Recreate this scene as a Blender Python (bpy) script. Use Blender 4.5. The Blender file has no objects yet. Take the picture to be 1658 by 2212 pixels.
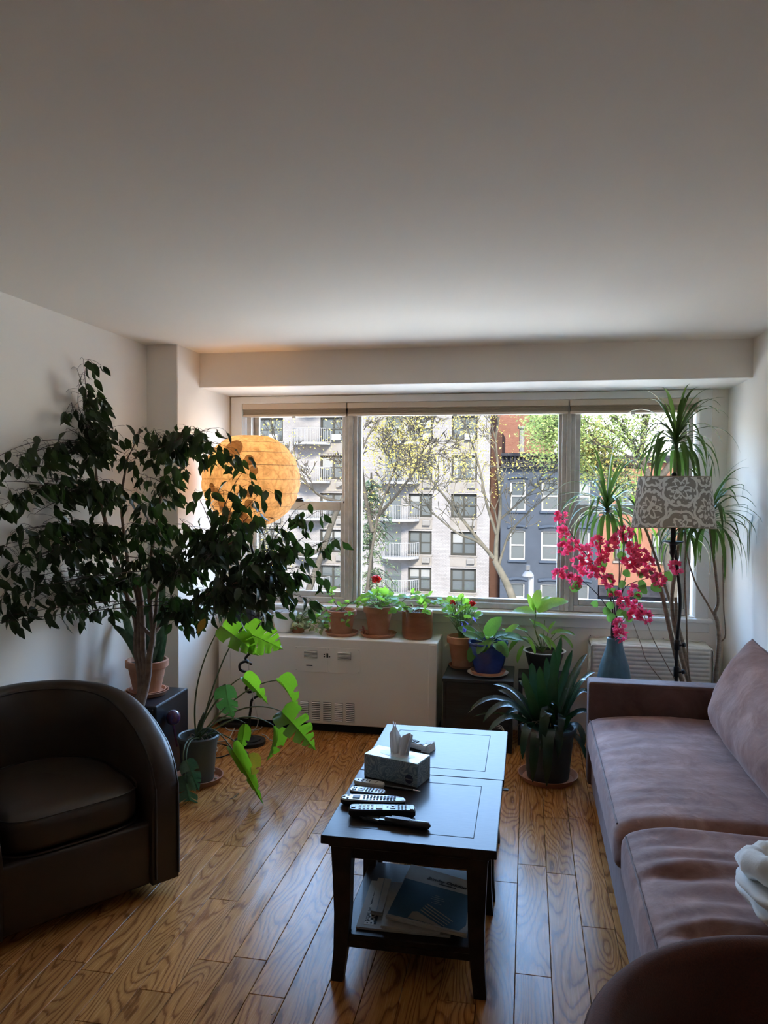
# Living room with plants in front of a wide city window. Blender 4.5, empty scene. Units: metres.
import bpy, bmesh, math, random
from math import sin, cos, pi, radians
from mathutils import Vector, Matrix, Quaternion

random.seed(7)
scene = bpy.context.scene
COL = scene.collection

# ---------------------------------------------------------------- camera
CAM_F, CAM_YAW, CAM_PITCH, CAM_ROLL, CAM_H = 1657.78, 0.185, 0.0358, -0.0062, 1.6198
_f0 = Vector((-sin(CAM_YAW), cos(CAM_YAW), 0)); _r0 = Vector((cos(CAM_YAW), sin(CAM_YAW), 0))
_fw = _f0 * cos(CAM_PITCH) + Vector((0, 0, -sin(CAM_PITCH))); _u0 = _f0 * sin(CAM_PITCH) + Vector((0, 0, cos(CAM_PITCH)))
_R = _r0 * cos(CAM_ROLL) - _u0 * sin(CAM_ROLL); _U = _r0 * sin(CAM_ROLL) + _u0 * cos(CAM_ROLL)
cam_data = bpy.data.cameras.new('camera')
cam_data.sensor_fit = 'VERTICAL'; cam_data.sensor_height = 36.0
cam_data.lens = CAM_F / 2212 * 36.0
cam_data.clip_start = 0.05; cam_data.clip_end = 500
cam = bpy.data.objects.new('camera', cam_data); COL.objects.link(cam)
cam.matrix_world = Matrix(((_R.x, _U.x, -_fw.x, 0), (_R.y, _U.y, -_fw.y, 0), (_R.z, _U.z, -_fw.z, CAM_H), (0, 0, 0, 1)))
scene.camera = cam

# ---------------------------------------------------------------- sky, sun, exposure
world = bpy.data.worlds.new('sky'); scene.world = world; world.use_nodes = True
wn = world.node_tree.nodes; wl = world.node_tree.links; wn.clear()
w_out = wn.new('ShaderNodeOutputWorld'); w_bg = wn.new('ShaderNodeBackground'); w_tc = wn.new('ShaderNodeTexCoord')
w_sep = wn.new('ShaderNodeSeparateXYZ'); w_ramp = wn.new('ShaderNodeValToRGB')
wl.new(w_tc.outputs['Generated'], w_sep.inputs[0]); wl.new(w_sep.outputs['Z'], w_ramp.inputs['Fac'])
wl.new(w_ramp.outputs['Color'], w_bg.inputs['Color']); wl.new(w_bg.outputs[0], w_out.inputs[0])
SKY_STRENGTH = 22.0
w_bg.inputs['Strength'].default_value = SKY_STRENGTH
_e = w_ramp.color_ramp.elements                      # pale hazy horizon passing into clear blue overhead
_e[0].position = 0.0; _e[0].color = (0.47, 0.46, 0.445, 1)
_e[1].position = 0.42; _e[1].color = (0.25, 0.44, 0.78, 1)
_k = w_ramp.color_ramp.elements.new(0.09); _k.color = (0.46, 0.48, 0.50, 1)
_k = w_ramp.color_ramp.elements.new(0.22); _k.color = (0.30, 0.44, 0.66, 1)
_k = w_ramp.color_ramp.elements.new(1.0); _k.color = (0.10, 0.19, 0.38, 1)

sun_data = bpy.data.lights.new('sun', 'SUN'); sun_data.energy = 50.0; sun_data.angle = radians(12); sun_data.color = (1, 0.86, 0.66)
sun = bpy.data.objects.new('sun', sun_data); COL.objects.link(sun)
sun.rotation_euler = Vector((-0.22, 1.0, -0.72)).to_track_quat('-Z', 'Y').to_euler()   # from behind this building, onto the houses opposite

portal_data = bpy.data.lights.new('window_portal', 'AREA')   # sampling guide for the daylight in the window opening; gives no light itself
portal_data.shape = 'RECTANGLE'; portal_data.size = 2.98; portal_data.size_y = 1.36; portal_data.cycles.is_portal = True
portal = bpy.data.objects.new('window_portal', portal_data); COL.objects.link(portal)
portal.location = (-0.46, 5.16, 1.48); portal.rotation_euler = (radians(-90), 0, 0)

scene.view_settings.view_transform = 'Standard'; scene.view_settings.look = 'None'
scene.view_settings.gamma = 1.0; scene.view_settings.use_curve_mapping = False
scene.view_settings.exposure = 0.72
scene.cycles.use_denoising = True
scene.cycles.max_bounces = 14; scene.cycles.diffuse_bounces = 7; scene.cycles.glossy_bounces = 4
scene.cycles.transparent_max_bounces = 24; scene.cycles.transmission_bounces = 6
scene.cycles.sample_clamp_indirect = 8.0

# ---------------------------------------------------------------- helpers
ORIG = {}

def link(o):
    COL.objects.link(o); return o

def thing(name, label, cat, loc=(0, 0, 0), rz=0.0, group=None, local=False):
    """Empty at a thing's base that parents its parts. local=True: parts are given in the thing's own frame."""
    o = bpy.data.objects.new(name, None); link(o)
    o.empty_display_size = 0.1
    o.location = loc; o.rotation_euler = (0, 0, rz)
    o['label'] = label; o['category'] = cat
    if group: o['group'] = group
    ORIG[o.name] = Vector((0, 0, 0)) if local else Vector(loc)
    return o

def tag(o, label, cat, group=None, kind=None):
    o['label'] = label; o['category'] = cat
    if group: o['group'] = group
    if kind: o['kind'] = kind
    return o

class G:
    """collects vertices and faces, then links them as one mesh object"""
    def __init__(s): s.v = []; s.f = []; s.mi = []; s.cur = 0
    def add(s, vs, fs, M=None):
        n = len(s.v)
        s.v.extend([tuple(M @ Vector(p)) for p in vs] if M is not None else [tuple(p) for p in vs])
        s.f.extend([tuple(i + n for i in f) for f in fs]); s.mi.extend([s.cur] * len(fs)); return s
    def box(s, c, d, b=0.0, seg=1, M=None):
        if b <= 0:
            x, y, z = d[0] / 2, d[1] / 2, d[2] / 2
            vs = [(c[0] + i * x, c[1] + j * y, c[2] + k * z) for i in (-1, 1) for j in (-1, 1) for k in (-1, 1)]
            return s.add(vs, [(0, 1, 3, 2), (4, 6, 7, 5), (0, 4, 5, 1), (2, 3, 7, 6), (0, 2, 6, 4), (1, 5, 7, 3)], M)
        bm = bmesh.new(); bmesh.ops.create_cube(bm, size=1)
        for v in bm.verts: v.co = Vector((v.co.x * d[0], v.co.y * d[1], v.co.z * d[2]))
        bmesh.ops.bevel(bm, geom=bm.edges[:], offset=b, segments=seg, affect='EDGES', profile=0.5)
        vs = [(v.co.x + c[0], v.co.y + c[1], v.co.z + c[2]) for v in bm.verts]; bm.verts.index_update()
        fs = [tuple(v.index for v in f.verts) for f in bm.faces]; bm.free(); return s.add(vs, fs, M)
    def span(s, a, b, bev=0.0, seg=1, M=None):
        return s.box([(a[i] + b[i]) / 2 for i in range(3)], [abs(b[i] - a[i]) for i in range(3)], bev, seg, M)
    def grid(s, fn, nu, nv, M=None, cu=False, cv=False):
        vs = [fn(i / nu, j / nv) for i in range(nu + (0 if cu else 1)) for j in range(nv + (0 if cv else 1))]
        NU = nu if cu else nu + 1; NV = nv if cv else nv + 1
        fs = [(i * NV + j, ((i + 1) % NU) * NV + j, ((i + 1) % NU) * NV + (j + 1) % NV, i * NV + (j + 1) % NV) for i in range(nu) for j in range(nv)]
        return s.add(vs, fs, M)
    def lathe(s, prof, n=24, c=(0, 0, 0), M=None, wob=None, cap=True):
        vs = []
        for r, z in prof:
            for i in range(n):
                a = 2 * pi * i / n; q = r * (1 + (wob(a, z) if wob else 0))
                vs.append((c[0] + q * cos(a), c[1] + q * sin(a), c[2] + z))
        fs = [(k * n + i, k * n + (i + 1) % n, (k + 1) * n + (i + 1) % n, (k + 1) * n + i) for k in range(len(prof) - 1) for i in range(n)]
        if cap and prof[0][0] > 1e-5: fs.append(tuple(range(n - 1, -1, -1)))
        if cap and prof[-1][0] > 1e-5: fs.append(tuple(range((len(prof) - 1) * n, len(prof) * n)))
        return s.add(vs, fs, M)
    def tube(s, pts, r, n=8, cap=True, M=None):
        pts = [Vector(p) for p in pts]; m = len(pts)
        if m < 2: return s
        R = [r] * m if not hasattr(r, '__len__') else r
        up = Vector((0, 0, 1)); t = (pts[1] - pts[0]).normalized()
        if abs(t.dot(up)) > 0.95: up = Vector((1, 0, 0))
        nrm = (up - t * up.dot(t)).normalized(); vs = []
        for i in range(m):
            t = (pts[min(i + 1, m - 1)] - pts[max(i - 1, 0)])
            t = t.normalized() if t.length > 1e-9 else Vector((0, 0, 1))
            nrm = nrm - t * nrm.dot(t)
            nrm = nrm.normalized() if nrm.length > 1e-6 else t.orthogonal().normalized()
            b = t.cross(nrm)
            for k in range(n):
                a = 2 * pi * k / n; vs.append(pts[i] + nrm * (R[i] * cos(a)) + b * (R[i] * sin(a)))
        fs = [(i * n + k, i * n + (k + 1) % n, (i + 1) * n + (k + 1) % n, (i + 1) * n + k) for i in range(m - 1) for k in range(n)]
        if cap: fs += [tuple(range(n - 1, -1, -1)), tuple(range((m - 1) * n, m * n))]
        return s.add(vs, fs, M)
    def obj(s, name, mat, parent=None, smooth=35, kind=None, label=None):
        off = ORIG.get(parent.name, Vector()) if parent else Vector()
        me = bpy.data.meshes.new(name)
        me.from_pydata([(p[0] - off.x, p[1] - off.y, p[2] - off.z) for p in s.v], [], s.f)
        mats = mat if isinstance(mat, (list, tuple)) else [mat]
        for m in mats: me.materials.append(m)
        if len(mats) > 1: me.polygons.foreach_set('material_index', s.mi)
        if smooth:
            me.polygons.foreach_set('use_smooth', [True] * len(me.polygons))
            if smooth < 180: me.set_sharp_from_angle(angle=radians(smooth))
        me.update()
        o = bpy.data.objects.new(name, me); link(o)
        if parent: o.parent = parent; ORIG[o.name] = off
        if kind: o['kind'] = kind
        if label: o['label'] = label
        return o

def inst(name, me, M, parent, label=None):
    """one more object on shared mesh data, placed by matrix M in world (or thing-local) space"""
    o = bpy.data.objects.new(name, me); link(o)
    off = ORIG.get(parent.name, Vector()) if parent else Vector()
    if parent: o.parent = parent; ORIG[o.name] = off
    o.matrix_basis = Matrix.Translation(-off) @ M
    if label: o['label'] = label
    return o

def frame_of(p, d, up=(0, 0, 1), s=1.0):
    """matrix with local +Y along d, local +Z as near to up as it can be, at p, scaled"""
    y = Vector(d).normalized(); z = Vector(up); z = z - y * z.dot(y)
    z = z.normalized() if z.length > 1e-4 else y.orthogonal().normalized()
    x = y.cross(z)
    sx, sy, sz = (s, s, s) if not hasattr(s, '__len__') else s
    return Matrix(((x.x * sx, y.x * sy, z.x * sz, p[0]), (x.y * sx, y.y * sy, z.y * sz, p[1]), (x.z * sx, y.z * sy, z.z * sz, p[2]), (0, 0, 0, 1)))

def bez(p0, p1, p2, n=8):
    p0, p1, p2 = Vector(p0), Vector(p1), Vector(p2)
    return [p0 * (1 - t) ** 2 + p1 * 2 * t * (1 - t) + p2 * t * t for t in [i / n for i in range(n + 1)]]

def spline(pts, n=6):
    """Catmull-Rom through the points"""
    P = [Vector(p) for p in pts]; P = [P[0] * 2 - P[1]] + P + [P[-1] * 2 - P[-2]]; out = []
    for i in range(1, len(P) - 2):
        a, b, c, d = P[i - 1:i + 3]
        for k in range(n):
            t = k / n
            out.append(0.5 * ((2 * b) + (c - a) * t + (2 * a - 5 * b + 4 * c - d) * t * t + (3 * b - a - 3 * c + d) * t ** 3))
    out.append(P[-2]); return out

def lerp(a, b, t): return a + (b - a) * t
def rnd(a, b): return random.uniform(a, b)
def lin(pts, x):
    for (a, b), (c, d) in zip(pts, pts[1:]):
        if x <= c: return b if c == a else b + (d - b) * max(0, min(1, (x - a) / (c - a)))
    return pts[-1][1]

def wall_holes(x0, x1, z0, z1, holes, y, depth, back=False):
    """upright slab facing -Y at y, with rectangular holes (x0,x1,z0,z1) whose reveals run back by depth"""
    g = G()
    xs = sorted({x0, x1, *[h[0] for h in holes], *[h[1] for h in holes]}); zs = sorted({z0, z1, *[h[2] for h in holes], *[h[3] for h in holes]})
    for a, b in zip(xs, xs[1:]):
        run = None
        for c, d in zip(zs, zs[1:]):
            inside = any(h[0] - 1e-6 <= a and b <= h[1] + 1e-6 and h[2] - 1e-6 <= c and d <= h[3] + 1e-6 for h in holes)
            if inside: continue
            g.add([(a, y, c), (b, y, c), (b, y, d), (a, y, d)], [(0, 1, 2, 3)])
            if back: g.add([(a, y + depth, c), (b, y + depth, c), (b, y + depth, d), (a, y + depth, d)], [(3, 2, 1, 0)])
    for a, b, c, d in list(holes) + ([(x0, x1, z0, z1)] if back else []):
        g.add([(a, y, c), (b, y, c), (b, y, d), (a, y, d), (a, y + depth, c), (b, y + depth, c), (b, y + depth, d), (a, y + depth, d)],
              [(0, 4, 5, 1), (1, 5, 6, 2), (2, 6, 7, 3), (3, 7, 4, 0)])
    return g

# ---------------------------------------------------------------- materials
def nodes_of(name):
    m = bpy.data.materials.new(name); m.use_nodes = True
    nt = m.node_tree; nt.nodes.clear()
    out = nt.nodes.new('ShaderNodeOutputMaterial')
    return m, nt, out

def N(nt, kind, **kw):
    n = nt.nodes.new(kind)
    for k, v in kw.items():
        if k.startswith('i_'):
            key = k[2:]; key = int(key) if key.isdigit() else key.replace('_', ' ')
            n.inputs[key].default_value = v
        else: setattr(n, k, v)
    return n

def L(nt, a, b): nt.links.new(a, b)

def ramp(nt, fac, stops, interp='LINEAR'):
    r = nt.nodes.new('ShaderNodeValToRGB'); r.color_ramp.interpolation = interp
    e = r.color_ramp.elements
    while len(e) < len(stops): e.new(0.5)
    for k, (p, c) in zip(e, stops): k.position = p; k.color = (*c, 1) if len(c) == 3 else c
    if fac is not None: L(nt, fac, r.inputs['Fac'])
    return r

def mat(name, col, rough=0.5, metal=0.0, spec=0.5, var=None, bump=None, coat=0.0, coatrough=0.1, sheen=0.0, stretch=None, obvar=0.0, ior=1.5):
    """principled surface; var=(scale, other colour, contrast) mottles it; bump=(scale, strength, distance)"""
    m, nt, out = nodes_of(name)
    p = N(nt, 'ShaderNodeBsdfPrincipled'); L(nt, p.outputs[0], out.inputs[0])
    p.inputs['Roughness'].default_value = rough; p.inputs['Metallic'].default_value = metal
    p.inputs['Specular IOR Level'].default_value = spec; p.inputs['IOR'].default_value = ior
    p.inputs['Coat Weight'].default_value = coat; p.inputs['Coat Roughness'].default_value = coatrough
    p.inputs['Sheen Weight'].default_value = sheen
    p.inputs['Base Color'].default_value = (*col, 1)
    tc = N(nt, 'ShaderNodeTexCoord'); vec = tc.outputs['Object']
    if stretch:
        mp = N(nt, 'ShaderNodeMapping'); mp.inputs['Scale'].default_value = stretch; L(nt, vec, mp.inputs[0]); vec = mp.outputs[0]
    csock = None
    if var:
        t = N(nt, 'ShaderNodeTexNoise', i_Scale=var[0], i_Detail=5.0, i_Roughness=0.6); L(nt, vec, t.inputs['Vector'])
        k = var[2] if len(var) > 2 else 0.5
        r = ramp(nt, t.outputs['Fac'], [(0.5 - 0.25 * (1.2 - k), col), (0.5 + 0.25 * (1.2 - k), var[1])]); csock = r.outputs[0]
    if obvar:
        oi = N(nt, 'ShaderNodeObjectInfo'); hs = N(nt, 'ShaderNodeHueSaturation')
        mr = N(nt, 'ShaderNodeMapRange'); mr.inputs['To Min'].default_value = 1 - obvar; mr.inputs['To Max'].default_value = 1 + obvar
        L(nt, oi.outputs['Random'], mr.inputs['Value']); L(nt, mr.outputs[0], hs.inputs['Value'])
        if csock: L(nt, csock, hs.inputs['Color'])
        else: hs.inputs['Color'].default_value = (*col, 1)
        csock = hs.outputs[0]
    if csock: L(nt, csock, p.inputs['Base Color'])
    if bump:
        t = N(nt, 'ShaderNodeTexNoise', i_Scale=bump[0], i_Detail=4.0); L(nt, vec, t.inputs['Vector'])
        b = N(nt, 'ShaderNodeBump', i_Strength=bump[1], i_Distance=bump[2] if len(bump) > 2 else 0.005)
        L(nt, t.outputs['Fac'], b.inputs['Height']); L(nt, b.outputs[0], p.inputs['Normal'])
    return m

def leaf_mat(name, col, col2, trans, tw=0.4, rough=0.35, spec=0.4, scale=18.0, midrib=None, stripes=None):
    """leaf: glossy face plus light passing through; every leaf a slightly different shade"""
    m, nt, out = nodes_of(name)
    p = N(nt, 'ShaderNodeBsdfPrincipled', i_Roughness=rough); p.inputs['Specular IOR Level'].default_value = spec
    tr = N(nt, 'ShaderNodeBsdfTranslucent', i_Color=(*trans, 1)); mx = N(nt, 'ShaderNodeMixShader', i_0=tw)
    L(nt, p.outputs[0], mx.inputs[1]); L(nt, tr.outputs[0], mx.inputs[2]); L(nt, mx.outputs[0], out.inputs[0])
    tc = N(nt, 'ShaderNodeTexCoord'); oi = N(nt, 'ShaderNodeObjectInfo'); ge = N(nt, 'ShaderNodeNewGeometry')
    t = N(nt, 'ShaderNodeTexNoise', i_Scale=scale, i_Detail=3.0); L(nt, tc.outputs['Object'], t.inputs['Vector'])
    r = ramp(nt, t.outputs['Fac'], [(0.35, col), (0.65, col2)])
    ad = N(nt, 'ShaderNodeMath', operation='ADD'); L(nt, oi.outputs['Random'], ad.inputs[0]); L(nt, ge.outputs['Random Per Island'], ad.inputs[1])
    fr = N(nt, 'ShaderNodeMath', operation='FRACT'); L(nt, ad.outputs[0], fr.inputs[0])
    mr = N(nt, 'ShaderNodeMapRange'); mr.inputs['To Min'].default_value = 0.7; mr.inputs['To Max'].default_value = 1.35; L(nt, fr.outputs[0], mr.inputs['Value'])
    hs = N(nt, 'ShaderNodeHueSaturation'); L(nt, mr.outputs[0], hs.inputs['Value']); L(nt, r.outputs[0], hs.inputs['Color'])
    c = hs.outputs[0]
    if midrib or stripes:      # veins in the leaf's own frame: rib along local y (UV u = across, v = along)
        uv = N(nt, 'ShaderNodeUVMap'); sp = N(nt, 'ShaderNodeSeparateXYZ'); L(nt, uv.outputs[0], sp.inputs[0])
        a = N(nt, 'ShaderNodeMath', operation='SUBTRACT', i_1=0.5); L(nt, sp.outputs[0], a.inputs[0])
        b = N(nt, 'ShaderNodeMath', operation='ABSOLUTE'); L(nt, a.outputs[0], b.inputs[0])
        lt = N(nt, 'ShaderNodeMath', operation='LESS_THAN', i_1=0.035); L(nt, b.outputs[0], lt.inputs[0])
        mixc = N(nt, 'ShaderNodeMix', data_type='RGBA'); L(nt, lt.outputs[0], mixc.inputs['Factor']); L(nt, c, mixc.inputs['A'])
        mixc.inputs['B'].default_value = (*(midrib or stripes), 1); c = mixc.outputs['Result']
    L(nt, c, p.inputs['Base Color'])
    return m

def oak_mat():
    """oiled red oak: cathedral grain drawn as contour lines of a stretched noise, shifted from plank to plank"""
    m, nt, out = nodes_of('red_oak_plank')
    p = N(nt, 'ShaderNodeBsdfPrincipled', i_Roughness=0.33); L(nt, p.outputs[0], out.inputs[0])
    p.inputs['Specular IOR Level'].default_value = 0.125
    tc = N(nt, 'ShaderNodeTexCoord'); oi = N(nt, 'ShaderNodeObjectInfo')
    mul = N(nt, 'ShaderNodeMath', operation='MULTIPLY', i_1=73.0); L(nt, oi.outputs['Random'], mul.inputs[0])
    cx = N(nt, 'ShaderNodeCombineXYZ'); [L(nt, mul.outputs[0], cx.inputs[i]) for i in range(3)]
    ad = N(nt, 'ShaderNodeVectorMath', operation='ADD'); L(nt, tc.outputs['Object'], ad.inputs[0]); L(nt, cx.outputs[0], ad.inputs[1])
    mp = N(nt, 'ShaderNodeMapping'); mp.inputs['Scale'].default_value = (7.0, 1.15, 1.0); L(nt, ad.outputs[0], mp.inputs[0])
    n1 = N(nt, 'ShaderNodeTexNoise', i_Scale=1.0, i_Detail=1.2, i_Roughness=0.45, i_Distortion=0.35); L(nt, mp.outputs[0], n1.inputs['Vector'])
    m1 = N(nt, 'ShaderNodeMath', operation='MULTIPLY', i_1=22.0); L(nt, n1.outputs['Fac'], m1.inputs[0])
    mpz = N(nt, 'ShaderNodeMapping'); mpz.inputs['Scale'].default_value = (60.0, 14.0, 1.0); L(nt, ad.outputs[0], mpz.inputs[0])
    nz = N(nt, 'ShaderNodeTexNoise', i_Scale=1.0, i_Detail=2.0); L(nt, mpz.outputs[0], nz.inputs['Vector'])
    mz = N(nt, 'ShaderNodeMath', operation='MULTIPLY_ADD', i_1=0.55); L(nt, nz.outputs['Fac'], mz.inputs[0]); L(nt, m1.outputs[0], mz.inputs[2])
    fr = N(nt, 'ShaderNodeMath', operation='FRACT'); L(nt, mz.outputs[0], fr.inputs[0])
    r = ramp(nt, fr.outputs[0], [(0.0, (0.45, 0.190, 0.056)), (0.40, (0.53, 0.238, 0.072)), (0.70, (0.44, 0.182, 0.053)), (0.88, (0.235, 0.085, 0.023)), (1.0, (0.35, 0.138, 0.040))])
    mp2 = N(nt, 'ShaderNodeMapping'); mp2.inputs['Scale'].default_value = (260.0, 9.0, 1.0); L(nt, ad.outputs[0], mp2.inputs[0])
    n2 = N(nt, 'ShaderNodeTexNoise', i_Scale=1.0, i_Detail=2.0); L(nt, mp2.outputs[0], n2.inputs['Vector'])
    r2 = ramp(nt, n2.outputs['Fac'], [(0.35, (0.72, 0.70, 0.66)), (0.6, (1, 1, 1))])
    mx = N(nt, 'ShaderNodeMix', data_type='RGBA', blend_type='MULTIPLY'); mx.inputs['Factor'].default_value = 0.6
    L(nt, r.outputs[0], mx.inputs['A']); L(nt, r2.outputs[0], mx.inputs['B'])
    hs = N(nt, 'ShaderNodeHueSaturation'); mr = N(nt, 'ShaderNodeMapRange'); mr.inputs['To Min'].default_value = 0.82; mr.inputs['To Max'].default_value = 1.12
    wn_ = N(nt, 'ShaderNodeTexWhiteNoise', noise_dimensions='1D'); L(nt, mul.outputs[0], wn_.inputs['W']); L(nt, wn_.outputs['Value'], mr.inputs['Value'])
    L(nt, mr.outputs[0], hs.inputs['Value']); L(nt, mx.outputs['Result'], hs.inputs['Color']); L(nt, hs.outputs[0], p.inputs['Base Color'])
    rr = N(nt, 'ShaderNodeMapRange'); rr.inputs['To Min'].default_value = 0.20; rr.inputs['To Max'].default_value = 0.32
    L(nt, n2.outputs['Fac'], rr.inputs['Value']); L(nt, rr.outputs[0], p.inputs['Roughness'])
    b = N(nt, 'ShaderNodeBump', i_Strength=0.12, i_Distance=0.002); L(nt, fr.outputs[0], b.inputs['Height']); L(nt, b.outputs[0], p.inputs['Normal'])
    return m

def brick_mat(name, c1, c2, mortar, scale, rough=0.9, axis='XZ'):
    m, nt, out = nodes_of(name)
    p = N(nt, 'ShaderNodeBsdfPrincipled', i_Roughness=rough); L(nt, p.outputs[0], out.inputs[0]); p.inputs['Specular IOR Level'].default_value = 0.0
    tc = N(nt, 'ShaderNodeTexCoord'); sp = N(nt, 'ShaderNodeSeparateXYZ'); L(nt, tc.outputs['Object'], sp.inputs[0])
    cb = N(nt, 'ShaderNodeCombineXYZ'); ad = N(nt, 'ShaderNodeMath', operation='ADD'); L(nt, sp.outputs[0], ad.inputs[0]); L(nt, sp.outputs[1], ad.inputs[1])
    L(nt, ad.outputs[0], cb.inputs[0]); L(nt, sp.outputs[2], cb.inputs[1])
    bt = N(nt, 'ShaderNodeTexBrick', i_Scale=scale, i_Mortar_Size=0.018, i_Brick_Width=0.5, i_Row_Height=0.22)
    bt.inputs['Color1'].default_value = (*c1, 1); bt.inputs['Color2'].default_value = (*c2, 1); bt.inputs['Mortar'].default_value = (*mortar, 1)
    L(nt, cb.outputs[0], bt.inputs['Vector'])
    t = N(nt, 'ShaderNodeTexNoise', i_Scale=0.7, i_Detail=5.0); L(nt, tc.outputs['Object'], t.inputs['Vector'])
    r = ramp(nt, t.outputs['Fac'], [(0.3, (0.82, 0.81, 0.80)), (0.65, (1, 1, 1))])
    mx = N(nt, 'ShaderNodeMix', data_type='RGBA', blend_type='MULTIPLY'); mx.inputs['Factor'].default_value = 1.0
    L(nt, bt.outputs['Color'], mx.inputs['A']); L(nt, r.outputs[0], mx.inputs['B']); L(nt, mx.outputs['Result'], p.inputs['Base Color'])
    return m

def glass_mat():
    """clean thin window pane: passes light, mirrors a little"""
    m, nt, out = nodes_of('window_glass')
    t = N(nt, 'ShaderNodeBsdfTransparent', i_Color=(0.97, 0.985, 0.98, 1)); g = N(nt, 'ShaderNodeBsdfGlossy', i_Roughness=0.0, i_Color=(1, 1, 1, 1))
    fz = N(nt, 'ShaderNodeFresnel', i_IOR=1.3); mx = N(nt, 'ShaderNodeMixShader')
    L(nt, fz.outputs[0], mx.inputs[0]); L(nt, t.outputs[0], mx.inputs[1]); L(nt, g.outputs[0], mx.inputs[2]); L(nt, mx.outputs[0], out.inputs[0])
    return m

def marble_mat(name, c1, c2, c3, scale):
    """swirling marbled paper"""
    m, nt, out = nodes_of(name); p = N(nt, 'ShaderNodeBsdfPrincipled', i_Roughness=0.35); L(nt, p.outputs[0], out.inputs[0])
    tc = N(nt, 'ShaderNodeTexCoord'); t = N(nt, 'ShaderNodeTexNoise', i_Scale=scale, i_Detail=1.5, i_Distortion=2.2); L(nt, tc.outputs['Object'], t.inputs['Vector'])
    k = N(nt, 'ShaderNodeMath', operation='MULTIPLY', i_1=9.0); L(nt, t.outputs['Fac'], k.inputs[0]); f = N(nt, 'ShaderNodeMath', operation='FRACT'); L(nt, k.outputs[0], f.inputs[0])
    r = ramp(nt, f.outputs[0], [(0.0, c1), (0.4, c2), (0.7, c3), (1.0, c1)]); L(nt, r.outputs[0], p.inputs['Base Color']); return m

def damask_mat():
    """lampshade linen printed with a pale ogee and flower pattern on taupe, light passing through"""
    m, nt, out = nodes_of('lampshade_print')
    p = N(nt, 'ShaderNodeBsdfPrincipled', i_Roughness=0.85); tr = N(nt, 'ShaderNodeBsdfTranslucent'); mx = N(nt, 'ShaderNodeMixShader', i_0=0.35)
    L(nt, p.outputs[0], mx.inputs[1]); L(nt, tr.outputs[0], mx.inputs[2]); L(nt, mx.outputs[0], out.inputs[0])
    tc = N(nt, 'ShaderNodeTexCoord'); sp = N(nt, 'ShaderNodeSeparateXYZ'); L(nt, tc.outputs['Object'], sp.inputs[0])
    def M(op, a, b=None, c=None):
        n = N(nt, 'ShaderNodeMath', operation=op)
        for i, s in enumerate((a, b, c)):
            if s is None: continue
            if isinstance(s, (int, float)): n.inputs[i].default_value = s
            else: L(nt, s, n.inputs[i])
        return n.outputs[0]
    th = M('ARCTAN2', sp.outputs[1], sp.outputs[0])
    U = M('MULTIPLY', th, 4 / pi)            # eight repeats round the shade
    V = M('MULTIPLY', sp.outputs[2], 1 / 0.21)
    nz = N(nt, 'ShaderNodeTexNoise', i_Scale=26.0, i_Detail=1.0); L(nt, tc.outputs['Object'], nz.inputs['Vector'])
    wob = M('MULTIPLY', M('SUBTRACT', nz.outputs['Fac'], 0.5), 0.22)
    def motif(us, vs):
        u = M('SUBTRACT', M('FRACT', M('ADD', M('MULTIPLY', U, 0.5), us)), 0.5); v = M('SUBTRACT', M('FRACT', M('ADD', V, vs)), 0.5)
        u = M('MULTIPLY', u, 1.5)
        r = M('SQRT', M('ADD', M('MULTIPLY', u, u), M('MULTIPLY', M('MULTIPLY', v, v), 1.0)))
        a = M('ARCTAN2', v, u)
        petal = M('ADD', 0.20, M('MULTIPLY', M('COSINE', M('MULTIPLY', a, 6.0)), 0.075))
        d = M('ABSOLUTE', M('SUBTRACT', M('ADD', r, M('MULTIPLY', wob, 0.3)), petal)); line = M('LESS_THAN', d, 0.032)
        core = M('LESS_THAN', r, 0.06)
        og = M('ADD', 0.40, M('MULTIPLY', M('ABSOLUTE', M('SINE', M('MULTIPLY', a, 4.0))), 0.05))
        ring = M('LESS_THAN', M('ABSOLUTE', M('SUBTRACT', r, og)), 0.030)
        return M('MAXIMUM', M('MAXIMUM', line, core), ring)
    a = M('MAXIMUM', motif(0.0, 0.0), motif(0.5, 0.5))
    vo = N(nt, 'ShaderNodeTexVoronoi', feature='DISTANCE_TO_EDGE', i_Scale=34.0); L(nt, tc.outputs['Object'], vo.inputs['Vector'])
    n3 = N(nt, 'ShaderNodeTexNoise', i_Scale=9.0); L(nt, tc.outputs['Object'], n3.inputs['Vector'])
    a = M('MAXIMUM', a, M('MULTIPLY', M('GREATER_THAN', vo.outputs['Distance'], 0.20), M('GREATER_THAN', n3.outputs['Fac'], 0.40)))
    r = ramp(nt, a, [(0.0, (0.27, 0.24, 0.20)), (1.0, (0.72, 0.69, 0.62))]); L(nt, r.outputs[0], p.inputs['Base Color'])
    r2 = ramp(nt, a, [(0.0, (0.20, 0.17, 0.13)), (1.0, (0.62, 0.57, 0.48))]); L(nt, r2.outputs[0], tr.inputs['Color'])
    return m

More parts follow.
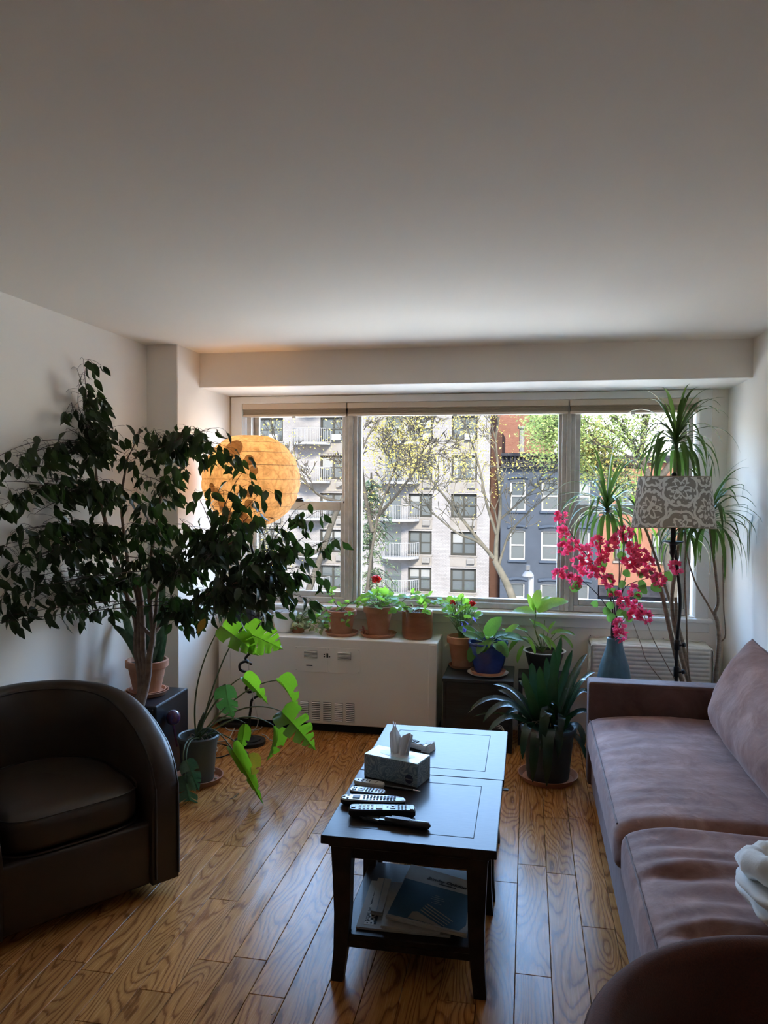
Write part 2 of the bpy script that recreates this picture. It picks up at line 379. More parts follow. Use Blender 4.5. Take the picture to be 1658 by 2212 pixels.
def paper_mat():
    """crinkled mulberry paper of the globe, lit from inside by its bulb"""
    m, nt, out = nodes_of('mulberry_paper')
    d = N(nt, 'ShaderNodeBsdfDiffuse'); tr = N(nt, 'ShaderNodeBsdfTranslucent'); mx = N(nt, 'ShaderNodeMixShader', i_0=0.62)
    L(nt, d.outputs[0], mx.inputs[1]); L(nt, tr.outputs[0], mx.inputs[2]); L(nt, mx.outputs[0], out.inputs[0])
    tc = N(nt, 'ShaderNodeTexCoord')
    v1 = N(nt, 'ShaderNodeTexVoronoi', feature='DISTANCE_TO_EDGE', i_Scale=26.0); L(nt, tc.outputs['Object'], v1.inputs['Vector'])
    r1 = ramp(nt, v1.outputs['Distance'], [(0.0, (0.84, 0.84, 0.84)), (0.10, (1, 1, 1))])
    n = N(nt, 'ShaderNodeTexNoise', i_Scale=16.0, i_Detail=6.0, i_Distortion=1.2); L(nt, tc.outputs['Object'], n.inputs['Vector'])
    rn = ramp(nt, n.outputs['Fac'], [(0.35, (0.66, 0.62, 0.56)), (0.62, (1, 1, 1))])
    mu = N(nt, 'ShaderNodeMix', data_type='RGBA', blend_type='MULTIPLY'); mu.inputs['Factor'].default_value = 1.0
    L(nt, r1.outputs[0], mu.inputs['A']); L(nt, rn.outputs[0], mu.inputs['B'])
    tn = N(nt, 'ShaderNodeMix', data_type='RGBA', blend_type='MULTIPLY'); tn.inputs['Factor'].default_value = 1.0
    L(nt, mu.outputs['Result'], tn.inputs['A']); tn.inputs['B'].default_value = (0.93, 0.75, 0.47, 1)
    L(nt, tn.outputs['Result'], tr.inputs['Color']); L(nt, tn.outputs['Result'], d.inputs['Color'])
    b = N(nt, 'ShaderNodeBump', i_Strength=0.5, i_Distance=0.01); L(nt, n.outputs['Fac'], b.inputs['Height']); L(nt, b.outputs[0], d.inputs['Normal'])
    return m

def velvet_mat(name, c1, c2, c3):
    """rubbed velvet: nap brushed in clouds"""
    m, nt, out = nodes_of(name)
    p = N(nt, 'ShaderNodeBsdfPrincipled', i_Roughness=0.75); L(nt, p.outputs[0], out.inputs[0]); p.inputs['Specular IOR Level'].default_value = 0.25
    p.inputs['Sheen Weight'].default_value = 0.22; p.inputs['Sheen Roughness'].default_value = 0.4; p.inputs['Sheen Tint'].default_value = (1.0, 0.86, 0.86, 1)
    tc = N(nt, 'ShaderNodeTexCoord'); n = N(nt, 'ShaderNodeTexNoise', i_Scale=5.5, i_Detail=7.0, i_Roughness=0.66, i_Distortion=0.7); L(nt, tc.outputs['Object'], n.inputs['Vector'])
    r = ramp(nt, n.outputs['Fac'], [(0.34, c1), (0.52, c2), (0.70, c3)]); L(nt, r.outputs[0], p.inputs['Base Color'])
    n2 = N(nt, 'ShaderNodeTexNoise', i_Scale=14.0, i_Detail=4.0, i_Distortion=1.0); L(nt, tc.outputs['Object'], n2.inputs['Vector'])
    b = N(nt, 'ShaderNodeBump', i_Strength=0.25, i_Distance=0.012); L(nt, n2.outputs['Fac'], b.inputs['Height']); L(nt, b.outputs[0], p.inputs['Normal'])
    return m

def darker_paper():
    m = PAPER_SRC.copy(); m.name = 'mulberry_paper_double_layer'
    for n in m.node_tree.nodes:
        if n.type == 'MIX' and abs(n.inputs['B'].default_value[2] - .47) < .01: n.inputs['B'].default_value = (0.60, 0.44, 0.25, 1)
    return m

WALL = mat('white_wall_paint', (0.885, 0.84, 0.77), 0.7, spec=0.3, bump=(90, 0.05, 0.002))
CEIL = mat('ceiling_paint', (0.89, 0.845, 0.775), 0.8, spec=0.2, bump=(60, 0.06, 0.002))
TRIM = mat('white_gloss_trim', (0.82, 0.81, 0.78), 0.4, spec=0.5)
OAK = oak_mat(); SUB = mat('dark_floor_joint', (0.055, 0.028, 0.012), 0.9)
ALU = mat('weathered_aluminium_frame', (0.62, 0.60, 0.56), 0.42, metal=0.15, var=(14, (0.46, 0.44, 0.40), 0.4), bump=(60, 0.05, 0.001))
GLASS = glass_mat()
BLIND_T = mat('blind_headrail_beige', (0.62, 0.52, 0.41), 0.5); BLIND_F = mat('blind_folded_cloth', (0.36, 0.29, 0.215), 0.85, stretch=(1, 1, 30), var=(6, (0.30, 0.24, 0.175), 0.5))
STEEL_P = mat('cream_painted_steel', (0.87, 0.835, 0.77), 0.42, spec=0.4); DARK = mat('black_plastic', (0.012, 0.012, 0.013), 0.45)
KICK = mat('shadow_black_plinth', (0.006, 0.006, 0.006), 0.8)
TERRA = mat('terracotta', (0.40, 0.155, 0.075), 0.85, var=(9, (0.52, 0.27, 0.17), 0.4), bump=(40, 0.15, 0.003), obvar=0.12)
TERRA_G = mat('brown_glazed_clay', (0.21, 0.070, 0.028), 0.3, var=(7, (0.36, 0.13, 0.05), 0.4), stretch=(1, 1, 4))
SOIL = mat('potting_soil', (0.035, 0.022, 0.014), 0.95, var=(60, (0.10, 0.065, 0.04), 0.5), bump=(70, 0.9, 0.02))
BLUE_G = mat('cobalt_glaze', (0.012, 0.03, 0.16), 0.16, var=(6, (0.03, 0.07, 0.30), 0.4), coat=0.5)
GREY_P = mat('grey_green_plastic', (0.10, 0.115, 0.105), 0.5)
DGREY_P = mat('charcoal_plastic', (0.035, 0.04, 0.045), 0.45)
WHITE_P = mat('white_plastic', (0.78, 0.77, 0.74), 0.35); CHINA = mat('white_china', (0.82, 0.81, 0.78), 0.2, coat=0.4)
SLATE = mat('black_slate_laminate', (0.010, 0.011, 0.012), 0.38, stretch=(1, 6, 14), var=(5, (0.035, 0.037, 0.04), 0.3))
BLKBOX = mat('black_ash_veneer', (0.012, 0.014, 0.018), 0.33)
ESP = mat('espresso_wood', (0.014, 0.009, 0.007), 0.45, spec=0.12, stretch=(5, 40, 5), var=(4, (0.028, 0.018, 0.014), 0.4), coat=0.145, coatrough=0.15, bump=(30, 0.02, 0.0003))
GROOVE = mat('table_inlay_groove', (0.004, 0.003, 0.003), 0.8)
LEATHER = mat('dark_brown_leather', (0.030, 0.017, 0.011), 0.42, spec=0.45, var=(5, (0.042, 0.025, 0.017), 0.4), bump=(220, 0.10, 0.001))
PIPING = mat('leather_piping', (0.020, 0.011, 0.008), 0.4)
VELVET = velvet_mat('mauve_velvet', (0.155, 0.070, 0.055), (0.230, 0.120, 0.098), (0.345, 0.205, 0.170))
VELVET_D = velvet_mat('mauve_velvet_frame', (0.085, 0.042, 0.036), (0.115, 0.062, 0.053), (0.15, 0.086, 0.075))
RUST = mat('rust_brown_tweed', (0.110, 0.028, 0.016), 0.9, sheen=0.15, var=(240, (0.068, 0.019, 0.012), 0.6), bump=(300, 0.35, 0.002))
IRON = mat('blackened_iron', (0.016, 0.013, 0.012), 0.42, metal=0.5)
PAPER = paper_mat(); PAPER_SRC = PAPER; PAPER_D = darker_paper(); SHADE = damask_mat()
CORD_W = mat('white_cord', (0.62, 0.60, 0.55), 0.5); CORD_B = mat('black_cord', (0.012, 0.012, 0.012), 0.5)
QUILT = mat('cream_quilted_cloth', (0.80, 0.765, 0.68), 0.85, bump=(50, 0.35, 0.004), var=(12, (0.70, 0.67, 0.59), 0.5))
VASE = mat('slate_blue_vase', (0.085, 0.19, 0.27), 0.33, stretch=(3, 3, 0.6), var=(14, (0.05, 0.12, 0.18), 0.4))
BARK = mat('ficus_bark', (0.15, 0.085, 0.055), 0.8, var=(30, (0.26, 0.17, 0.12), 0.5), bump=(60, 0.4, 0.004))
BARK_L = mat('tan_cane_bark', (0.30, 0.22, 0.15), 0.8, stretch=(1, 1, 4), var=(24, (0.17, 0.12, 0.08), 0.5), bump=(40, 0.4, 0.004))
TWIG = mat('dark_twig', (0.045, 0.030, 0.022), 0.7)
STEM_G = mat('green_stem', (0.16, 0.24, 0.07), 0.5, obvar=0.2); STEM_D = mat('olive_stem', (0.10, 0.13, 0.05), 0.5)
TISSUE_B = marble_mat('marbled_blue_box', (0.15, 0.22, 0.27), (0.30, 0.37, 0.41), (0.09, 0.14, 0.19), 14)
TISSUE_T = mat('pale_blue_box_top', (0.42, 0.58, 0.62), 0.35, var=(24, (0.60, 0.74, 0.76), 0.5))
TISSUE = mat('tissue_paper', (0.86, 0.86, 0.87), 0.9)
NEWS = mat('newsprint', (0.36, 0.345, 0.315), 0.9, var=(30, (0.32, 0.305, 0.275), 0.5)); NEWS_B = mat('newsprint_blue', (0.018, 0.078, 0.128), 0.8, var=(16, (0.014, 0.060, 0.10), 0.5))
INK = mat('black_ink', (0.012, 0.012, 0.013), 0.8); INK_W = mat('white_ink', (0.50, 0.49, 0.45), 0.85); INK_G = mat('grey_ink', (0.17, 0.20, 0.22), 0.85); INK_T = mat('tan_ink', (0.25, 0.23, 0.19), 0.85)
NAVY = mat('navy_print', (0.012, 0.016, 0.05), 0.4)
REM_G = mat('remote_silver', (0.42, 0.43, 0.45), 0.32, metal=0.4); REM_B = mat('remote_black', (0.014, 0.014, 0.016), 0.3); REM_W = mat('remote_ivory', (0.56, 0.53, 0.46), 0.4)
KEY_D = mat('dark_rubber_key', (0.03, 0.03, 0.035), 0.5); KEY_L = mat('pale_key', (0.60, 0.62, 0.66), 0.4); CHROME = mat('chrome', (0.7, 0.7, 0.72), 0.18, metal=1.0)
THROW = mat('white_plush_throw', (0.80, 0.81, 0.80), 0.9, sheen=0.6, bump=(120, 0.3, 0.004))
THROW_T = mat('cream_throw_lining', (0.42, 0.37, 0.28), 0.95, bump=(90, 0.8, 0.01), var=(40, (0.56, 0.54, 0.52), 0.5))
BAG = mat('frosted_white_bag', (0.80, 0.81, 0.82), 0.5)
GLOBE = mat('speckled_blue_glass', (0.025, 0.03, 0.17), 0.08, var=(38, (0.16, 0.035, 0.06), 0.5), coat=1.0, coatrough=0.03, stretch=(1, 1, 0.5))

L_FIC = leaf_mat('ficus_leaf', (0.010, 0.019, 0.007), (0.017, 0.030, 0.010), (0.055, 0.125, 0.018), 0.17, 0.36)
L_FICY = leaf_mat('ficus_leaf_yellow', (0.42, 0.22, 0.02), (0.30, 0.17, 0.02), (0.5, 0.28, 0.03), 0.3, 0.5)
L_MON = leaf_mat('monstera_leaf', (0.045, 0.12, 0.018), (0.06, 0.15, 0.022), (0.26, 0.50, 0.018), 0.46, 0.38)
L_MOND = leaf_mat('monstera_leaf_dark', (0.025, 0.060, 0.028), (0.035, 0.085, 0.035), (0.09, 0.20, 0.03), 0.35, 0.36)
L_MONG = leaf_mat('monstera_leaf_dusty', (0.075, 0.135, 0.095), (0.10, 0.17, 0.12), (0.10, 0.20, 0.06), 0.25, 0.45)
L_MONY = leaf_mat('monstera_leaf_yellow', (0.34, 0.24, 0.02), (0.20, 0.22, 0.03), (0.55, 0.40, 0.03), 0.4, 0.5)
L_CLI = leaf_mat('clivia_leaf', (0.008, 0.022, 0.011), (0.012, 0.031, 0.015), (0.03, 0.085, 0.015), 0.12, 0.26, 0.6)
L_DRA = leaf_mat('dracaena_leaf', (0.025, 0.055, 0.018), (0.040, 0.080, 0.022), (0.12, 0.22, 0.032), 0.32, 0.35)
L_SAN = leaf_mat('snake_plant_leaf', (0.028, 0.055, 0.032), (0.10, 0.14, 0.09), (0.05, 0.12, 0.03), 0.10, 0.4, scale=26)
L_GER = leaf_mat('geranium_leaf', (0.10, 0.22, 0.035), (0.14, 0.30, 0.045), (0.34, 0.60, 0.06), 0.5, 0.5)
L_VAR = leaf_mat('variegated_leaf', (0.20, 0.28, 0.12), (0.50, 0.52, 0.32), (0.40, 0.52, 0.16), 0.35, 0.4, scale=40)
L_STR = leaf_mat('velvety_leaf', (0.06, 0.15, 0.05), (0.12, 0.26, 0.06), (0.26, 0.50, 0.05), 0.4, 0.5)
L_EPI = leaf_mat('strap_cactus_leaf', (0.13, 0.26, 0.045), (0.19, 0.34, 0.06), (0.38, 0.60, 0.06), 0.42, 0.38)
L_BOU = leaf_mat('bougainvillea_leaf', (0.07, 0.16, 0.045), (0.10, 0.22, 0.06), (0.18, 0.36, 0.06), 0.35, 0.45)
P_BOU = leaf_mat('pink_bract', (0.74, 0.06, 0.22), (0.88, 0.22, 0.38), (0.90, 0.08, 0.20), 0.4, 0.6)
P_RED = leaf_mat('red_petal', (0.62, 0.015, 0.02), (0.75, 0.03, 0.03), (0.8, 0.03, 0.02), 0.4, 0.6)
P_VIO = leaf_mat('violet_petal', (0.16, 0.15, 0.62), (0.24, 0.22, 0.75), (0.25, 0.22, 0.8), 0.4, 0.6)
T_YEL = leaf_mat('autumn_leaf', (0.0998, 0.0806, 0.0183), (0.1187, 0.0977, 0.0310), (0.1414, 0.1119, 0.0211), 0.45, 0.7, spec=0.15)
T_GRN = leaf_mat('street_leaf_green', (0.0468, 0.0651, 0.0198), (0.0707, 0.0887, 0.0310), (0.0859, 0.1119, 0.0267), 0.5, 0.7, spec=0.15)
T_YEW = leaf_mat('yew_leaf', (0.0264, 0.0355, 0.0181), (0.0414, 0.0512, 0.0270), (0.0375, 0.0553, 0.0214), 0.4, 0.8, spec=0.1)
T_BARK = mat('plane_bark', (0.0226, 0.0209, 0.0182), 0.9, spec=0.0, var=(5, (0.0147, 0.0143, 0.0118), 0.5)); T_BARK2 = mat('grey_bark', (0.0147, 0.0136, 0.0118), 0.9, spec=0.0, var=(6, (0.0101, 0.0091, 0.0080), 0.5))
BR_W = brick_mat('white_brick', (0.0416, 0.0408, 0.0435), (0.0372, 0.0364, 0.0389), (0.0213, 0.0213, 0.0226), 2.6)
BR_T = mat('grey_tan_spandrel', (0.0274, 0.0253, 0.0242), 0.9, spec=0.0, var=(1.5, (0.0330, 0.0319, 0.0318), 0.5))
BR_R = brick_mat('red_brick', (0.0363, 0.0178, 0.0134), (0.0305, 0.0136, 0.0109), (0.0392, 0.0278, 0.0255), 2.6)
BR_O = brick_mat('orange_brick', (0.0375, 0.0178, 0.0125), (0.0345, 0.0160, 0.0112), (0.0320, 0.0185, 0.0145), 3.2)
BR_B = brick_mat('blue_painted_brick', (0.0091, 0.0111, 0.0152), (0.0084, 0.0105, 0.0143), (0.0080, 0.0095, 0.0132), 3.2)
BLUE_TR = mat('slate_trim', (0.0083, 0.0108, 0.0157), 0.8, spec=0.0); CORN = mat('dark_cornice', (0.0029, 0.0031, 0.0041), 0.8, spec=0.0, var=(2, (0.0067, 0.0068, 0.0083), 0.5))
PANE = mat('house_window_glass', (0.0096, 0.0116, 0.0134), 0.08, spec=0.12); FR_D = mat('bronze_window_frame', (0.0074, 0.0075, 0.0071), 0.5, spec=0.0)
FR_W = mat('white_window_frame', (0.0473, 0.0487, 0.0508), 0.6, spec=0.0); CURT = mat('pale_curtain', (0.0334, 0.0353, 0.0381), 0.9, spec=0.0); AC_M = mat('grey_air_conditioner', (0.0306, 0.0302, 0.0308), 0.6, spec=0.0)
ASPH = mat('pale_bounce_asphalt', (0.50, 0.44, 0.355), 0.9, spec=0.0, var=(2, (0.54, 0.48, 0.39), 0.5)); PAVE = mat('pavement_concrete', (0.54, 0.48, 0.40), 0.9, spec=0.0)  # unseen street, coloured pale and warm to bounce light onto the ceiling
WHITE_M = mat('white_painted_metal', (0.0473, 0.0487, 0.0526), 0.5, spec=0.0)

BR_D = mat('dark_brown_brick', (0.010, 0.006, 0.005), 0.9, spec=0.0, var=(3, (0.012, 0.007, 0.006), 0.4))  # very dark brown brick for the gap beside the white block

# ---------------------------------------------------------------- the room
XL, XP, XR = -2.243, -2.048, 1.217          # left wall, pillar face, right wall
YP, YB, YW, YBACK = 4.266, 4.581, 5.10, -2.2  # pillar front, beam front, window wall, wall behind the camera
H, ZB = 2.44, 2.225                          # ceiling, underside of the beam

def structure(g, name, m, smooth=0):
    o = g.obj(name, m, None, smooth); o['kind'] = 'structure'; return o

floor_o = structure(G().span((XL - .1, YBACK - .1, -0.12), (XR + .1, YW + .3, -0.014)), 'floor', SUB)
ORIG['floor'] = Vector()
random.seed(11)
PW, GAP = 0.1185, 0.0016
plank_mesh = {}
x = XL - 0.03
while x < XR:
    y = -2.2 + rnd(-0.9, 0)
    while y < YW + .02:
        ln = random.choice((0.55, 0.75, 0.95, 1.15, 1.35))
        if y + ln > YW + .02: ln = max(0.2, YW + .04 - y)
        if y + ln > 0.55:                         # planks behind the camera are not laid one by one
            key = round(ln, 3)
            if key not in plank_mesh:
                g = G().box((0, 0, -0.008), (PW - GAP, ln - GAP, 0.016), 0.0014)
                o = g.obj('plank', OAK, floor_o, 0); plank_mesh[key] = o.data
                o.location = (x + PW / 2, y + ln / 2, 0)
            else:
                inst('plank', plank_mesh[key], Matrix.Translation((x + PW / 2, y + ln / 2, 0)), floor_o)
        y += ln
    x += PW
G().span((XL - .1, YBACK - .1, -0.016), (XR + .1, 0.5, -0.001)).obj('floor_board_field', OAK, floor_o, 0)['kind'] = 'stuff'

structure(G().span((XL - .15, YBACK - .15, H), (XR + .15, YW + .3, H + .15)), 'ceiling', CEIL)
structure(G().span((XL - .15, YBACK - .15, -.12), (XL, YW + .3, H)), 'wall_left', WALL)
structure(G().span((XR, YBACK - .15, -.12), (XR + .15, YW + .3, H)), 'wall_right', WALL)
structure(G().span((XL - .15, YBACK - .15, -.12), (XR + .15, YBACK, H)), 'wall_back', WALL)
structure(G().span((XL - .02, YP, -.01), (XP, YW + .05, H + .01), 0.004), 'wall_pillar', WALL)
structure(G().span((XP - .02, YB, ZB), (XR + .02, YW + .2, H + .01), 0.004), 'trim_1', WALL)      # boxed beam over the window
WX0, WX1, WZ0, WZ1 = -1.958, 1.044, 0.795, 2.175
structure(wall_holes(XP - .05, XR + .05, -.05, ZB + .02, [(WX0, WX1, WZ0, WZ1)], YW, 0.22, back=True), 'wall_window', WALL)

# window casing and sill
g = G(); yc = YW - 0.028
g.span((WX0 - .078, yc, WZ0 - .02), (WX0 + .002, YW, ZB - .006), 0.004); g.span((WX1 - .002, yc, WZ0 - .02), (WX1 + .075, YW, ZB - .006), 0.004)
g.span((WX0 - .078, yc - .001, WZ1 - .002), (WX1 + .075, YW, ZB - .004), 0.004)
structure(g, 'trim_2', TRIM, 35)
g = G(); g.span((WX0 - .10, YW - .062, WZ0 - .030), (WX1 + .10, YW + .06, WZ0 - .004), 0.008, 2); g.span((WX0 - .085, YW - .024, WZ0 - .092), (WX1 + .085, YW, WZ0 - .030), 0.003)
structure(g, 'window_sill', TRIM, 10)
g = G(); g.span((XL, YBACK, 0), (XL + .014, YP, .09), .003); structure(g, 'baseboard_left', TRIM, 35)
g = G(); g.span((XR - .014, YBACK, 0), (XR, YW, .09), .003); structure(g, 'baseboard_right', TRIM, 35)

# three window units in one opening: double hung, fixed, double hung
YF = YW + 0.055
def bar(g, a, b, y0=YF, y1=YF + .07, bev=0.004): g.span((a[0], y0, a[1]), (b[0], y1, b[1]), bev)
def frame_rect(g, x0, x1, z0, z1, w, y0, y1, wb=None, wt=None):
    wb = wb or w; wt = wt or w
    bar(g, (x0, z0), (x0 + w, z1), y0, y1); bar(g, (x1 - w, z0), (x1, z1), y0, y1)
    bar(g, (x0 + w, z0), (x1 - w, z0 + wb), y0, y1); bar(g, (x0 + w, z1 - wt), (x1 - w, z1), y0, y1)
def window_unit(name, x0, x1, zt=2.165, zb=0.80, hung=True):
    root = bpy.data.objects.new(name, None); link(root); root['kind'] = 'structure'; root.location = ((x0 + x1) / 2, YF, zb); ORIG[root.name] = Vector(root.location)
    g = G(); frame_rect(g, x0, x1, zb, zt, 0.030, YF - .035, YF + .08, 0.038, 0.05); g.obj('frame', ALU, root)
    a, b = x0 + .030, x1 - .030
    if not hung:
        g = G(); frame_rect(g, a, b, zb + .036, zt - .05, 0.020, YF, YF + .05, .026, .02); g.obj('glazing_bead', ALU, root)
        g = G(); g.span((a + .018, YF + .022, zb + .055), (b - .018, YF + .027, zt - .068)); g.obj('pane', GLASS, root, 0)
        return root
    zm = 1.47
    g = G(); frame_rect(g, a, b, zb + .036, zm + .03, 0.034, YF - .01, YF + .028, .040, .062)      # lower sash, on the room side
    s1 = g.obj('lower_sash', ALU, root); g = G(); g.span((a + .03, YF + .006, zb + .07), (b - .03, YF + .011, zm - .03)); g.obj('pane', GLASS, s1, 0)
    g = G(); frame_rect(g, a, b, zm - .025, zt - .048, 0.034, YF + .032, YF + .066, .052, .030)
    s2 = g.obj('upper_sash', ALU, root); g = G(); g.span((a + .03, YF + .046, zm + .02), (b - .03, YF + .051, zt - .075)); g.obj('pane', GLASS, s2, 0)
    if name == 'window_3': return root
    g = G(); cxm = (x0 + x1) / 2
    g.box((cxm, YF - .002, zm + .036), (.075, .03, .012), .003); g.tube([(cxm - .02, YF - .01, zm + .044), (cxm + .035, YF - .02, zm + .05)], .006, 6)
    g.obj('sash_lock', DARK, root)
    g = G(); g.span((b - .012, YF - .02, zm + .02), (b + .012, YF + .01, zm + .034), .002); g.obj('sash_stop', DARK, root)
    return root
window_unit('window_1', WX0 + .02, -1.205)
window_unit('window_2', -1.175, 0.243, hung=False)
window_unit('window_3', 0.27, WX1 - .025)
g = G(); g.span((-1.207, YF - .045, .80), (-1.173, YF + .09, 2.165), .005); g.span((.241, YF - .045, .80), (.272, YF + .09, 2.165), .005); structure(g, 'trim_3', ALU, 35)

# ---------------------------------------------------------------- raised blinds under the window head
for x0, x1, lab in ((WX0 + .004, -1.214, 'raised beige blind over the left sash window behind the paper globe'), (-1.208, .252, 'long raised beige blind over the wide middle window'),
                    (.258, WX1 - .006, 'raised beige blind over the right sash window, above the dracaena')):
    t = thing('window_blind', lab, 'blind', ((x0 + x1) / 2, YW, 2.09), group='raised window blinds')
    G().span((x0, YW - .024, 2.133), (x1, YW + .045, 2.173), .004).obj('headrail', BLIND_T, t)
    g = G()
    for k in range(5): g.span((x0 + .004, YW - .016 + .002 * (k % 2), 2.097 + k * .0072), (x1 - .004, YW + .040, 2.1036 + k * .0072), .0015)
    g.obj('folded_cloth', BLIND_F, t)
    G().span((x0 + .002, YW - .020, 2.083), (x1 - .002, YW + .042, 2.097), .003).obj('bottom_rail', BLIND_T, t)
    G().box(((x0 + x1) / 2 + .0, YW - .022, 2.079), (.026, .004, .016), .0015).obj('pull_tab', WHITE_P, t)

# ---------------------------------------------------------------- the street outside, seen from an upper floor
YF_S = 48.0
structure(G().span((-90, 6.5, -9.6), (90, 110, -9.0)), 'street_ground', ASPH)
structure(G().span((-90, 40, -9.0), (90, YF_S + .5, -8.85)).span((-90, 6.5, -9.0), (90, 11, -8.85)), 'street_pavement', PAVE)

def far_window(parent, x0, x1, z0, z1, y, style, fr, sash='double'):
    """a window of a house opposite: frame, panes, sometimes a curtain behind the glass"""
    g = G(); w = .12 if fr is FR_D else .10; yb = y + .10
    g.span((x0, yb - .05, z0), (x0 + w, yb + .05, z1)); g.span((x1 - w, yb - .05, z0), (x1, yb + .05, z1)); g.span((x0 + w, yb - .05, z0), (x1 - w, yb + .05, z0 + w)); g.span((x0 + w, yb - .05, z1 - w), (x1 - w, yb + .05, z1))
    xm = (x0 + x1) / 2; zm = (z0 + z1) / 2
    if style == 'pair':
        g.span((xm - w * .5, yb - .045, z0 + w), (xm + w * .5, yb + .045, z1 - w)); g.span((x0 + w, yb - .03, zm - .03), (x1 - w, yb + .03, zm + .03))
    else: g.span((x0 + w, yb - .04, zm - w * .5), (x1 - w, yb + .04, zm + w * .5))
    o = g.obj('window', fr, parent, 0)
    G().span((x0 + w * .5, yb + .020, z0 + w * .5), (x1 - w * .5, yb + .042, z1 - w * .5)).obj('pane', PANE, o, 0)
    k = random.random()
    if k < .40:
        hgt = rnd(.25, .55) * (z1 - z0); G().span((x0 + w, yb + .012, z1 - w - hgt), ((xm if k < .2 and style == 'pair' else x1 - w), yb + .018, z1 - w)).obj('roller_shade', CURT, o, 0)
    elif k < .6:
        for a in (x0 + w, x1 - w - .16 * (x1 - x0)): G().span((a, yb + .012, z0 + w), (a + .16 * (x1 - x0), yb + .018, z1 - w)).obj('curtain', CURT, o, 0)
    return o

# white brick block of flats
random.seed(3)
rows = [(8.2, 6.8), (5.92, 4.40), (3.47, 1.94), (1.05, -.42), (-1.30, -2.78), (-3.62, -5.10), (-5.95, -7.45)]
cols = [(-7.42, -5.92, True), (-4.72, -3.12, False), (-13.2, -11.5, True), (-17.4, -15.7, False), (-21.6, -20.1, True)]
t = thing('apartment_block', 'white brick block of flats with paired dark windows and curved balconies, across the street', 'building', (-9.5, YF_S + 6, -9.0))
holes = [(c[0], c[1], r[1], r[0]) for c in cols for r in rows]
wall_holes(-23.2, -2.32, -9, 12, holes, YF_S, .34).obj('brick_wall', BR_W, t, 0)
G().span((-23.2, YF_S + .36, -9), (-2.32, YF_S + 11, 12)).obj('building_core', BR_D, t, 0)
g = G()
for c in cols:
    for r0, r1 in zip(rows, rows[1:]): g.span((c[0] - .02, YF_S - .03, r1[0] + .12), (c[1] + .02, YF_S + .02, r0[1] - .06))
g.obj('spandrel_panel', BR_T, t, 0, kind='stuff')
for ci, c in enumerate(cols):
    for r in rows:
        w = far_window(t, c[0], c[1], r[1], r[0], YF_S + .12, 'pair', FR_D)
        G().span((c[0] - .06, YF_S - .06, r[1] - .09), (c[1] + .06, YF_S + .2, r[1])).obj('sill', BR_T, w, 0)
        if r[0] < 4.2:
            g = G(); xa = c[1] - .58; za = r[1] - .52
            g.span((xa, YF_S - .22, za), (xa + .48, YF_S + .05, za + .34), .02)
            for k in range(4): g.span((xa + .06, YF_S - .235, za + .06 + k * .065), (xa + .42, YF_S - .22, za + .09 + k * .065))
            g.obj('air_conditioner', AC_M, t, 0)
        elif r[0] < 6.5:
            G().span((c[0] + .82, YF_S - .3, r[1] + .02), (c[0] + 1.42, YF_S + .2, r[1] + .42), .02).obj('air_conditioner', WHITE_M, t, 0)
    if c[2]:
        for r in rows:
            zb = r[1] - .26; x0, x1 = c[0] - 1.75, c[0] + .72
            def edge(u): return (lerp(x0, x1, u), YF_S - .2 - 1.0 * sin(pi * u) ** .6, 0)
            g = G(); n = 12
            top = [(edge(i / n)[0], edge(i / n)[1], zb + .14) for i in range(n + 1)]; bot = [(p[0], p[1], zb) for p in top]
            bk = [(x0, YF_S + .02, zb + .14), (x1, YF_S + .02, zb + .14)]; bb = [(x0, YF_S + .02, zb), (x1, YF_S + .02, zb)]
            g.add(top + bot, [(i, i + 1, n + 2 + i, n + 1 + i) for i in range(n)]); g.add(top + bk, [tuple(range(n + 1)) + (n + 2, n + 1)]); g.add(bot + bb, [tuple(range(n, -1, -1)) + (n + 1, n + 2)])
            b = g.obj('balcony', WHITE_M, t, 0)
            g = G(); rail = [Vector((p[0], p[1] + .04, zb + 1.02)) for p in top]; g.tube(rail, .028, 5)
            for i in range(0, 25):
                p = edge(i / 24); g.tube([(p[0], p[1] + .04, zb + .12), (p[0], p[1] + .04, zb + 1.02)], .014, 4, False)
            g.obj('railing', WHITE_M, b, 0)
            if c is cols[0]: G().span((x0 + .25, YF_S - .01, zb + .14), (x0 + 1.3, YF_S + .03, zb + 2.0)).obj('balcony_door', PANE, b, 0)

# pale second block, further left behind the bare tree
t = thing('apartment_block', 'pale grey block of flats behind the bare branches, seen through the left window', 'building', (-30, 56, -9.0))
hs = [(x, x + 1.5, z, z + 1.6) for x in (-35, -31.6, -28.2, -24.8) for z in (-6.2, -3.4, -.6, 2.2, 5.0)]
wall_holes(-38, -23.25, -9, 7.4, hs, 50, .3).obj('brick_wall', BR_W, t, 0); G().span((-38, 50.32, -9), (-23.25, 60, 7.4)).obj('building_core', BR_T, t, 0)
for a, b, c, d in hs: far_window(t, a, b, c, d, 50.12, 'pair', FR_D)

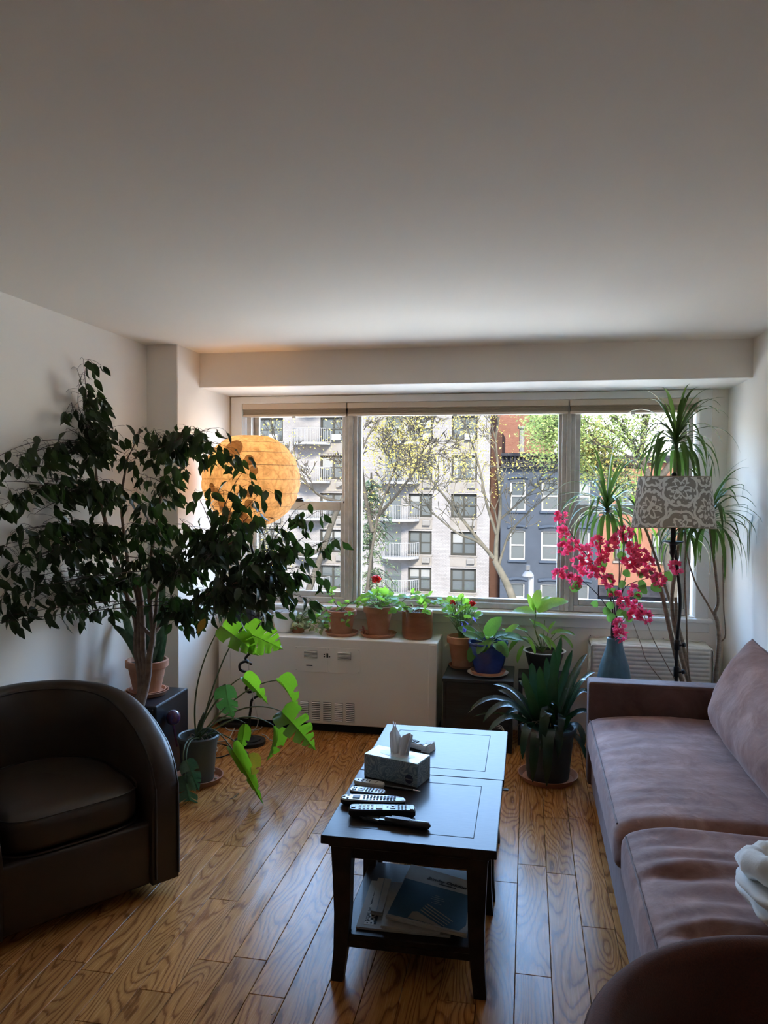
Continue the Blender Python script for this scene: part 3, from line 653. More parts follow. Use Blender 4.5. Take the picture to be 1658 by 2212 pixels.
# blue painted townhouse
random.seed(5)
t = thing('townhouse', 'slate blue painted brick townhouse with white sash windows and dark cornice', 'building', (1.3, YF_S + 5, -9))
hb = [(x, x + w, z0, z1) for (x, w) in ((-1.07, .96), (.83, 1.08), (2.78, .96)) for z0, z1 in ((.06, 1.86), (-2.99, -1.16), (-6.2, -4.42))]
wall_holes(-1.64, 4.25, -9, 2.75, hb, YF_S - .02, .3).obj('brick_wall', BR_B, t, 0); G().span((-1.64, YF_S + .32, -9), (4.25, YF_S + 9, 3.0)).obj('building_core', BLUE_TR, t, 0)
for a, b, c, d in hb:
    w = far_window(t, a, b, c, d, YF_S + .06, 'single', FR_W)
    G().span((a - .1, YF_S - .14, c - .14), (b + .1, YF_S + .1, c), .02).obj('sill', BLUE_TR, w, 0)
    g = G(); n = 8
    for i in range(n):
        u0, u1 = i / n, (i + 1) / n; g.span((lerp(a - .14, b + .14, u0), YF_S - .15, d + .16 + .08 * sin(pi * u0)), (lerp(a - .14, b + .14, u1), YF_S, d + .30 + .08 * sin(pi * (u0 + u1) / 2)))
    g.obj('lintel', BLUE_TR, w, 0)
g = G(); g.span((-1.62, YF_S - .45, 2.75), (4.18, YF_S + .3, 2.92)); g.span((-1.62, YF_S - .25, 2.92), (4.18, YF_S + .3, 3.42)); g.span((-1.63, YF_S - .6, 3.42), (4.18, YF_S + .4, 3.58))
for i in range(24): g.span((-1.6 + i * .25, YF_S - .40, 2.98), (-1.5 + i * .25, YF_S - .2, 3.40))
g.obj('cornice', CORN, t, 0)
g = G(); g.span((.22, YF_S + 1.5, 3.0), (1.0, YF_S + 2.2, 4.75)); g.span((.34, YF_S + 1.6, 4.75), (.90, YF_S + 2.1, 4.95)); c_ = g.obj('chimney', BR_R, t, 0)
g = G(); g.lathe([(.12, 0), (.10, .3), (.13, .36)], 8, (.72, YF_S + 1.85, 4.95)); g.obj('chimney_pot', BR_O, c_, 30)
g = G(); g.tube([(-.42, YF_S + 1.6, 3), (-.42, YF_S + 1.6, 5.2)], .16, 8); g.tube([(-.42, YF_S + 1.6, 5.2), (-.42, YF_S + 1.6, 5.35)], .26, 8); g.obj('vent_pipe', AC_M, t, 30)

# tall red brick building behind the townhouse
t = thing('brick_tower', 'tall red brick building rising behind the blue townhouse roof', 'building', (-.3, 66, -9))
G().span((-4.2, 60, -9), (1.95, 75, 16)).obj('brick_wall', BR_R, t, 0)
for i, (x, z) in enumerate([(x, z) for x in (-2.0, -.2) for z in (9.5, 12.2)]): far_window(t, x, x + .9, z, z + 1.4, 59.85, 'single', FR_W)

# dark brick return wall between the white block and the townhouse
t = thing('side_building', 'narrow dark brown brick wall in the gap beside the white block', 'building', (-2, 52, -9))
G().span((-2.32, YF_S + 1.2, -9), (-1.64, YF_S + 8, 5.0)).obj('brick_wall', BR_D, t, 0)

# orange brick house on the right
random.seed(9)
t = thing('townhouse', 'orange red brick townhouse half hidden by the green street tree', 'building', (7.6, YF_S + 5, -9))
hb = [(x, x + 1.12, z0, z1) for x in (5.2, 7.3, 9.4) for z0, z1 in ((.1, 1.75), (-2.9, -1.2))]
wall_holes(4.25, 12.5, -4.4, 3.0, hb, YF_S + .02, .3).obj('brick_wall', BR_O, t, 0); G().span((4.25, YF_S + .36, -9), (12.5, YF_S + 9, 3.0)).obj('building_core', BR_O, t, 0)
for a, b, c, d in hb:
    w = far_window(t, a, b, c, d, YF_S + .12, 'pair', FR_D); G().span((a - .1, YF_S - .1, c - .12), (b + .1, YF_S + .1, c)).obj('sill', BR_T, w, 0)
g = G(); g.span((4.3, YF_S - .3, -5.0), (12.5, YF_S + .3, -4.4)); g.span((4.3, YF_S + .1, -9), (12.5, YF_S + .3, -5.0))
g.obj('shop_front', CORN, t, 0); g = G()
for i in range(4): g.span((4.7 + i * 2, YF_S - .02, -8.2), (6.3 + i * 2, YF_S + .08, -5.3))
g.obj('shop_window', PANE, t, 0)
g = G(); g.span((4.26, YF_S - .35, 3.0), (12.5, YF_S + .4, 3.45)); g.obj('cornice', CORN, t, 0)

# far houses closing the street on the right
t = thing('far_row_house', 'distant dull red row house behind the green street tree', 'building', (18, 60, -9))
hb = [(x, x + 1.2, z, z + 1.7) for x in (14.5, 17.3, 20.1) for z in (-5.5, -2.3, .9)]
wall_holes(12.6, 23, -9, 3.4, hb, YF_S + 2, .3).obj('brick_wall', BR_R, t, 0); G().span((12.6, YF_S + 2.36, -9), (23, YF_S + 9, 3.4)).obj('building_core', BR_R, t, 0)
for a, b, c, d in hb: far_window(t, a, b, c, d, YF_S + 2.12, 'single', FR_W)

# street lamp
LP = (0.132, 24.000, -1.940)
t = thing('street_lamp', 'white street lamp post with bell shaped head in front of blue townhouse', 'lamp', (LP[0], 24, -9))
LT = (0.037, 24.000, -1.083)
g = G(); g.tube([(LP[0], 24, -9), (LP[0], 24, -1.2), (LT[0] + .04, 24, LT[2] + .02), (LT[0] - .02, 23.95, LT[2] + .05)], [.10, .085, .075, .065], 10); g.obj('post', WHITE_M, t, 40)
g = G(); g.lathe([(.05, .10), (.10, .08), (.165, .0), (.18, -.06), (.14, -.08)], 14, (LT[0], 23.9, LT[2] - .02)); g.obj('lamp_head', WHITE_M, t, 40)
g = G(); g.lathe([(.075, 0), (.075, .14), (.05, .16)], 10, (LT[0] - .01, 23.9, LT[2] + .11)); g.obj('light_sensor', AC_M, t, 40)

# ---------------------------------------------------------------- street trees
def grow(g, tips, p, d, ln, r, depth, spread=.55, droop=0.0, minr=.012, kids=(2, 3)):
    """a limb that bends a little, then forks"""
    n = 3; pts = [Vector(p)]; dd = Vector(d).normalized()
    for i in range(n):
        dd = (dd + Vector((rnd(-1, 1), rnd(-1, 1), rnd(-1, 1))) * .16 + Vector((0, 0, -droop))).normalized()
        pts.append(pts[-1] + dd * ln / n)
    g.tube(pts, [lerp(r, r * .66, i / n) for i in range(n + 1)], 6 if r > .05 else (4 if r > .02 else 3), False)
    if depth <= 1: tips.extend((q, dd) for q in pts[1:])
    if depth == 0: return
    for k in range(random.randint(*kids)):
        q = pts[random.choice((2, 3, 3))]; a = Vector((rnd(-1, 1), rnd(-1, 1), rnd(-.7, 1))).normalized()
        grow(g, tips, q, (dd + a * spread * rnd(.7, 1.5)), ln * rnd(.62, .85), max(minr, r * .62), depth - 1, spread, droop, minr, kids)

def leaf_cloud(tips, n, s, spread, m, parent, prob=lambda p: 1.0):
    g = G()
    for k in range(n):
        p, d = random.choice(tips)
        q = p + Vector((rnd(-1, 1), rnd(-1, 1), rnd(-1, 1))) * spread
        if random.random() > prob(q): continue
        M = frame_of(q, (rnd(-1, 1), rnd(-1, 1), rnd(-1, .4)), (rnd(-1, 1), rnd(-1, 1), 1), s * rnd(.6, 1.3))
        g.add([(0, -.5, 0), (.34, -.05, .10), (0, .62, 0), (-.34, -.05, .10)], [(0, 1, 2), (0, 2, 3)], M)
    return g.obj('foliage', m, parent, 0, kind='stuff')

def tree(name, label, base, limbs, m_bark, depth, ln, spread, droop=0, kids=(2, 3)):
    """limbs: list of (points, start radius, end radius); each limb end and the second half of each limb sprout forks"""
    t = thing(name, label, 'tree', base); g = G(); tips = []
    for pts, r0, r1, sprout in limbs:
        c = spline(pts, 5); n = len(c); g.tube(c, [lerp(r0, r1, i / (n - 1)) for i in range(n)], 8)
        if not sprout: continue
        d = (c[-1] - c[-3]).normalized()
        for k in range(3): grow(g, tips, c[-1], d + Vector((rnd(-1, 1), rnd(-1, 1), rnd(-.4, 1))) * .5, ln, r1, depth, spread, droop, .011, kids)
        for i in range(n // 3, n - 1, 3):
            d = (c[i + 1] - c[i]).normalized()
            grow(g, tips, c[i], d + Vector((rnd(-1, 1), rnd(-1, 1), rnd(-.3, 1))) * .9, ln * .8, max(.014, lerp(r0, r1, i / n) * .45), depth - 1, spread, droop, .011, kids)
    g.obj('trunk', m_bark, t, 60)
    return t, tips

random.seed(21)
Y1 = 22
t, tips = tree('plane_tree', 'mottled pale plane tree with thin yellow autumn leaves, in front of white block', (.35, 22, -9), [
    ([(.5, 22, -9), (.25, 22, -4), (-0.369, 22.000, -1.647), (-0.903, 22.000, -0.513)], .17, .09, False),
    ([(-0.877, 22.000, -0.539), (-0.862, 22.100, 0.075), (-0.771, 22.200, 1.000), (-0.853, 22.300, 2.127), (-0.928, 22.300, 2.923)], .075, .022, True),
    ([(-0.943, 22.000, -0.448), (-1.527, 21.800, 0.280), (-2.162, 21.500, 1.133), (-2.718, 21.200, 1.841)], .062, .02, True),
    ([(-0.983, 22.000, -0.383), (-1.381, 21.600, 0.035), (-1.913, 21.000, 0.322), (-2.570, 20.600, 0.898)], .05, .018, True),
    ([(-0.863, 22.100, 0.208), (-1.178, 22.400, 1.124), (-1.407, 22.700, 2.135), (-1.780, 23.000, 3.243)], .048, .016, True),
    ([(-0.741, 22.200, 0.668), (-0.376, 22.000, 1.010), (0.131, 21.700, 1.474), (0.618, 21.400, 1.920)], .038, .014, True),
    ([(-0.797, 22.000, -0.708), (-0.669, 21.900, -0.235), (-0.427, 21.700, 0.371), (0.258, 21.400, 1.097), (0.912, 21.000, 1.669)], .042, .014, True)], T_BARK, 4, .66, .62)
leaf_cloud(tips, 12500, .066, .42, T_YEL, t, lambda q: .05 + .75 * max(0, min(1, (q.z - 1.3) / 1.2)))

t, tips = tree('bare_tree', 'nearly bare street tree with fine twigs filling the left window', (-6.4, 19, -9), [
    ([(-6.2, 19, -9), (-6.3, 19, -4), (-5.106, 19.000, 0.030), (-4.684, 19.000, 1.161)], .12, .06, False),
    ([(-4.684, 19.000, 1.161), (-4.334, 19.300, 2.170), (-4.016, 19.500, 3.013)], .045, .016, True), ([(-4.684, 19.000, 1.161), (-5.123, 18.600, 1.339), (-5.486, 18.400, 1.741), (-6.081, 18.200, 2.594)], .045, .016, True),
    ([(-4.219, 20.000, -1.520), (-4.099, 20.000, -0.399), (-3.956, 20.200, 0.707), (-3.620, 20.400, 1.828), (-3.343, 20.600, 2.710)], .05, .016, True),
    ([(-4.061, 20.100, 0.338), (-4.319, 20.400, 1.197), (-4.540, 20.800, 2.213), (-4.654, 21.000, 3.122)], .07, .025, True),
    ([(-3.894, 20.200, 0.833), (-3.327, 19.800, 1.400), (-2.786, 19.400, 2.057)], .05, .02, True), ([(-5.106, 19.000, 0.030), (-5.450, 18.500, -0.171), (-6.011, 18.000, 0.089)], .06, .02, True)], T_BARK2, 5, .56, .6, 0, (2, 3))
leaf_cloud(tips, 4600, .055, .65, T_YEL, t)

# conifer: flat drooping sprays
t = thing('conifer', 'feathery green conifer at the lower left of the middle window', 'tree', (-5.6, 24, -9)); g = G(); tr = G(); yw = (-4.912, 24.000, -1.993)
tr.tube([(yw[0], 24, -9), (yw[0], 24, 2.0)], [.22, .03], 7)
for k in range(150):
    z = rnd(-5, 1.8); a = rnd(0, 2 * pi); ln = lerp(2.1, .35, (z + 5) / 6.8) * rnd(.7, 1.1); pts = bez((yw[0], 24, z), (yw[0] + cos(a) * ln * .6, 24 + sin(a) * ln * .6, z + .15), (yw[0] + cos(a) * ln, 24 + sin(a) * ln, z - .35 * ln), 6)
    tr.tube(pts, .014, 3, False)
    for p in pts[1:]:
        for j in range(9):
            q = p + Vector((rnd(-1, 1), rnd(-1, 1), rnd(-.5, .3))) * .18
            g.add([(0, -.5, 0), (.16, 0, .02), (0, .6, 0), (-.16, 0, .02)], [(0, 1, 2, 3)], frame_of(q, (cos(a) + rnd(-1, 1), sin(a) + rnd(-1, 1), rnd(-.8, .1)), (rnd(-.4, .4), rnd(-.4, .4), 1), .15 * rnd(.6, 1.3)))
tr.obj('trunk', T_BARK2, t, 60); g.obj('foliage', T_YEW, t, 0, kind='stuff')

t, tips = tree('locust_tree', 'leafy light green street tree spreading behind the right window', (4.7, 20, -9), [
    ([(3.702, 20.000, -3.569), (3.601, 20.000, -1.135), (3.414, 20.000, 0.130), (3.173, 20.000, 1.278)], .20, .13, False),
    ([(3.173, 20.000, 1.278), (2.827, 20.000, 2.197), (2.760, 20.000, 2.887)], .11, .04, True), ([(2.941, 20.000, 1.967), (2.234, 19.700, 2.472), (1.663, 19.500, 2.635)], .05, .018, True),
    ([(3.057, 20.000, 1.622), (3.698, 20.000, 2.426), (4.439, 20.000, 2.990)], .10, .03, True), ([(2.827, 20.000, 2.197), (2.181, 20.300, 2.968), (1.508, 20.500, 3.224)], .06, .025, True),
    ([(2.884, 20.000, 2.082), (2.102, 20.500, 2.151), (1.664, 20.800, 2.219), (1.261, 21.000, 2.408)], .05, .016, True),
    ([(3.292, 20.000, 0.819), (2.789, 20.400, 1.149), (2.468, 20.600, 1.499)], .05, .02, True), ([(2.827, 20.000, 2.197), (2.394, 20.200, 3.018), (1.954, 20.400, 3.566)], .06, .02, True), ([(2.797, 20.000, 2.657), (2.917, 20.000, 3.344), (3.130, 20.000, 3.684)], .06, .02, True)], T_BARK2, 3, .62, .6)
leaf_cloud(tips, 26000, .078, .38, T_GRN, t)

t = thing('shrub', 'low green shrub at the foot of the blue townhouse gap', 'shrub', (-1.5, 40, -9)); g = G(); tr = G(); sb = (-1.716, 40.000, -4.187)
tips = []
for k in range(7): grow(tr, tips, (sb[0] + rnd(-.2, .2), 40, -6.2), (rnd(-.5, .5), rnd(-.5, .5), 1), .5, .04, 3)
tr.tube([(sb[0], 40, -9), (sb[0], 40, -6.1)], .08, 6); tr.obj('stems', T_BARK2, t, 60); leaf_cloud(tips, 1500, .13, .25, T_YEW, t)

# ---------------------------------------------------------------- fan coil cabinet under the window
CX0, CX1, CY, CT, CB = -2.012, -0.548, 4.787, 0.620, 0.060
t = thing('convector_cabinet', 'long low cream steel heating cabinet with louvre vents under the left windows', 'heater', ((CX0 + CX1) / 2, CY + .15, 0))
G().span((CX0, CY, CB), (CX1, YW, CT), 0.006, 2).obj('body', STEEL_P, t, 10)
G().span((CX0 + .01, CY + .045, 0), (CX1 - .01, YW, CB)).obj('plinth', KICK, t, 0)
G().span((CX0 + .004, CY - .004, CB + .004), (CX0 + .085, CY + .01, CT - .012), .002).obj('end_strip', STEEL_P, t)
G().span((CX1 - .055, CY - .004, CB + .004), (CX1 - .004, CY + .01, CT - .012), .002).obj('end_strip', STEEL_P, t)
PX = [-1.482, -1.263, -1.043]
for a, b in zip(PX, PX[1:]):
    pn = G().span((a + .001, CY - .0025, .399), (b - .001, CY + .004, .562), .001).obj('access_panel', STEEL_P, t)
    for sx in (a + .010, b - .010):
        for sz in (.409, .552): G().lathe([(.0035, 0), (.003, .0015), (0, .002)], 8, M=Matrix.Translation((sx, CY - .0025, sz)) @ Matrix.Rotation(pi / 2, 4, 'X')).obj('screw', ALU, pn)
def louvre(x0, x1, z0, z1, n, y, name, parent):
    g = G(); g.cur = 0; st = (z1 - z0) / n
    for k in range(n):
        z = z0 + k * st
        g.add([(x0, y, z), (x1, y, z), (x1, y - .009, z + st * .35), (x0, y - .009, z + st * .35), (x0, y, z + st * .80), (x1, y, z + st * .80)], [(0, 1, 2, 3), (3, 2, 5, 4), (0, 3, 4), (1, 5, 2)])
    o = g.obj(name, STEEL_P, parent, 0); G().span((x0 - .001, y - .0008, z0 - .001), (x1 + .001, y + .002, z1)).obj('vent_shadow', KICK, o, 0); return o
for x0, x1 in ((-1.418, -1.331), (-1.193, -1.107)): louvre(x0, x1, .489, .538, 6, CY - .0030, 'vent_grille', t)
for k in range(5):
    x = -1.442 + k * .0767; louvre(x, x + .052, .082, .204, 10, CY - .0008, 'vent_grille', t)
g = G(); g.span((-1.268, CY - .006, .497), (-1.257, CY, .525), .001); g.obj('rocker_switch', DARK, t)
for dx, dz in ((-.021, .004), (-.021, -.011), (.014, -.010)): G().lathe([(.0048, 0), (.004, .004), (0, .0045)], 10, M=Matrix.Translation((-1.262 + dx, CY - .002, .513 + dz)) @ Matrix.Rotation(pi / 2, 4, 'X')).obj('button', DARK, t)
G().span((-1.405, CY - .004, .437), (-1.362, CY, .444), .001).obj('maker_badge', DARK, t)

# ---------------------------------------------------------------- coffee table: two square end tables pushed together
def end_table(label, x0, x1, y0, y1, name='end_table'):
    TZ = .4927; t = thing(name, label, 'table', ((x0 + x1) / 2, (y0 + y1) / 2, 0), group='pair of dark end tables')
    top = G().span((x0, y0, TZ - .028), (x1, y1, TZ), .003, 2).obj('tabletop', ESP, t, 10)
    for (a, b) in (((x0 + .075, y0 + .075), (x1 - .075, y0 + .0775)), ((x0 + .075, y1 - .0775), (x1 - .075, y1 - .075)), ((x0 + .075, y0 + .0775), (x0 + .0775, y1 - .0775)), ((x1 - .0775, y0 + .0775), (x1 - .075, y1 - .0775))):
        G().span((a[0], a[1], TZ - .002), (b[0], b[1], TZ + .0006)).obj('inlay_line', GROOVE, top, 0)
    G().span((x0 + .018, y0 + .018, TZ - .046), (x1 - .018, y1 - .018, TZ - .028), .010, 3).obj('cove_moulding', ESP, t, 10)
    lx0, lx1, ly0, ly1 = x0 + .062, x1 - .062, y0 + .062, y1 - .062
    for k, (a, b) in enumerate((((lx0, ly0 - .012), (lx1, ly0 + .012)), ((lx0, ly1 - .012), (lx1, ly1 + .012)), ((lx0 - .012, ly0), (lx0 + .012, ly1)), ((lx1 - .012, ly0), (lx1 + .012, ly1)))):
        G().span((a[0], a[1], .402), (b[0], b[1], TZ - .046), .002).obj('apron', ESP, t)
    for sx in (-1, 1):
        for sy in (-1, 1):
            px, py = (lx0 if sx < 0 else lx1), (ly0 if sy < 0 else ly1)
            g = G(); prof = [(0, .020, .014), (.10, .0225, .004), (.22, .026, -.001), (.34, .029, 0), (.447, .034, 0)]   # height, half width, outward kick (sabre leg)
            vs = []
            for z, w, k in prof:
                cx, cy = px + sx * k, py + sy * k; vs += [(cx - w, cy - w, z), (cx + w, cy - w, z), (cx + w, cy + w, z), (cx - w, cy + w, z)]
            n = len(prof); g.add(vs, [(3, 2, 1, 0), (4 * n - 4, 4 * n - 3, 4 * n - 2, 4 * n - 1)] + [(4 * i + j, 4 * i + (j + 1) % 4, 4 * i + 4 + (j + 1) % 4, 4 * i + 4 + j) for i in range(n - 1) for j in range(4)])
            g.obj('leg', ESP, t)
    G().span((x0 + .055, y0 + .045, .130), (x1 - .055, y1 - .045, .152), .003).obj('lower_shelf', ESP, t)
    for y in (ly0, ly1): G().span((lx0, y - .012, .105), (lx1, y + .012, .130), .002).obj('shelf_rail', ESP, t)
    return t
TX0, TX1, TY0, TYM, TY1 = -.641, -.080, 2.349, 2.930, 3.523
front_table = end_table('dark espresso square end table nearest the camera, newspapers on its shelf', TX0, TX1, TY0, TYM - .001)
G().span((TX1 - .02, TYM - .022, .4602), (TX1 + .022, TYM - .002, .4645), .002).obj('leather_tab', TWIG, front_table)
end_table('dark espresso square end table behind the other, nearer the window', TX0 + .002, TX1 + .004, TYM + .001, TY1)

# ---------------------------------------------------------------- sofa along the right wall
def pillow(g, c, size, ex=3.2, n=14, M=None, dent=None, wr=0.0, seed=0.0):
    """stuffed cushion: rounded box with crowned faces"""
    def sp(t, e): return math.copysign(abs(t) ** e, t)
    def fn(u, v):
        a = (u * 2 - 1) * pi; b = (v - .5) * pi; e = 2 / ex
        x, y, z = sp(cos(b), e) * sp(cos(a), e), sp(cos(b), e) * sp(sin(a), e), sp(sin(b), e * 1.25)
        p = Vector((x * size[0] / 2, y * size[1] / 2, z * size[2] / 2))
        if dent: p = dent(p)
        if wr:
            w = sin(p.y * 34 + 3 * sin(p.x * 9 + seed)) * (.5 + .5 * sin(p.x * 11 + p.y * 5 + seed)); p.z += wr * w * (1 if z > 0 else 0) * max(0, 1 - abs(x) ** 6)
        return p
    g.grid(fn, n * 4, n * 2, (M or Matrix()) if c is None else Matrix.Translation(c) @ (M or Matrix()), cu=True)
    return g
t = thing('sofa', 'mauve velvet sofa along the right wall with loose seat and back cushions', 'sofa', (.76, 2.85, 0))
SX0, SX1, SY0, SY1 = .335, 1.195, 1.72, 4.12
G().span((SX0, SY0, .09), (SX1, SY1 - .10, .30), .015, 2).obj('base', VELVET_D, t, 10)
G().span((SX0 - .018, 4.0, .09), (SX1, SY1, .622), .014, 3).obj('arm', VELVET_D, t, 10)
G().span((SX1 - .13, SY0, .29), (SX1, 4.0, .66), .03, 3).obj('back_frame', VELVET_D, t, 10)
for x in (SX0 + .06, SX1 - .06):
    for y in (SY0 + .08, SY1 - .08): G().lathe([(.018, 0), (.026, .09)], 12, (x, y, 0)).obj('foot', ESP, t)
import mathutils
def seat_cushion(y0, y1, zt, zb, x0, x1, seed, wr):
    def fn(u, v):
        # u along the section loop (front face, top, back, underside), v across the width
        y = lerp(y0, y1, v); e = min(v, 1 - v) * (y1 - y0); edge = 1 - (1 - min(1, e / .09)) ** 2.2
        hz = (zt - zb) / 2; zc = (zt + zb) / 2; xc = (x0 + x1) / 2; hx = (x1 - x0) / 2
        a = u * 2 * pi; sx = math.copysign(abs(cos(a)) ** .30, -cos(a)); sz = math.copysign(abs(sin(a)) ** .42, sin(a))
        crown = .020 * (1 - sx * sx) * edge if sz > 0 else 0
        p = Vector((xc + sx * (hx - .02 * (1 - edge)), y, zc + sz * hz * (.40 + .60 * edge) + crown))
        if sz > .2:                                     # creases pulled from the front seam
            k = max(0, 1 - abs((p.x - (x0 + .16)) / .26)); w = mathutils.noise.noise(Vector((p.x * 3.0, p.y * 17 + seed, seed)))
            p.z += wr * k * w * edge + .006 * mathutils.noise.noise(Vector((p.x * 5, p.y * 5, seed + 4))) * edge
        return p
    g = G(); g.grid(fn, 72, 84, cu=True)
    n = 84; nu = 72
    g.f.append(tuple((i * (n + 1)) for i in range(nu))); g.f.append(tuple((i * (n + 1) + n) for i in range(nu - 1, -1, -1))); g.mi += [0, 0]
    o = g.obj('seat_cushion', VELVET, t, 80)
    pg = G(); pg.tube([(x0 + .014, lerp(y0 + .075, y1 - .075, i / 30), zt - .022 + .002 * sin(i * 2.1)) for i in range(31)], .0035, 6); pg.obj('seam_piping', VELVET_D, o)
    return o
seat_cushion(2.655, 3.995, .470, .275, .305, 1.09, 1.3, .010)
seat_cushion(1.735, 2.675, .484, .285, .318, 1.09, 6.1, .030)
def knife_cushion(c, W, Hh, T, tilt, seed):
    """loose back cushion with sewn edges and pointed corners, slumped and creased"""
    g = G(); M = Matrix.Translation(c) @ Matrix.Rotation(radians(tilt), 4, 'Y'); nu, nv = 64, 40
    def face(side):
        def fn(u, v):
            a, b = u * 2 - 1, v * 2 - 1
            a = math.copysign(abs(a) ** .8, a); b = math.copysign(abs(b) ** .8, b)
            y = a * W / 2 * (1 - .035 * (1 - b * b)) ; z = b * Hh / 2 * (1 - .10 * (1 - a * a) * (1 if b > 0 else .2))
            k = ((1 - abs(a) ** 4) * (1 - abs(b) ** 3.2)) ** .48; n_ = mathutils.noise.noise(Vector((y * 5, z * 6, seed))) ; cr = mathutils.noise.noise(Vector((y * 3 + z * 9, z * 13 - y * 4, seed + 3)))
            pull = max(0, abs(a) - .45) * max(0, abs(b) - .2)
            x = side * T / 2 * k * (1.15 - .25 * b) + (.016 * n_ + .030 * cr * (.35 + pull * 2.2)) * k * (1 if side < 0 else .3) + .03 * (1 - b * b)  * side * .3
            return (x, y, z)
        return fn
    g.grid(face(-1), nu, nv, M); n0 = len(g.f); g.grid(face(1), nu, nv, M); g.f[n0:] = [f[::-1] for f in g.f[n0:]]
    o = g.obj('back_cushion', VELVET, t, 180); pg = G(); f = face(-1)
    loop = [f(i / 40, 0) for i in range(40)] + [f(1, i / 24) for i in range(24)] + [f(1 - i / 40, 1) for i in range(40)] + [f(0, 1 - i / 24) for i in range(25)]
    pg.tube([M @ Vector(q) for q in loop], .0035, 5, False); pg.obj('seam_piping', VELVET_D, o)
knife_cushion((1.012, 3.345, .660), 1.25, .46, .25, 17, 1.7); knife_cushion((1.012, 2.235, .655), .93, .46, .24, 16, 5.2)

# ---------------------------------------------------------------- barrel chairs
def barrel_chair(name, label, loc, rz, R, arm, rim, m, mp, th=.10, zb=.05, seat_z=.45, tilt=None, drop=True, seat=True):
    """rounded tub chair in its own frame, facing +x. rim(s) = height of the rim, s = 0 at an arm front .. 1 at the middle of the back"""
    t = thing(name, label, 'armchair', loc, rz, local=True)
    path = []                                            # (centre point, outward normal, s)
    n1, n2 = 12, 30; tot = arm + R * pi / 2
    for i in range(n1): x = arm * (1 - i / n1); path.append((Vector((x, R, 0)), Vector((0, 1, 0)), (arm - x) / tot))
    for i in range(n2 + 1):
        a = pi / 2 + pi * i / n2; nrm = Vector((cos(a), sin(a), 0)); s = (arm + R * min(a - pi / 2, 3 * pi / 2 - a)) / tot; path.append((nrm * R, nrm, s))
    for i in range(1, n1 + 1): x = arm * i / n1; path.append((Vector((x, -R, 0)), Vector((0, -1, 0)), (arm - x) / tot))
    def sect(p, nrm, s):
        zt = rim(s); r = th * .5; out = []
        out += [p + Vector((0, 0, zb)), p + Vector((0, 0, (zb + zt) / 2)), p + Vector((0, 0, zt - .030))]
        for k in range(1, 6): a = pi / 2 - (pi / 2) * k / 3 if False else pi * k / 6; out.append(p - nrm * (r - r * cos(a)) + Vector((0, 0, zt - .030 + .030 * sin(a))))
        out += [p - nrm * th + Vector((0, 0, zt - .030)), p - nrm * (th + .012) + Vector((0, 0, (zt + .2) / 2)), p - nrm * (th + .01) + Vector((0, 0, zb))]
        return out
    S = [sect(*q) for q in path]; m_ = len(S[0]); g = G()
    g.add([v for s in S for v in s], [(i * m_ + j, (i + 1) * m_ + j, (i + 1) * m_ + j + 1, i * m_ + j + 1) for i in range(len(S) - 1) for j in range(m_ - 1)] + [tuple(range(m_)), tuple(range(len(S) * m_ - 1, (len(S) - 1) * m_ - 1, -1))])
    shell = g.obj('tub_shell', m, t, 50)
    for off in ((0.002, th - .004) if th > .08 else (0.002,)):                       # double welt along the rim
        g = G(); pts = [p - nrm * off + Vector((0, 0, rim(s) - .026)) for p, nrm, s in path]
        p0, n0, s0 = path[0]; p1, n1_, s1 = path[-1]
        pts = [p0 - n0 * off + Vector((.003, 0, z)) for z in (zb + .02, (zb + rim(s0)) / 2)] + pts + [p1 - n1_ * off + Vector((.003, 0, z)) for z in ((zb + rim(s1)) / 2, zb + .02)]
        g.tube(pts, .0048, 6); g.obj('piping', mp, shell)
    w = R - th - .012
    def seat_fn(u, v):                                    # D-shaped cushion
        a = u * 2 * pi; bx = -w * .96 if cos(a) < 0 else arm - .025
        x = bx * abs(cos(a)) ** (1.0 if cos(a) < 0 else .35); x = -abs(x) if cos(a) < 0 else abs(x); y = w * math.copysign(abs(sin(a)) ** (1.0 if cos(a) < 0 else .45), sin(a))
        b = (v - .5) * pi; k = abs(cos(b)) ** .22; zz = math.copysign(abs(sin(b)) ** .6, sin(b))
        return (x * k, y * k, seat_z - .085 + .08 * zz + (.014 * (1 - k) if zz > 0 else 0))
    if seat:
        g = G(); g.grid(seat_fn, 64, 20, cu=True); cu = g.obj('seat_cushion', m, t, 60)
        for zz in (.063, -.063):
            g = G(); loop = [Vector(seat_fn(i / 96, .5)) for i in range(97)]; g.tube([Vector((q.x, q.y, seat_z - .085 + zz)) for q in loop], .004, 6, False); g.obj('piping', mp, cu)
    g = G(); g.span((arm - .05, -w - .005, zb), (arm - .015, w + .005, seat_z - .155), .012, 3); g.span((-R * .6, -w, zb + .05), (arm - .03, w, seat_z - .165)); g.obj('front_rail', m, t)
    g = G(); g.lathe([(R * .62, 0), (R * .66, .008), (R * .66, zb)], 32); g.obj('swivel_base', DARK, t, 40)
    return t
rim1 = lambda s: lin([(0, .448), (.02, .508), (.08, .590), (.19, .652), (.29, .686), (.40, .708), (.6, .735), (.8, .748), (1, .752)], s)
barrel_chair('barrel_armchair', 'dark brown leather barrel armchair at the left edge, with double piping', (-1.885, 2.735, 0), math.atan2(-.6, .8), .382, .38, rim1, LEATHER, PIPING)
rim2 = lambda s: lin([(0, .60), (.05, .67), (.2, .715), (1, .72)], s)
barrel_chair('tub_armchair', 'rust brown fabric tub armchair at the lower right corner, back to the sofa', (.508, 1.235, 0), -pi / 2, .412, .42, rim2, RUST, mat('rust_piping', (0.075, 0.020, 0.013), 0.85), th=.055)

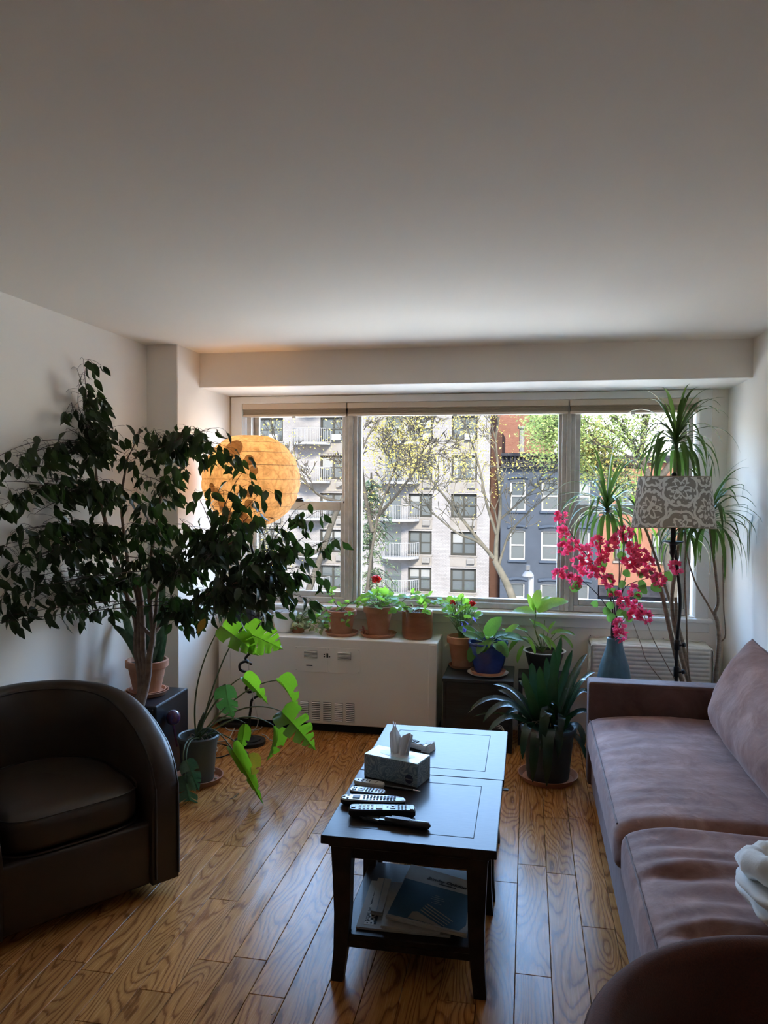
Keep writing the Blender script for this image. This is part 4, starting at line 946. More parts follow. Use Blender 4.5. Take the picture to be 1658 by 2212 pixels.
# ---------------------------------------------------------------- paper globe lamp
GC = Vector((-1.690, 4.54, 1.641))
t = thing('paper_globe_lamp', 'glowing orange crinkled paper globe lamp on a twisted black iron stem', 'lamp', (-1.685, 4.50, 0))
def glob(u, v):
    a = 2 * pi * u; b = lerp(-pi / 2 + .10, pi / 2 - .36, v); rib = abs(sin(v * pi * 9)); r = .304 * (1 - .018 * (1 - rib) ** 2)
    r *= 1 + .012 * mathutils.noise.noise(Vector((cos(a) * 3, sin(a) * 3, b * 3)))
    return GC + Vector((cos(a) * cos(b) * r, sin(a) * cos(b) * r, sin(b) * .292))
gl = G().grid(glob, 56, 72, cu=True).obj('paper_shade', PAPER, t, 180)
g = G()
for k in range(1, 9):
    v = k / 9; g.tube([Vector(glob(i / 48, v)) for i in range(49)], .0016, 4, False)
g.obj('wire_ribs', BLIND_F, gl)
random.seed(4)
patch = mat('layered_paper_patch', (0.42, 0.30, 0.18), 0.9)
for (u, v, s) in [(.735, .80, .062), (.80, .70, .030), (.815, .62, .026), (.80, .45, .022), (.80, .36, .030), (.775, .25, .026), (.76, .28, .024), (.742, .26, .03), (.725, .25, .027), (.71, .26, .033), (.69, .30, .03), (.675, .22, .035), (.70, .36, .034), (.685, .44, .036), (.672, .49, .026), (.75, .16, .036), (.79, .17, .036), (.72, .15, .03)]:
    p = Vector(glob(u, v)); nrm = (p - GC).normalized(); q = nrm.to_track_quat('Z', 'X').to_matrix().to_4x4(); g = G()
    def dsc(i, j, s=s): 
        a = 2 * pi * i; r = s * j; w = nrm; z = -(r * r) / (2 * .3); return (r * cos(a) * 1.1, r * sin(a) * .9, z + .006)
    g.grid(dsc, 20, 4, Matrix.Translation(p) @ q, cu=True); g.obj('paper_patch', PAPER_D, gl, 180)
    g = G(); g.tube([Matrix.Translation(p) @ q @ Vector(dsc(i / 20, 1)) for i in range(21)], .0012, 4, False); g.obj('patch_rim', patch, gl, 180)
# twisted vine stem
stem = [(-1.685, 4.50, .03), (-1.685, 4.50, .16), (-1.679, 4.500, 0.208), (-1.666, 4.490, 0.278), (-1.605, 4.470, 0.322), (-1.622, 4.500, 0.342), (-1.702, 4.530, 0.315), (-1.703, 4.490, 0.354), (-1.656, 4.470, 0.411), (-1.677, 4.510, 0.438), (-1.754, 4.530, 0.449), (-1.745, 4.490, 0.497), (-1.697, 4.460, 0.524), (-1.669, 4.480, 0.506), (-1.720, 4.520, 0.526), (-1.688, 4.500, 0.570), (-1.711, 4.480, 0.608), (-1.743, 4.500, 0.655), (-1.629, 4.520, 0.757), (-1.598, 4.500, 0.891), (-1.570, 4.480, 1.024), (-1.658, 4.500, 1.176), (-1.690, 4.52, 1.30), (-1.690, 4.54, 1.42)]
G().tube(spline(stem, 6), .0085, 8).obj('twisted_stem', IRON, t, 80)
g = G(); g.lathe([(.098, 0), (.098, .022), (.088, .026), (.070, .026), (.070, .032), (.030, .040), (.012, .055), (0, .056)], 32, (-1.685, 4.50, 0)); g.obj('base', DARK, t, 40)
G().tube(spline([(-1.685, 4.50, .05), (-1.620, 4.470, 0.148), (-1.652, 4.460, 0.322), (-1.676, 4.460, 0.493), (-1.652, 4.460, 0.609)], 6), .0028, 5).obj('lamp_wire', CORD_W, t, 80)
g = G(); g.lathe([(0, -.045), (.022, -.035), (.03, -.005), (.022, .02), (.014, .03), (.014, .05)], 14, tuple(GC - Vector((0, 0, .03)))); bulb = g.obj('bulb', mat('bulb_glass', (.9, .8, .6), .3), t, 80)
g = G(); g.tube([GC + Vector((0, 0, -.24)), GC + Vector((0, 0, -.06))], .010, 8); g.obj('bulb_holder', IRON, t)
bl = bpy.data.lights.new('globe_bulb', 'POINT'); bl.energy = 2.4; bl.color = (1.0, 0.45, 0.125); bl.shadow_soft_size = .03
bo = bpy.data.objects.new('globe_bulb', bl); link(bo); bo.location = GC + Vector((0, 0, .03))

# ---------------------------------------------------------------- floor lamp with printed shade (unlit)
LX, LY = .822, 4.45
t = thing('floor_lamp', 'black floor lamp with taupe and cream floral printed drum shade', 'lamp', (LX, LY, 0))
sx, sz0, sz1 = .790, 1.398, 1.672
def shade(u, v, d=0.0): a = 2 * pi * u; r = lerp(.222, .188, v) - d; return (sx + r * cos(a), LY + r * sin(a), lerp(sz0, sz1, v) - .006 * cos(a * 2) * (1 - v))
g = G(); g.grid(lambda u, v: (lambda p: (p[0] - sx, p[1] - LY, p[2] - sz0))(shade(u, v)), 64, 6, cu=True)
sh = g.obj('lamp_shade', SHADE, None, 180); sh.parent = t; sh.location = (sx - LX, 0, sz0)
g = G(); g.tube([shade(i / 64, 0) for i in range(65)], .0028, 5, False); g.tube([shade(i / 64, 1) for i in range(65)], .0028, 5, False); o = g.obj('shade_ring', BLIND_F, t, 80)
g = G()
for k in range(3): a = 2 * pi * k / 3 + .3; g.tube([(sx, LY, sz1 - .012), (sx + .187 * cos(a), LY + .187 * sin(a), sz1 - .004)], .0025, 5)
g.obj('spider', IRON, t)
g = G(); g.lathe([(.004, -.02), (.006, 0), (.014, .006), (.016, .014), (.010, .022), (0, .026)], 14, (sx, LY, sz1)); g.obj('finial', IRON, t, 50)
g = G(); g.tube([(sx, LY, 1.24), (sx, LY, sz1)], .0075, 10); g.lathe([(.014, 1.30), (.014, 1.40)], 12, (sx, LY, 0)); g.obj('upper_tube', IRON, t)
g = G(); g.lathe([(.010, 1.312), (.020, 1.306), (.056, 1.318), (.058, 1.314), (.020, 1.296), (.016, 1.27), (.020, 1.255), (.012, 1.235), (.006, 1.222), (.009, 1.212), (0, 1.204)], 20, (sx, LY, 0)); g.obj('drip_cup', IRON, t, 50)
g = G(); g.tube(spline([(sx + .012, LY, 1.27), (sx + .026, LY, 1.16), (LX + .012, LY, .98), (LX, LY, .74), (LX, LY, .40), (LX, LY, .02)], 6), [.0095] * 31, 10); g.obj('pole', IRON, t, 80)
for z in (.742, .592): 
    g = G(); g.lathe([(.012, -.03), (.016, -.024), (.016, .022), (.012, .03)], 12, (LX, LY, z)); c_ = g.obj('clamp_collar', IRON, t, 40)
    G().lathe([(.006, 0), (.006, .014), (.013, .018), (.013, .030), (.008, .033), (0, .033)], 10, M=Matrix.Translation((LX + .012, LY - .012, z)) @ Matrix.Rotation(radians(70), 4, 'Y') @ Matrix.Rotation(radians(30), 4, 'X')).obj('thumb_screw', IRON, c_, 40)
g = G(); g.lathe([(.14, 0), (.14, .012), (.05, .024), (.014, .03)], 32, (LX, LY, 0)); g.obj('base', IRON, t, 40)

# ---------------------------------------------------------------- leaf shapes and plant helpers
def blade(n, w, bend=0.0, fold=0.25, wav=0.0, seed=0):
    """unit leaf along +Y (0..1), face up +Z; w(t) = half width; bend curls the tip down"""
    vs = []; fs = []; rs = random.Random(seed)
    for i in range(n + 1):
        t = i / n; a = bend * t; y = (sin(a) / bend if bend else t); z = ((cos(a) - 1) / bend if bend else 0); h = w(t)
        zz = wav * rs.uniform(-1, 1) * h
        nz = cos(a); ny = sin(a)
        vs += [(-h, y + ny * fold * h, z + nz * fold * h + zz), (0, y, z), (h, y + ny * fold * h, z + nz * fold * h - zz)]
    for i in range(n):
        k = 3 * i; fs += [(k, k + 1, k + 4, k + 3), (k + 1, k + 2, k + 5, k + 4)]
    return vs, fs

def mesh_of(name, m, shapes):
    """shared mesh data made from one leaf shape"""
    me = bpy.data.meshes.new(name); vs, fs = shapes; me.from_pydata(vs, [], fs); me.materials.append(m); me.polygons.foreach_set('use_smooth', [True] * len(me.polygons)); me.update(); return me

def tip_profile(k=.5): return lambda t: .235 * (sin(pi * min(1, t * 1.02) ** .72)) ** 1.15 * (1 if t < .82 else max(.0, (1 - t) / .18) ** .8) + (.012 if .8 < t < 1 else 0)
FIC = [blade(6, tip_profile(), b, f, .3, i) for i, (b, f) in enumerate([(.5, .3), (.2, .15), (.9, .35), (.35, .45)])]

def pot(parent, c, r0, r1, h, m, rim=True, soil=True, name='pot', wall=.012, rimh=.22):
    """flower pot, open at the top: r0 foot radius, r1 mouth radius"""
    g = G(); rr = r1; rw = r1 - (r1 - r0) * rimh * .9 - .006
    prof = [(0, 0), (r0, 0), (r0, .002)] + ([(rw, h * (1 - rimh)), (rr, h * (1 - rimh) + .002), (rr, h - .003), (rr - .003, h)] if rim else [(lerp(r0, r1, .5), h * .5), (r1, h - .003), (r1 - .002, h)]) + [(r1 - wall, h), (r1 - wall - .006, h * .86), (0, h * .86)]
    g.lathe(prof, 36, c); o = g.obj(name, m, parent, 40)
    if soil:
        s = G(); s.lathe([(r1 - wall - .008, h * .862), (r1 * .5, h * .885), (0, h * .89)], 20, c, wob=lambda a, z: .02 * sin(a * 5)); s.obj('soil', SOIL, parent, 60)
    return o

def saucer(parent, c, r, h, m, name='saucer'):
    g = G(); g.lathe([(0, 0), (r * .86, 0), (r, h), (r - .006, h), (r * .84, .006), (0, .006)], 40, c); return g.obj(name, m, parent, 40)

def stalk(g, a, b, r=.0022, sag=.02, n=5, side=(0, 0, 0)):
    a, b = Vector(a), Vector(b); g.tube(bez(a, (a + b) / 2 + Vector((0, 0, sag)) + Vector(side), b, n), r, 5, False); return g

# ---------------------------------------------------------------- weeping fig behind the armchair
random.seed(42)
FB = Vector((-2.0, 3.47, 0))
fig = thing('weeping_fig', 'large dark green weeping fig tree spreading behind the brown armchair', 'plant', tuple(FB))
saucer(fig, (FB.x, FB.y, 0), .15, .03, TERRA); pot(fig, (FB.x, FB.y, .012), .095, .135, .25, TERRA)
tr = G()
def limb(pts, r0, r1): c = spline(pts, 5); tr.tube(c, [lerp(r0, r1, i / (len(c) - 1)) for i in range(len(c))], 8); return c
base = (FB.x, FB.y + .02, .22)
limb([base, (-2.0, 3.60, .38), (-1.988, 3.700, 0.532), (-2.029, 3.730, 0.745), (-2.034, 3.740, 0.879), (-2.086, 3.740, 1.013), (-2.128, 3.740, 1.123), (-2.174, 3.720, 1.333), (-2.225, 3.700, 1.578), (-2.248, 3.680, 1.820), (-2.270, 3.600, 2.006)], .022, .006)
limb([(FB.x + .01, FB.y + .02, .22), (-1.995, 3.62, .40), (-1.977, 3.700, 0.582), (-2.005, 3.720, 0.748), (-2.023, 3.750, 0.964), (-2.046, 3.760, 1.049), (-2.081, 3.770, 1.121), (-2.118, 3.780, 1.305), (-2.149, 3.800, 1.528), (-2.112, 3.800, 1.752)], .020, .006)
limb([(FB.x + .02, FB.y + .02, .22), (-1.964, 3.690, 0.561), (-1.979, 3.710, 0.752), (-1.994, 3.730, 0.944), (-2.017, 3.740, 1.069), (-2.033, 3.740, 1.103)], .018, .013)
limb([(FB.x + .03, FB.y + .02, .22), (-1.951, 3.680, 0.540), (-1.932, 3.690, 0.721), (-1.918, 3.700, 0.825), (-1.941, 3.720, 0.972), (-1.958, 3.740, 1.140), (-1.954, 3.800, 1.357), (-1.948, 3.880, 1.604), (-1.927, 3.950, 1.833)], .020, .006)
limb([(-1.918, 3.700, 0.825), (-1.899, 3.700, 0.952), (-1.908, 3.760, 1.065), (-1.707, 3.640, 1.182), (-1.499, 3.560, 1.288), (-1.368, 3.660, 1.375)], .012, .005)
limb([(-1.910, 3.700, 0.810), (-1.962, 3.710, 0.845), (-2.004, 3.720, 0.884)], .012, .010)
limb([(-1.918, 3.700, 0.825), (-1.869, 3.760, 0.906), (-1.703, 3.630, 1.006), (-1.491, 3.540, 1.096), (-1.348, 3.640, 1.157), (-1.236, 3.700, 1.247)], .010, .005)
tr.v = [(max(p[0], XL + .008), p[1], p[2]) for p in tr.v]
tr.obj('trunk', BARK, fig, 70)
nodes = [Vector(p) for p in ((-2.128, 3.740, 1.123), (-2.174, 3.720, 1.333), (-2.225, 3.700, 1.578), (-2.248, 3.680, 1.820), (-2.081, 3.770, 1.121), (-2.118, 3.780, 1.305), (-2.149, 3.800, 1.528), (-2.112, 3.800, 1.752), (-1.958, 3.740, 1.140), (-1.954, 3.800, 1.357), (-1.948, 3.880, 1.604), (-1.820, 3.730, 1.821), (-1.908, 3.760, 1.065), (-1.707, 3.640, 1.182), (-1.499, 3.560, 1.288), (-1.703, 3.630, 1.006), (-1.491, 3.540, 1.096), (-1.348, 3.640, 1.157), (-2.044, 3.740, 0.990))]
ends = [(-2.117, 2.800, 1.717), (-2.147, 2.750, 1.622), (-2.130, 2.780, 1.509), (-2.111, 2.780, 1.359), (-2.132, 2.750, 1.248), (-2.118, 2.800, 1.147), (-2.136, 2.780, 1.044), (-2.110, 2.860, 1.061), (-2.101, 2.880, 1.234), (-2.113, 2.860, 1.681), (-2.104, 2.920, 1.584), (-2.102, 2.900, 1.408), (-2.115, 3.000, 1.734), (-2.138, 3.200, 1.710), (-2.096, 3.050, 1.440), (-2.099, 3.000, 1.099), (-2.096, 3.200, 1.090), (-2.269, 3.020, 1.735), (-2.229, 3.000, 1.583), (-2.228, 2.980, 1.411), (-2.223, 2.950, 1.243), (-2.172, 2.900, 1.111), (-2.192, 3.100, 1.101), (-2.183, 3.250, 1.025), (-2.246, 3.100, 1.477), (-2.193, 3.160, 1.709), (-2.171, 3.350, 1.010), (-2.134, 3.450, 0.972), (-2.178, 3.050, 1.316), (-2.187, 3.200, 1.539), (-2.108, 3.150, 1.330), (-2.195, 3.080, 1.644),
    (-2.218, 3.500, 2.236), (-2.244, 3.480, 2.177), (-2.250, 3.450, 2.104), (-2.181, 3.520, 2.089), (-2.118, 3.520, 2.054), (-2.243, 3.400, 2.008), (-2.226, 3.450, 1.979),
    (-2.207, 3.380, 1.872), (-2.221, 3.500, 1.915), (-2.074, 3.550, 1.894), (-2.203, 3.300, 1.800), (-2.141, 3.450, 1.717), (-2.059, 3.500, 1.638), (-2.141, 3.350, 1.581), (-2.052, 3.600, 1.839), (-2.017, 3.750, 1.908), (-1.978, 3.800, 1.899), (-1.989, 3.600, 1.721), (-1.940, 3.700, 1.652), (-1.912, 3.550, 1.523), (-1.910, 3.850, 1.766), (-1.760, 3.730, 1.881), (-1.706, 3.780, 1.908), (-1.530, 3.580, 1.892), (-1.482, 3.580, 1.812), (-1.724, 3.680, 1.700), (-1.649, 3.680, 1.582),
    (-1.515, 3.600, 1.722), (-1.442, 3.630, 1.757), (-1.380, 3.660, 1.700), (-1.302, 3.680, 1.585), (-1.393, 3.630, 1.596), (-1.470, 3.580, 1.584),
    (-1.652, 3.630, 1.372), (-1.501, 3.480, 1.339), (-1.434, 3.580, 1.379), (-1.356, 3.660, 1.480), (-1.236, 3.700, 1.445), (-1.151, 3.740, 1.492), (-1.041, 3.780, 1.480), (-0.980, 3.780, 1.340), (-1.099, 3.730, 1.352), (-1.187, 3.700, 1.318), (-1.284, 3.630, 1.286), (-1.114, 3.700, 1.203), (-1.038, 3.730, 1.143), (-1.188, 3.630, 1.151), (-1.096, 3.680, 1.054), (-1.195, 3.580, 1.054), (-1.272, 3.530, 1.070), (-1.348, 3.480, 1.119), (-1.421, 3.430, 1.168), (-1.470, 3.380, 1.085), (-1.630, 3.580, 1.005), (-1.395, 3.480, 1.028), (-1.284, 3.530, 0.968), (-1.183, 3.580, 0.986), (-1.432, 3.400, 0.985), (-1.671, 3.560, 0.925), (-1.716, 3.500, 0.957),
    (-1.704, 3.530, 1.446), (-1.838, 3.600, 1.418), (-1.935, 3.500, 1.421), (-2.026, 3.400, 1.424), (-2.086, 3.300, 1.406), (-1.813, 3.650, 1.273), (-1.862, 3.500, 1.285), (-1.954, 3.400, 1.269), (-2.046, 3.350, 1.249), (-2.104, 3.250, 1.213), (-1.839, 3.600, 1.159), (-1.657, 3.480, 1.178), (-2.004, 3.400, 1.110), (-2.096, 3.350, 1.091), (-1.696, 3.460, 1.077), (-1.605, 3.580, 1.214), (-2.168, 3.150, 1.201), (-2.174, 2.980, 1.180), (-1.889, 3.700, 1.544), (-2.005, 3.450, 1.513), (-2.098, 3.400, 1.581), (-1.883, 3.450, 1.356), (-2.116, 3.200, 1.454),
    (-2.162, 3.200, 1.624), (-2.103, 3.250, 1.322), (-1.813, 3.500, 1.240), (-1.959, 3.500, 1.581), (-2.108, 3.500, 1.764), (-1.655, 3.530, 1.310), (-1.489, 3.400, 1.246), (-1.367, 3.530, 1.237), (-2.195, 2.980, 1.341), (-2.175, 3.080, 1.417), (-1.876, 3.480, 1.206), (-1.828, 3.680, 1.390)]
fm = [mesh_of('leaf', L_FIC, s) for s in FIC]; fy = mesh_of('leaf', L_FICY, FIC[1])
leaves = []; tw = G()
for e in ends:
    e = Vector(e) + Vector((rnd(-.02, .02), rnd(-.04, .04), 0)); e.x = max(e.x, XL + .06); n0 = min(nodes, key=lambda q: (q - e).length + (0.25 if q.z > e.z + .12 else 0)); d = (e - n0).length
    path = bez(n0, (n0 + e) / 2 + Vector((rnd(-.06, .06), rnd(-.06, .06), rnd(.03, .12) * d)), e, 12)
    tw.tube(path, [lerp(.0034, .0011, i / 12) for i in range(13)], 5, False)
    L0 = max(0, 1 - .52 / max(.1, d))
    for i in range(13):
        if i / 12 < L0: continue
        for k in range(2 if i < 12 else 4):
            if random.random() < .27: continue
            p = path[i]; a = rnd(0, 2 * pi); dd = Vector((cos(a), sin(a) * .7, rnd(-.5, .45))).normalized(); ln = rnd(.02, .10); q = p + dd * ln + Vector((0, 0, -.012)); q.x = max(q.x, XL + .02)
            tw.tube(bez(p, p + dd * ln * .6 + Vector((0, 0, .012)), q, 3), .0009, 3, False)
            for j in range(random.choice((1, 1, 2))):
                leaves.append((q + Vector((rnd(-.012, .012), rnd(-.012, .012), rnd(-.004, .01))), Vector((dd.x * .55 + rnd(-.35, .35), dd.y * .55 + rnd(-.35, .35), -1.0 + rnd(-.1, .55))), Vector((rnd(-1, 1), -1 + rnd(-.7, .9), rnd(-.1, .8))), rnd(.056, .087)))
def ok(p): return p.x > XL + .02 and not (p.y > YP - .05 and p.x < XP + .05)
leaves = [l for l in leaves if ok(l[0]) and ok(l[0] + l[1].normalized() * l[3])]
tw.v = [(max(p[0], XL + .004), p[1], p[2]) for p in tw.v]
tw.obj('twigs', TWIG, fig, 70, kind='stuff')
leaves.sort(key=lambda l: (l[0] - Vector((0, 0, CAM_H))).length / l[3])
rest = G()
for i, (p, d, u, s) in enumerate(leaves):
    M = frame_of(p, d, u, (s * rnd(.78, 1.0), s, s))
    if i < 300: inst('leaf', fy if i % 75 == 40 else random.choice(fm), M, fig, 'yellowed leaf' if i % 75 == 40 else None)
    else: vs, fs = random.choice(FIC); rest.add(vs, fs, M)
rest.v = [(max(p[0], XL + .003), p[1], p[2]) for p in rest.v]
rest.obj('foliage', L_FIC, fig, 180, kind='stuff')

# ---------------------------------------------------------------- black box with the snake plant on it
t = thing('loudspeaker_box', 'black ash loudspeaker box on the floor under the terracotta snake plant pot', 'speaker', (-2.06, 3.89, 0))
G().span((-2.225, 3.69, 0), (-1.896, 4.075, .450), .008, 2).obj('cabinet', BLKBOX, t, 10); G().span((-2.21, 3.682, .02), (-1.91, 3.692, .435), .004).obj('grille_cloth', DARK, t)
SC = (-2.065, 3.915, .450)
t = thing('snake_plant', 'snake plant with tall mottled sword leaves in terracotta pot on black speaker box', 'plant', SC)
saucer(t, SC, .118, .024, TERRA); saucer(t, (SC[0], SC[1], .462), .104, .016, TERRA, 'inner_saucer')
pot(t, (SC[0], SC[1], .470), .074, .116, .172, TERRA)
def sword(parent, p, q, w, mid=(0, 0, 0), m=L_SAN, name='leaf', face=(0, -1, .2), n=10, fold=.35, tipk=.3):
    """stiff or arching strap leaf from p to q, its face turned towards 'face'"""
    pts = bez(p, (Vector(p) + Vector(q)) / 2 + Vector(mid), q, n); g = G(); vs = []; fs = []
    for i, c in enumerate(pts):
        t_ = (pts[min(i + 1, n)] - pts[max(i - 1, 0)]).normalized(); f = Vector(face); f = (f - t_ * f.dot(t_)); f = f.normalized() if f.length > 1e-3 else t_.orthogonal().normalized(); s = t_.cross(f)
        u = i / n; h = w * (.72 + .28 * sin(pi * min(1, u * 1.4))) * (1 if u < 1 - tipk else max(0.02, ((1 - u) / tipk)) ** .6)
        vs += [c - s * h + f * h * fold, c, c + s * h + f * h * fold]
    for q in vs: q.x = max(q.x, XL + .006)
    for i in range(n): k = 3 * i; fs += [(k, k + 1, k + 4, k + 3), (k + 1, k + 2, k + 5, k + 4)]
    return g.add(vs, fs).obj(name, m, parent, 180)
zs = .615
sword(t, (-2.115, 3.92, zs), (-2.243, 3.930, 1.032), .024, (-.01, 0, .02)); sword(t, (-2.10, 3.90, zs), (-2.254, 3.860, 0.841), .026, (.06, 0, .05), face=(.3, -1, .3))
sword(t, (-2.055, 3.96, zs), (-2.112, 3.970, 1.175), .028, (0, 0, .02)); sword(t, (-2.01, 3.94, zs), (-1.994, 3.970, 1.242), .024, (.02, 0, 0)); sword(t, (-2.0, 3.90, zs), (-1.917, 3.900, 0.996), .022, (0, 0, .03)); sword(t, (-2.03, 3.88, zs), (-1.960, 3.860, 0.759), .016); sword(t, (-1.995, 3.93, zs), (-1.958, 3.950, 0.845), .018)
sword(t, (-2.07, 3.95, zs), (-2.130, 3.950, 1.072), .024)

# ---------------------------------------------------------------- monstera
MP = Vector((-1.745, 3.875, 0))
t = thing('monstera', 'monstera with split leaves in a grey green pot on the floor beside the armchair', 'plant', tuple(MP))
saucer(t, tuple(MP), .135, .032, TERRA); g = G()
g.lathe([(0, .012), (.082, .012), (.083, .02), (.103, .225), (.110, .228), (.112, .236), (.112, .250), (.105, .256), (.098, .252), (.092, .20), (0, .20)], 40, (MP.x, MP.y, 0)); g.obj('pot', GREY_P, t, 40)
G().lathe([(.093, .202), (.05, .212), (0, .214)], 20, (MP.x, MP.y, 0)).obj('soil', SOIL, t, 60)
random.seed(8)
for k in range(6): a = rnd(0, 6.28); r = rnd(.098, .118); G().lathe([(0, -.008), (.010, -.003), (.011, .003), (0, .009)], 7, M=Matrix.Translation((MP.x + r * cos(a), MP.y + r * sin(a), .018)) @ Matrix.Rotation(rnd(0, 3), 4, 'X')).obj('pebble', PAVE, t, 180)
def monstera_shape(slits=(.34, .50, .64, .78), depth=.40, curl=.35, cup=.12, seed=0):
    """heart-shaped blade with slits cut in from the margin"""
    rs = random.Random(seed); vs = []; fs = []
    def P(side, tt, s):
        # tt 0..1 runs from the heart lobe round to the tip, s 0 midrib .. 1 margin
        ang = lerp(2.55, 0.0, tt ** .92); r = .60 * (1 - .10 * cos(2 * ang)) * lerp(1.0, 1.12, max(0, tt - .75) * 4) * (.92 if tt < .1 else 1)
        mx_, my = side * r * sin(ang) * .86, .50 + r * cos(ang) * .86 - .08
        rib = .02 + .98 * max(0, min(1, tt * 1.06)) ** 1.25
        x = lerp(0, mx_, s); y = lerp(rib, my if tt < .985 else 1.0, s)
        z = cup * abs(x) - curl * y * y * .6 - .10 * abs(x) * abs(x) + .02 * sin(tt * 40) * s
        return (x, y, z)
    for side in (-1, 1):
        cuts = [0.0] + [c + rs.uniform(-.025, .025) for c in slits] + [1.0]
        for a, b in zip(cuts, cuts[1:]):
            n0 = len(vs); S = (0, .15, .30, .45, .60, .75, .9, 1.0); T = 7
            for i in range(T + 1):
                for s in S:
                    k = max(0, (s - depth) / (1 - depth)); w = .20 * (b - a) * min(1, k * 1.3 + (0.25 if k > 0 else 0)); aa = a + (w * .5 if a > 0 else 0); bb = b - (w * .5 if b < 1 else 0)
                    vs.append(P(side, lerp(aa, bb, i / T), s * (1 - .05 * (2 * i / T - 1) ** 2 * k)))
            m_ = len(S)
            for i in range(T):
                for j in range(m_ - 1):
                    q = (n0 + i * m_ + j, n0 + (i + 1) * m_ + j, n0 + (i + 1) * m_ + j + 1, n0 + i * m_ + j + 1); fs.append(q if side > 0 else q[::-1])
    return vs, fs
MS = [monstera_shape((.36, .50, .63, .76), .30, .35, .12, 1), monstera_shape((.42, .60, .76), .30, .6, .25, 2), monstera_shape((.60, .78), .45, .9, .8, 3), monstera_shape((.42, .56, .70, .82), .28, .9, .45, 4)]
mm = {(i, k): mesh_of('leaf', m, MS[i]) for i in range(4) for k, m in (('g', L_MON), ('d', L_MOND), ('y', L_MONY), ('u', L_MONG))}
crown = Vector((MP.x + .005, MP.y, .27)); st = G()
def mleaf(j, tip, face, w, kind, shape, via, label=None):
    j, tip = Vector(j), Vector(tip); d = tip - j; s = d.length
    g = G(); a = crown + Vector((rnd(-.03, .03), rnd(-.02, .02), -.04)); g.tube(bez(a, Vector(via), j, 14), [lerp(.0055, .0030, i / 14) for i in range(15)], 6); g.obj('petiole', STEM_D, t, 80)
    o = inst('leaf', mm[(shape, kind)], frame_of(j, d, face, (w, s, s)), t, label)
    rib = G(); M = frame_of(j, d, face, (w, s, s)); vs = MS[shape][0]
    rib.tube([M @ Vector((0, y, -.6 * y * y * {0: .35, 1: .6, 2: .9, 3: .9}[shape] + .004)) for y in (0, .25, .5, .75, .97)], [.0018, .0015, .0012, .0009, .0005], 4, False)
    ro = rib.obj('midrib', STEM_G, o, 80)
    ro.matrix_parent_inverse = o.matrix_basis.inverted()
mleaf((-1.541, 3.980, 0.812), (-1.288, 3.860, 0.771), (.15, -.9, .5), .175, 'g', 0, (-1.664, 3.950, 0.664), 'large bright leaf lit from behind')
mleaf((-1.647, 3.950, 0.839), (-1.419, 3.830, 0.757), (-.35, -.7, .8), .13, 'g', 1, (-1.827, 3.920, 0.535))
mleaf((-1.524, 3.720, 0.582), (-1.487, 3.660, 0.423), (-.10, -1, .25), .115, 'd', 1, (-1.640, 3.800, 0.525), 'dark leaf hanging down')
mleaf((-1.519, 3.950, 0.564), (-1.366, 3.900, 0.477), (-.4, -.5, .9), .07, 'g', 2, (-1.652, 3.920, 0.493))
mleaf((-1.360, 4.050, 0.527), (-1.203, 4.000, 0.446), (.3, -.4, 1.0), .085, 'g', 2, (-1.549, 4.000, 0.516))
mleaf((-1.302, 3.950, 0.388), (-1.103, 3.820, 0.297), (.15, -.85, .65), .150, 'g', 3, (-1.530, 3.950, 0.466), 'large yellow green leaf at the right')
mleaf((-1.449, 3.800, 0.359), (-1.451, 3.760, 0.224), (.3, -.6, .3), .06, 'g', 2, (-1.596, 3.850, 0.414))
mleaf((-1.344, 3.950, 0.307), (-1.301, 3.900, 0.141), (.8, -.4, .2), .06, 'g', 2, (-1.530, 3.950, 0.415))
mleaf((-1.489, 3.720, 0.245), (-1.286, 3.550, 0.121), (.25, -.75, .6), .065, 'g', 2, (-1.653, 3.800, 0.400))
mleaf((-1.408, 3.740, 0.220), (-1.351, 3.700, 0.108), (.6, -.6, .4), .07, 'y', 2, (-1.610, 3.820, 0.347), 'yellowing leaf')
mleaf((-1.702, 3.620, 0.135), (-1.657, 3.550, -0.061), (.05, -1, .35), .115, 'u', 3, (-1.777, 3.700, 0.300), 'dusty grey green leaf near the floor')
mleaf((-1.715, 3.660, 0.196), (-1.623, 3.580, 0.085), (.3, -1, .35), .085, 'u', 1, (-1.752, 3.740, 0.289))
g = G()
for k in range(9): a = rnd(0, 6.28); g.tube(bez(crown + Vector((0, 0, -.06)), crown + Vector((cos(a) * .05, sin(a) * .05, rnd(.0, .05))), crown + Vector((cos(a) * rnd(.05, .085), sin(a) * .07, -.06)), 6), .0026, 5)
g.obj('aerial_roots', BARK_L, t, 80, kind='stuff'); G().tube(spline([crown + Vector((0, 0, -.07)), crown, crown + Vector((.01, 0, .05)), crown + Vector((.03, .01, .10))], 4), [.014] * 9 + [.011] * 4, 8).obj('stem', STEM_D, t, 80)
t = thing('watering_globe', 'speckled blue glass watering globe standing in the monstera pot', 'globe', (-1.825, 3.83, .21))
gc = Vector((-1.854, 3.800, 0.366)); g = G(); g.lathe([(0, -.044), (.018, -.040), (.032, -.028), (.038, -.008), (.037, .010), (.029, .026), (.016, .036), (0, .039)], 24, tuple(gc)); g.obj('glass_bulb', GLOBE, t, 180)
G().tube([gc + Vector((0, 0, -.042)), (gc.x + .012, gc.y + .02, .20)], [.007, .004], 8).obj('glass_spike', GLOBE, t, 80)

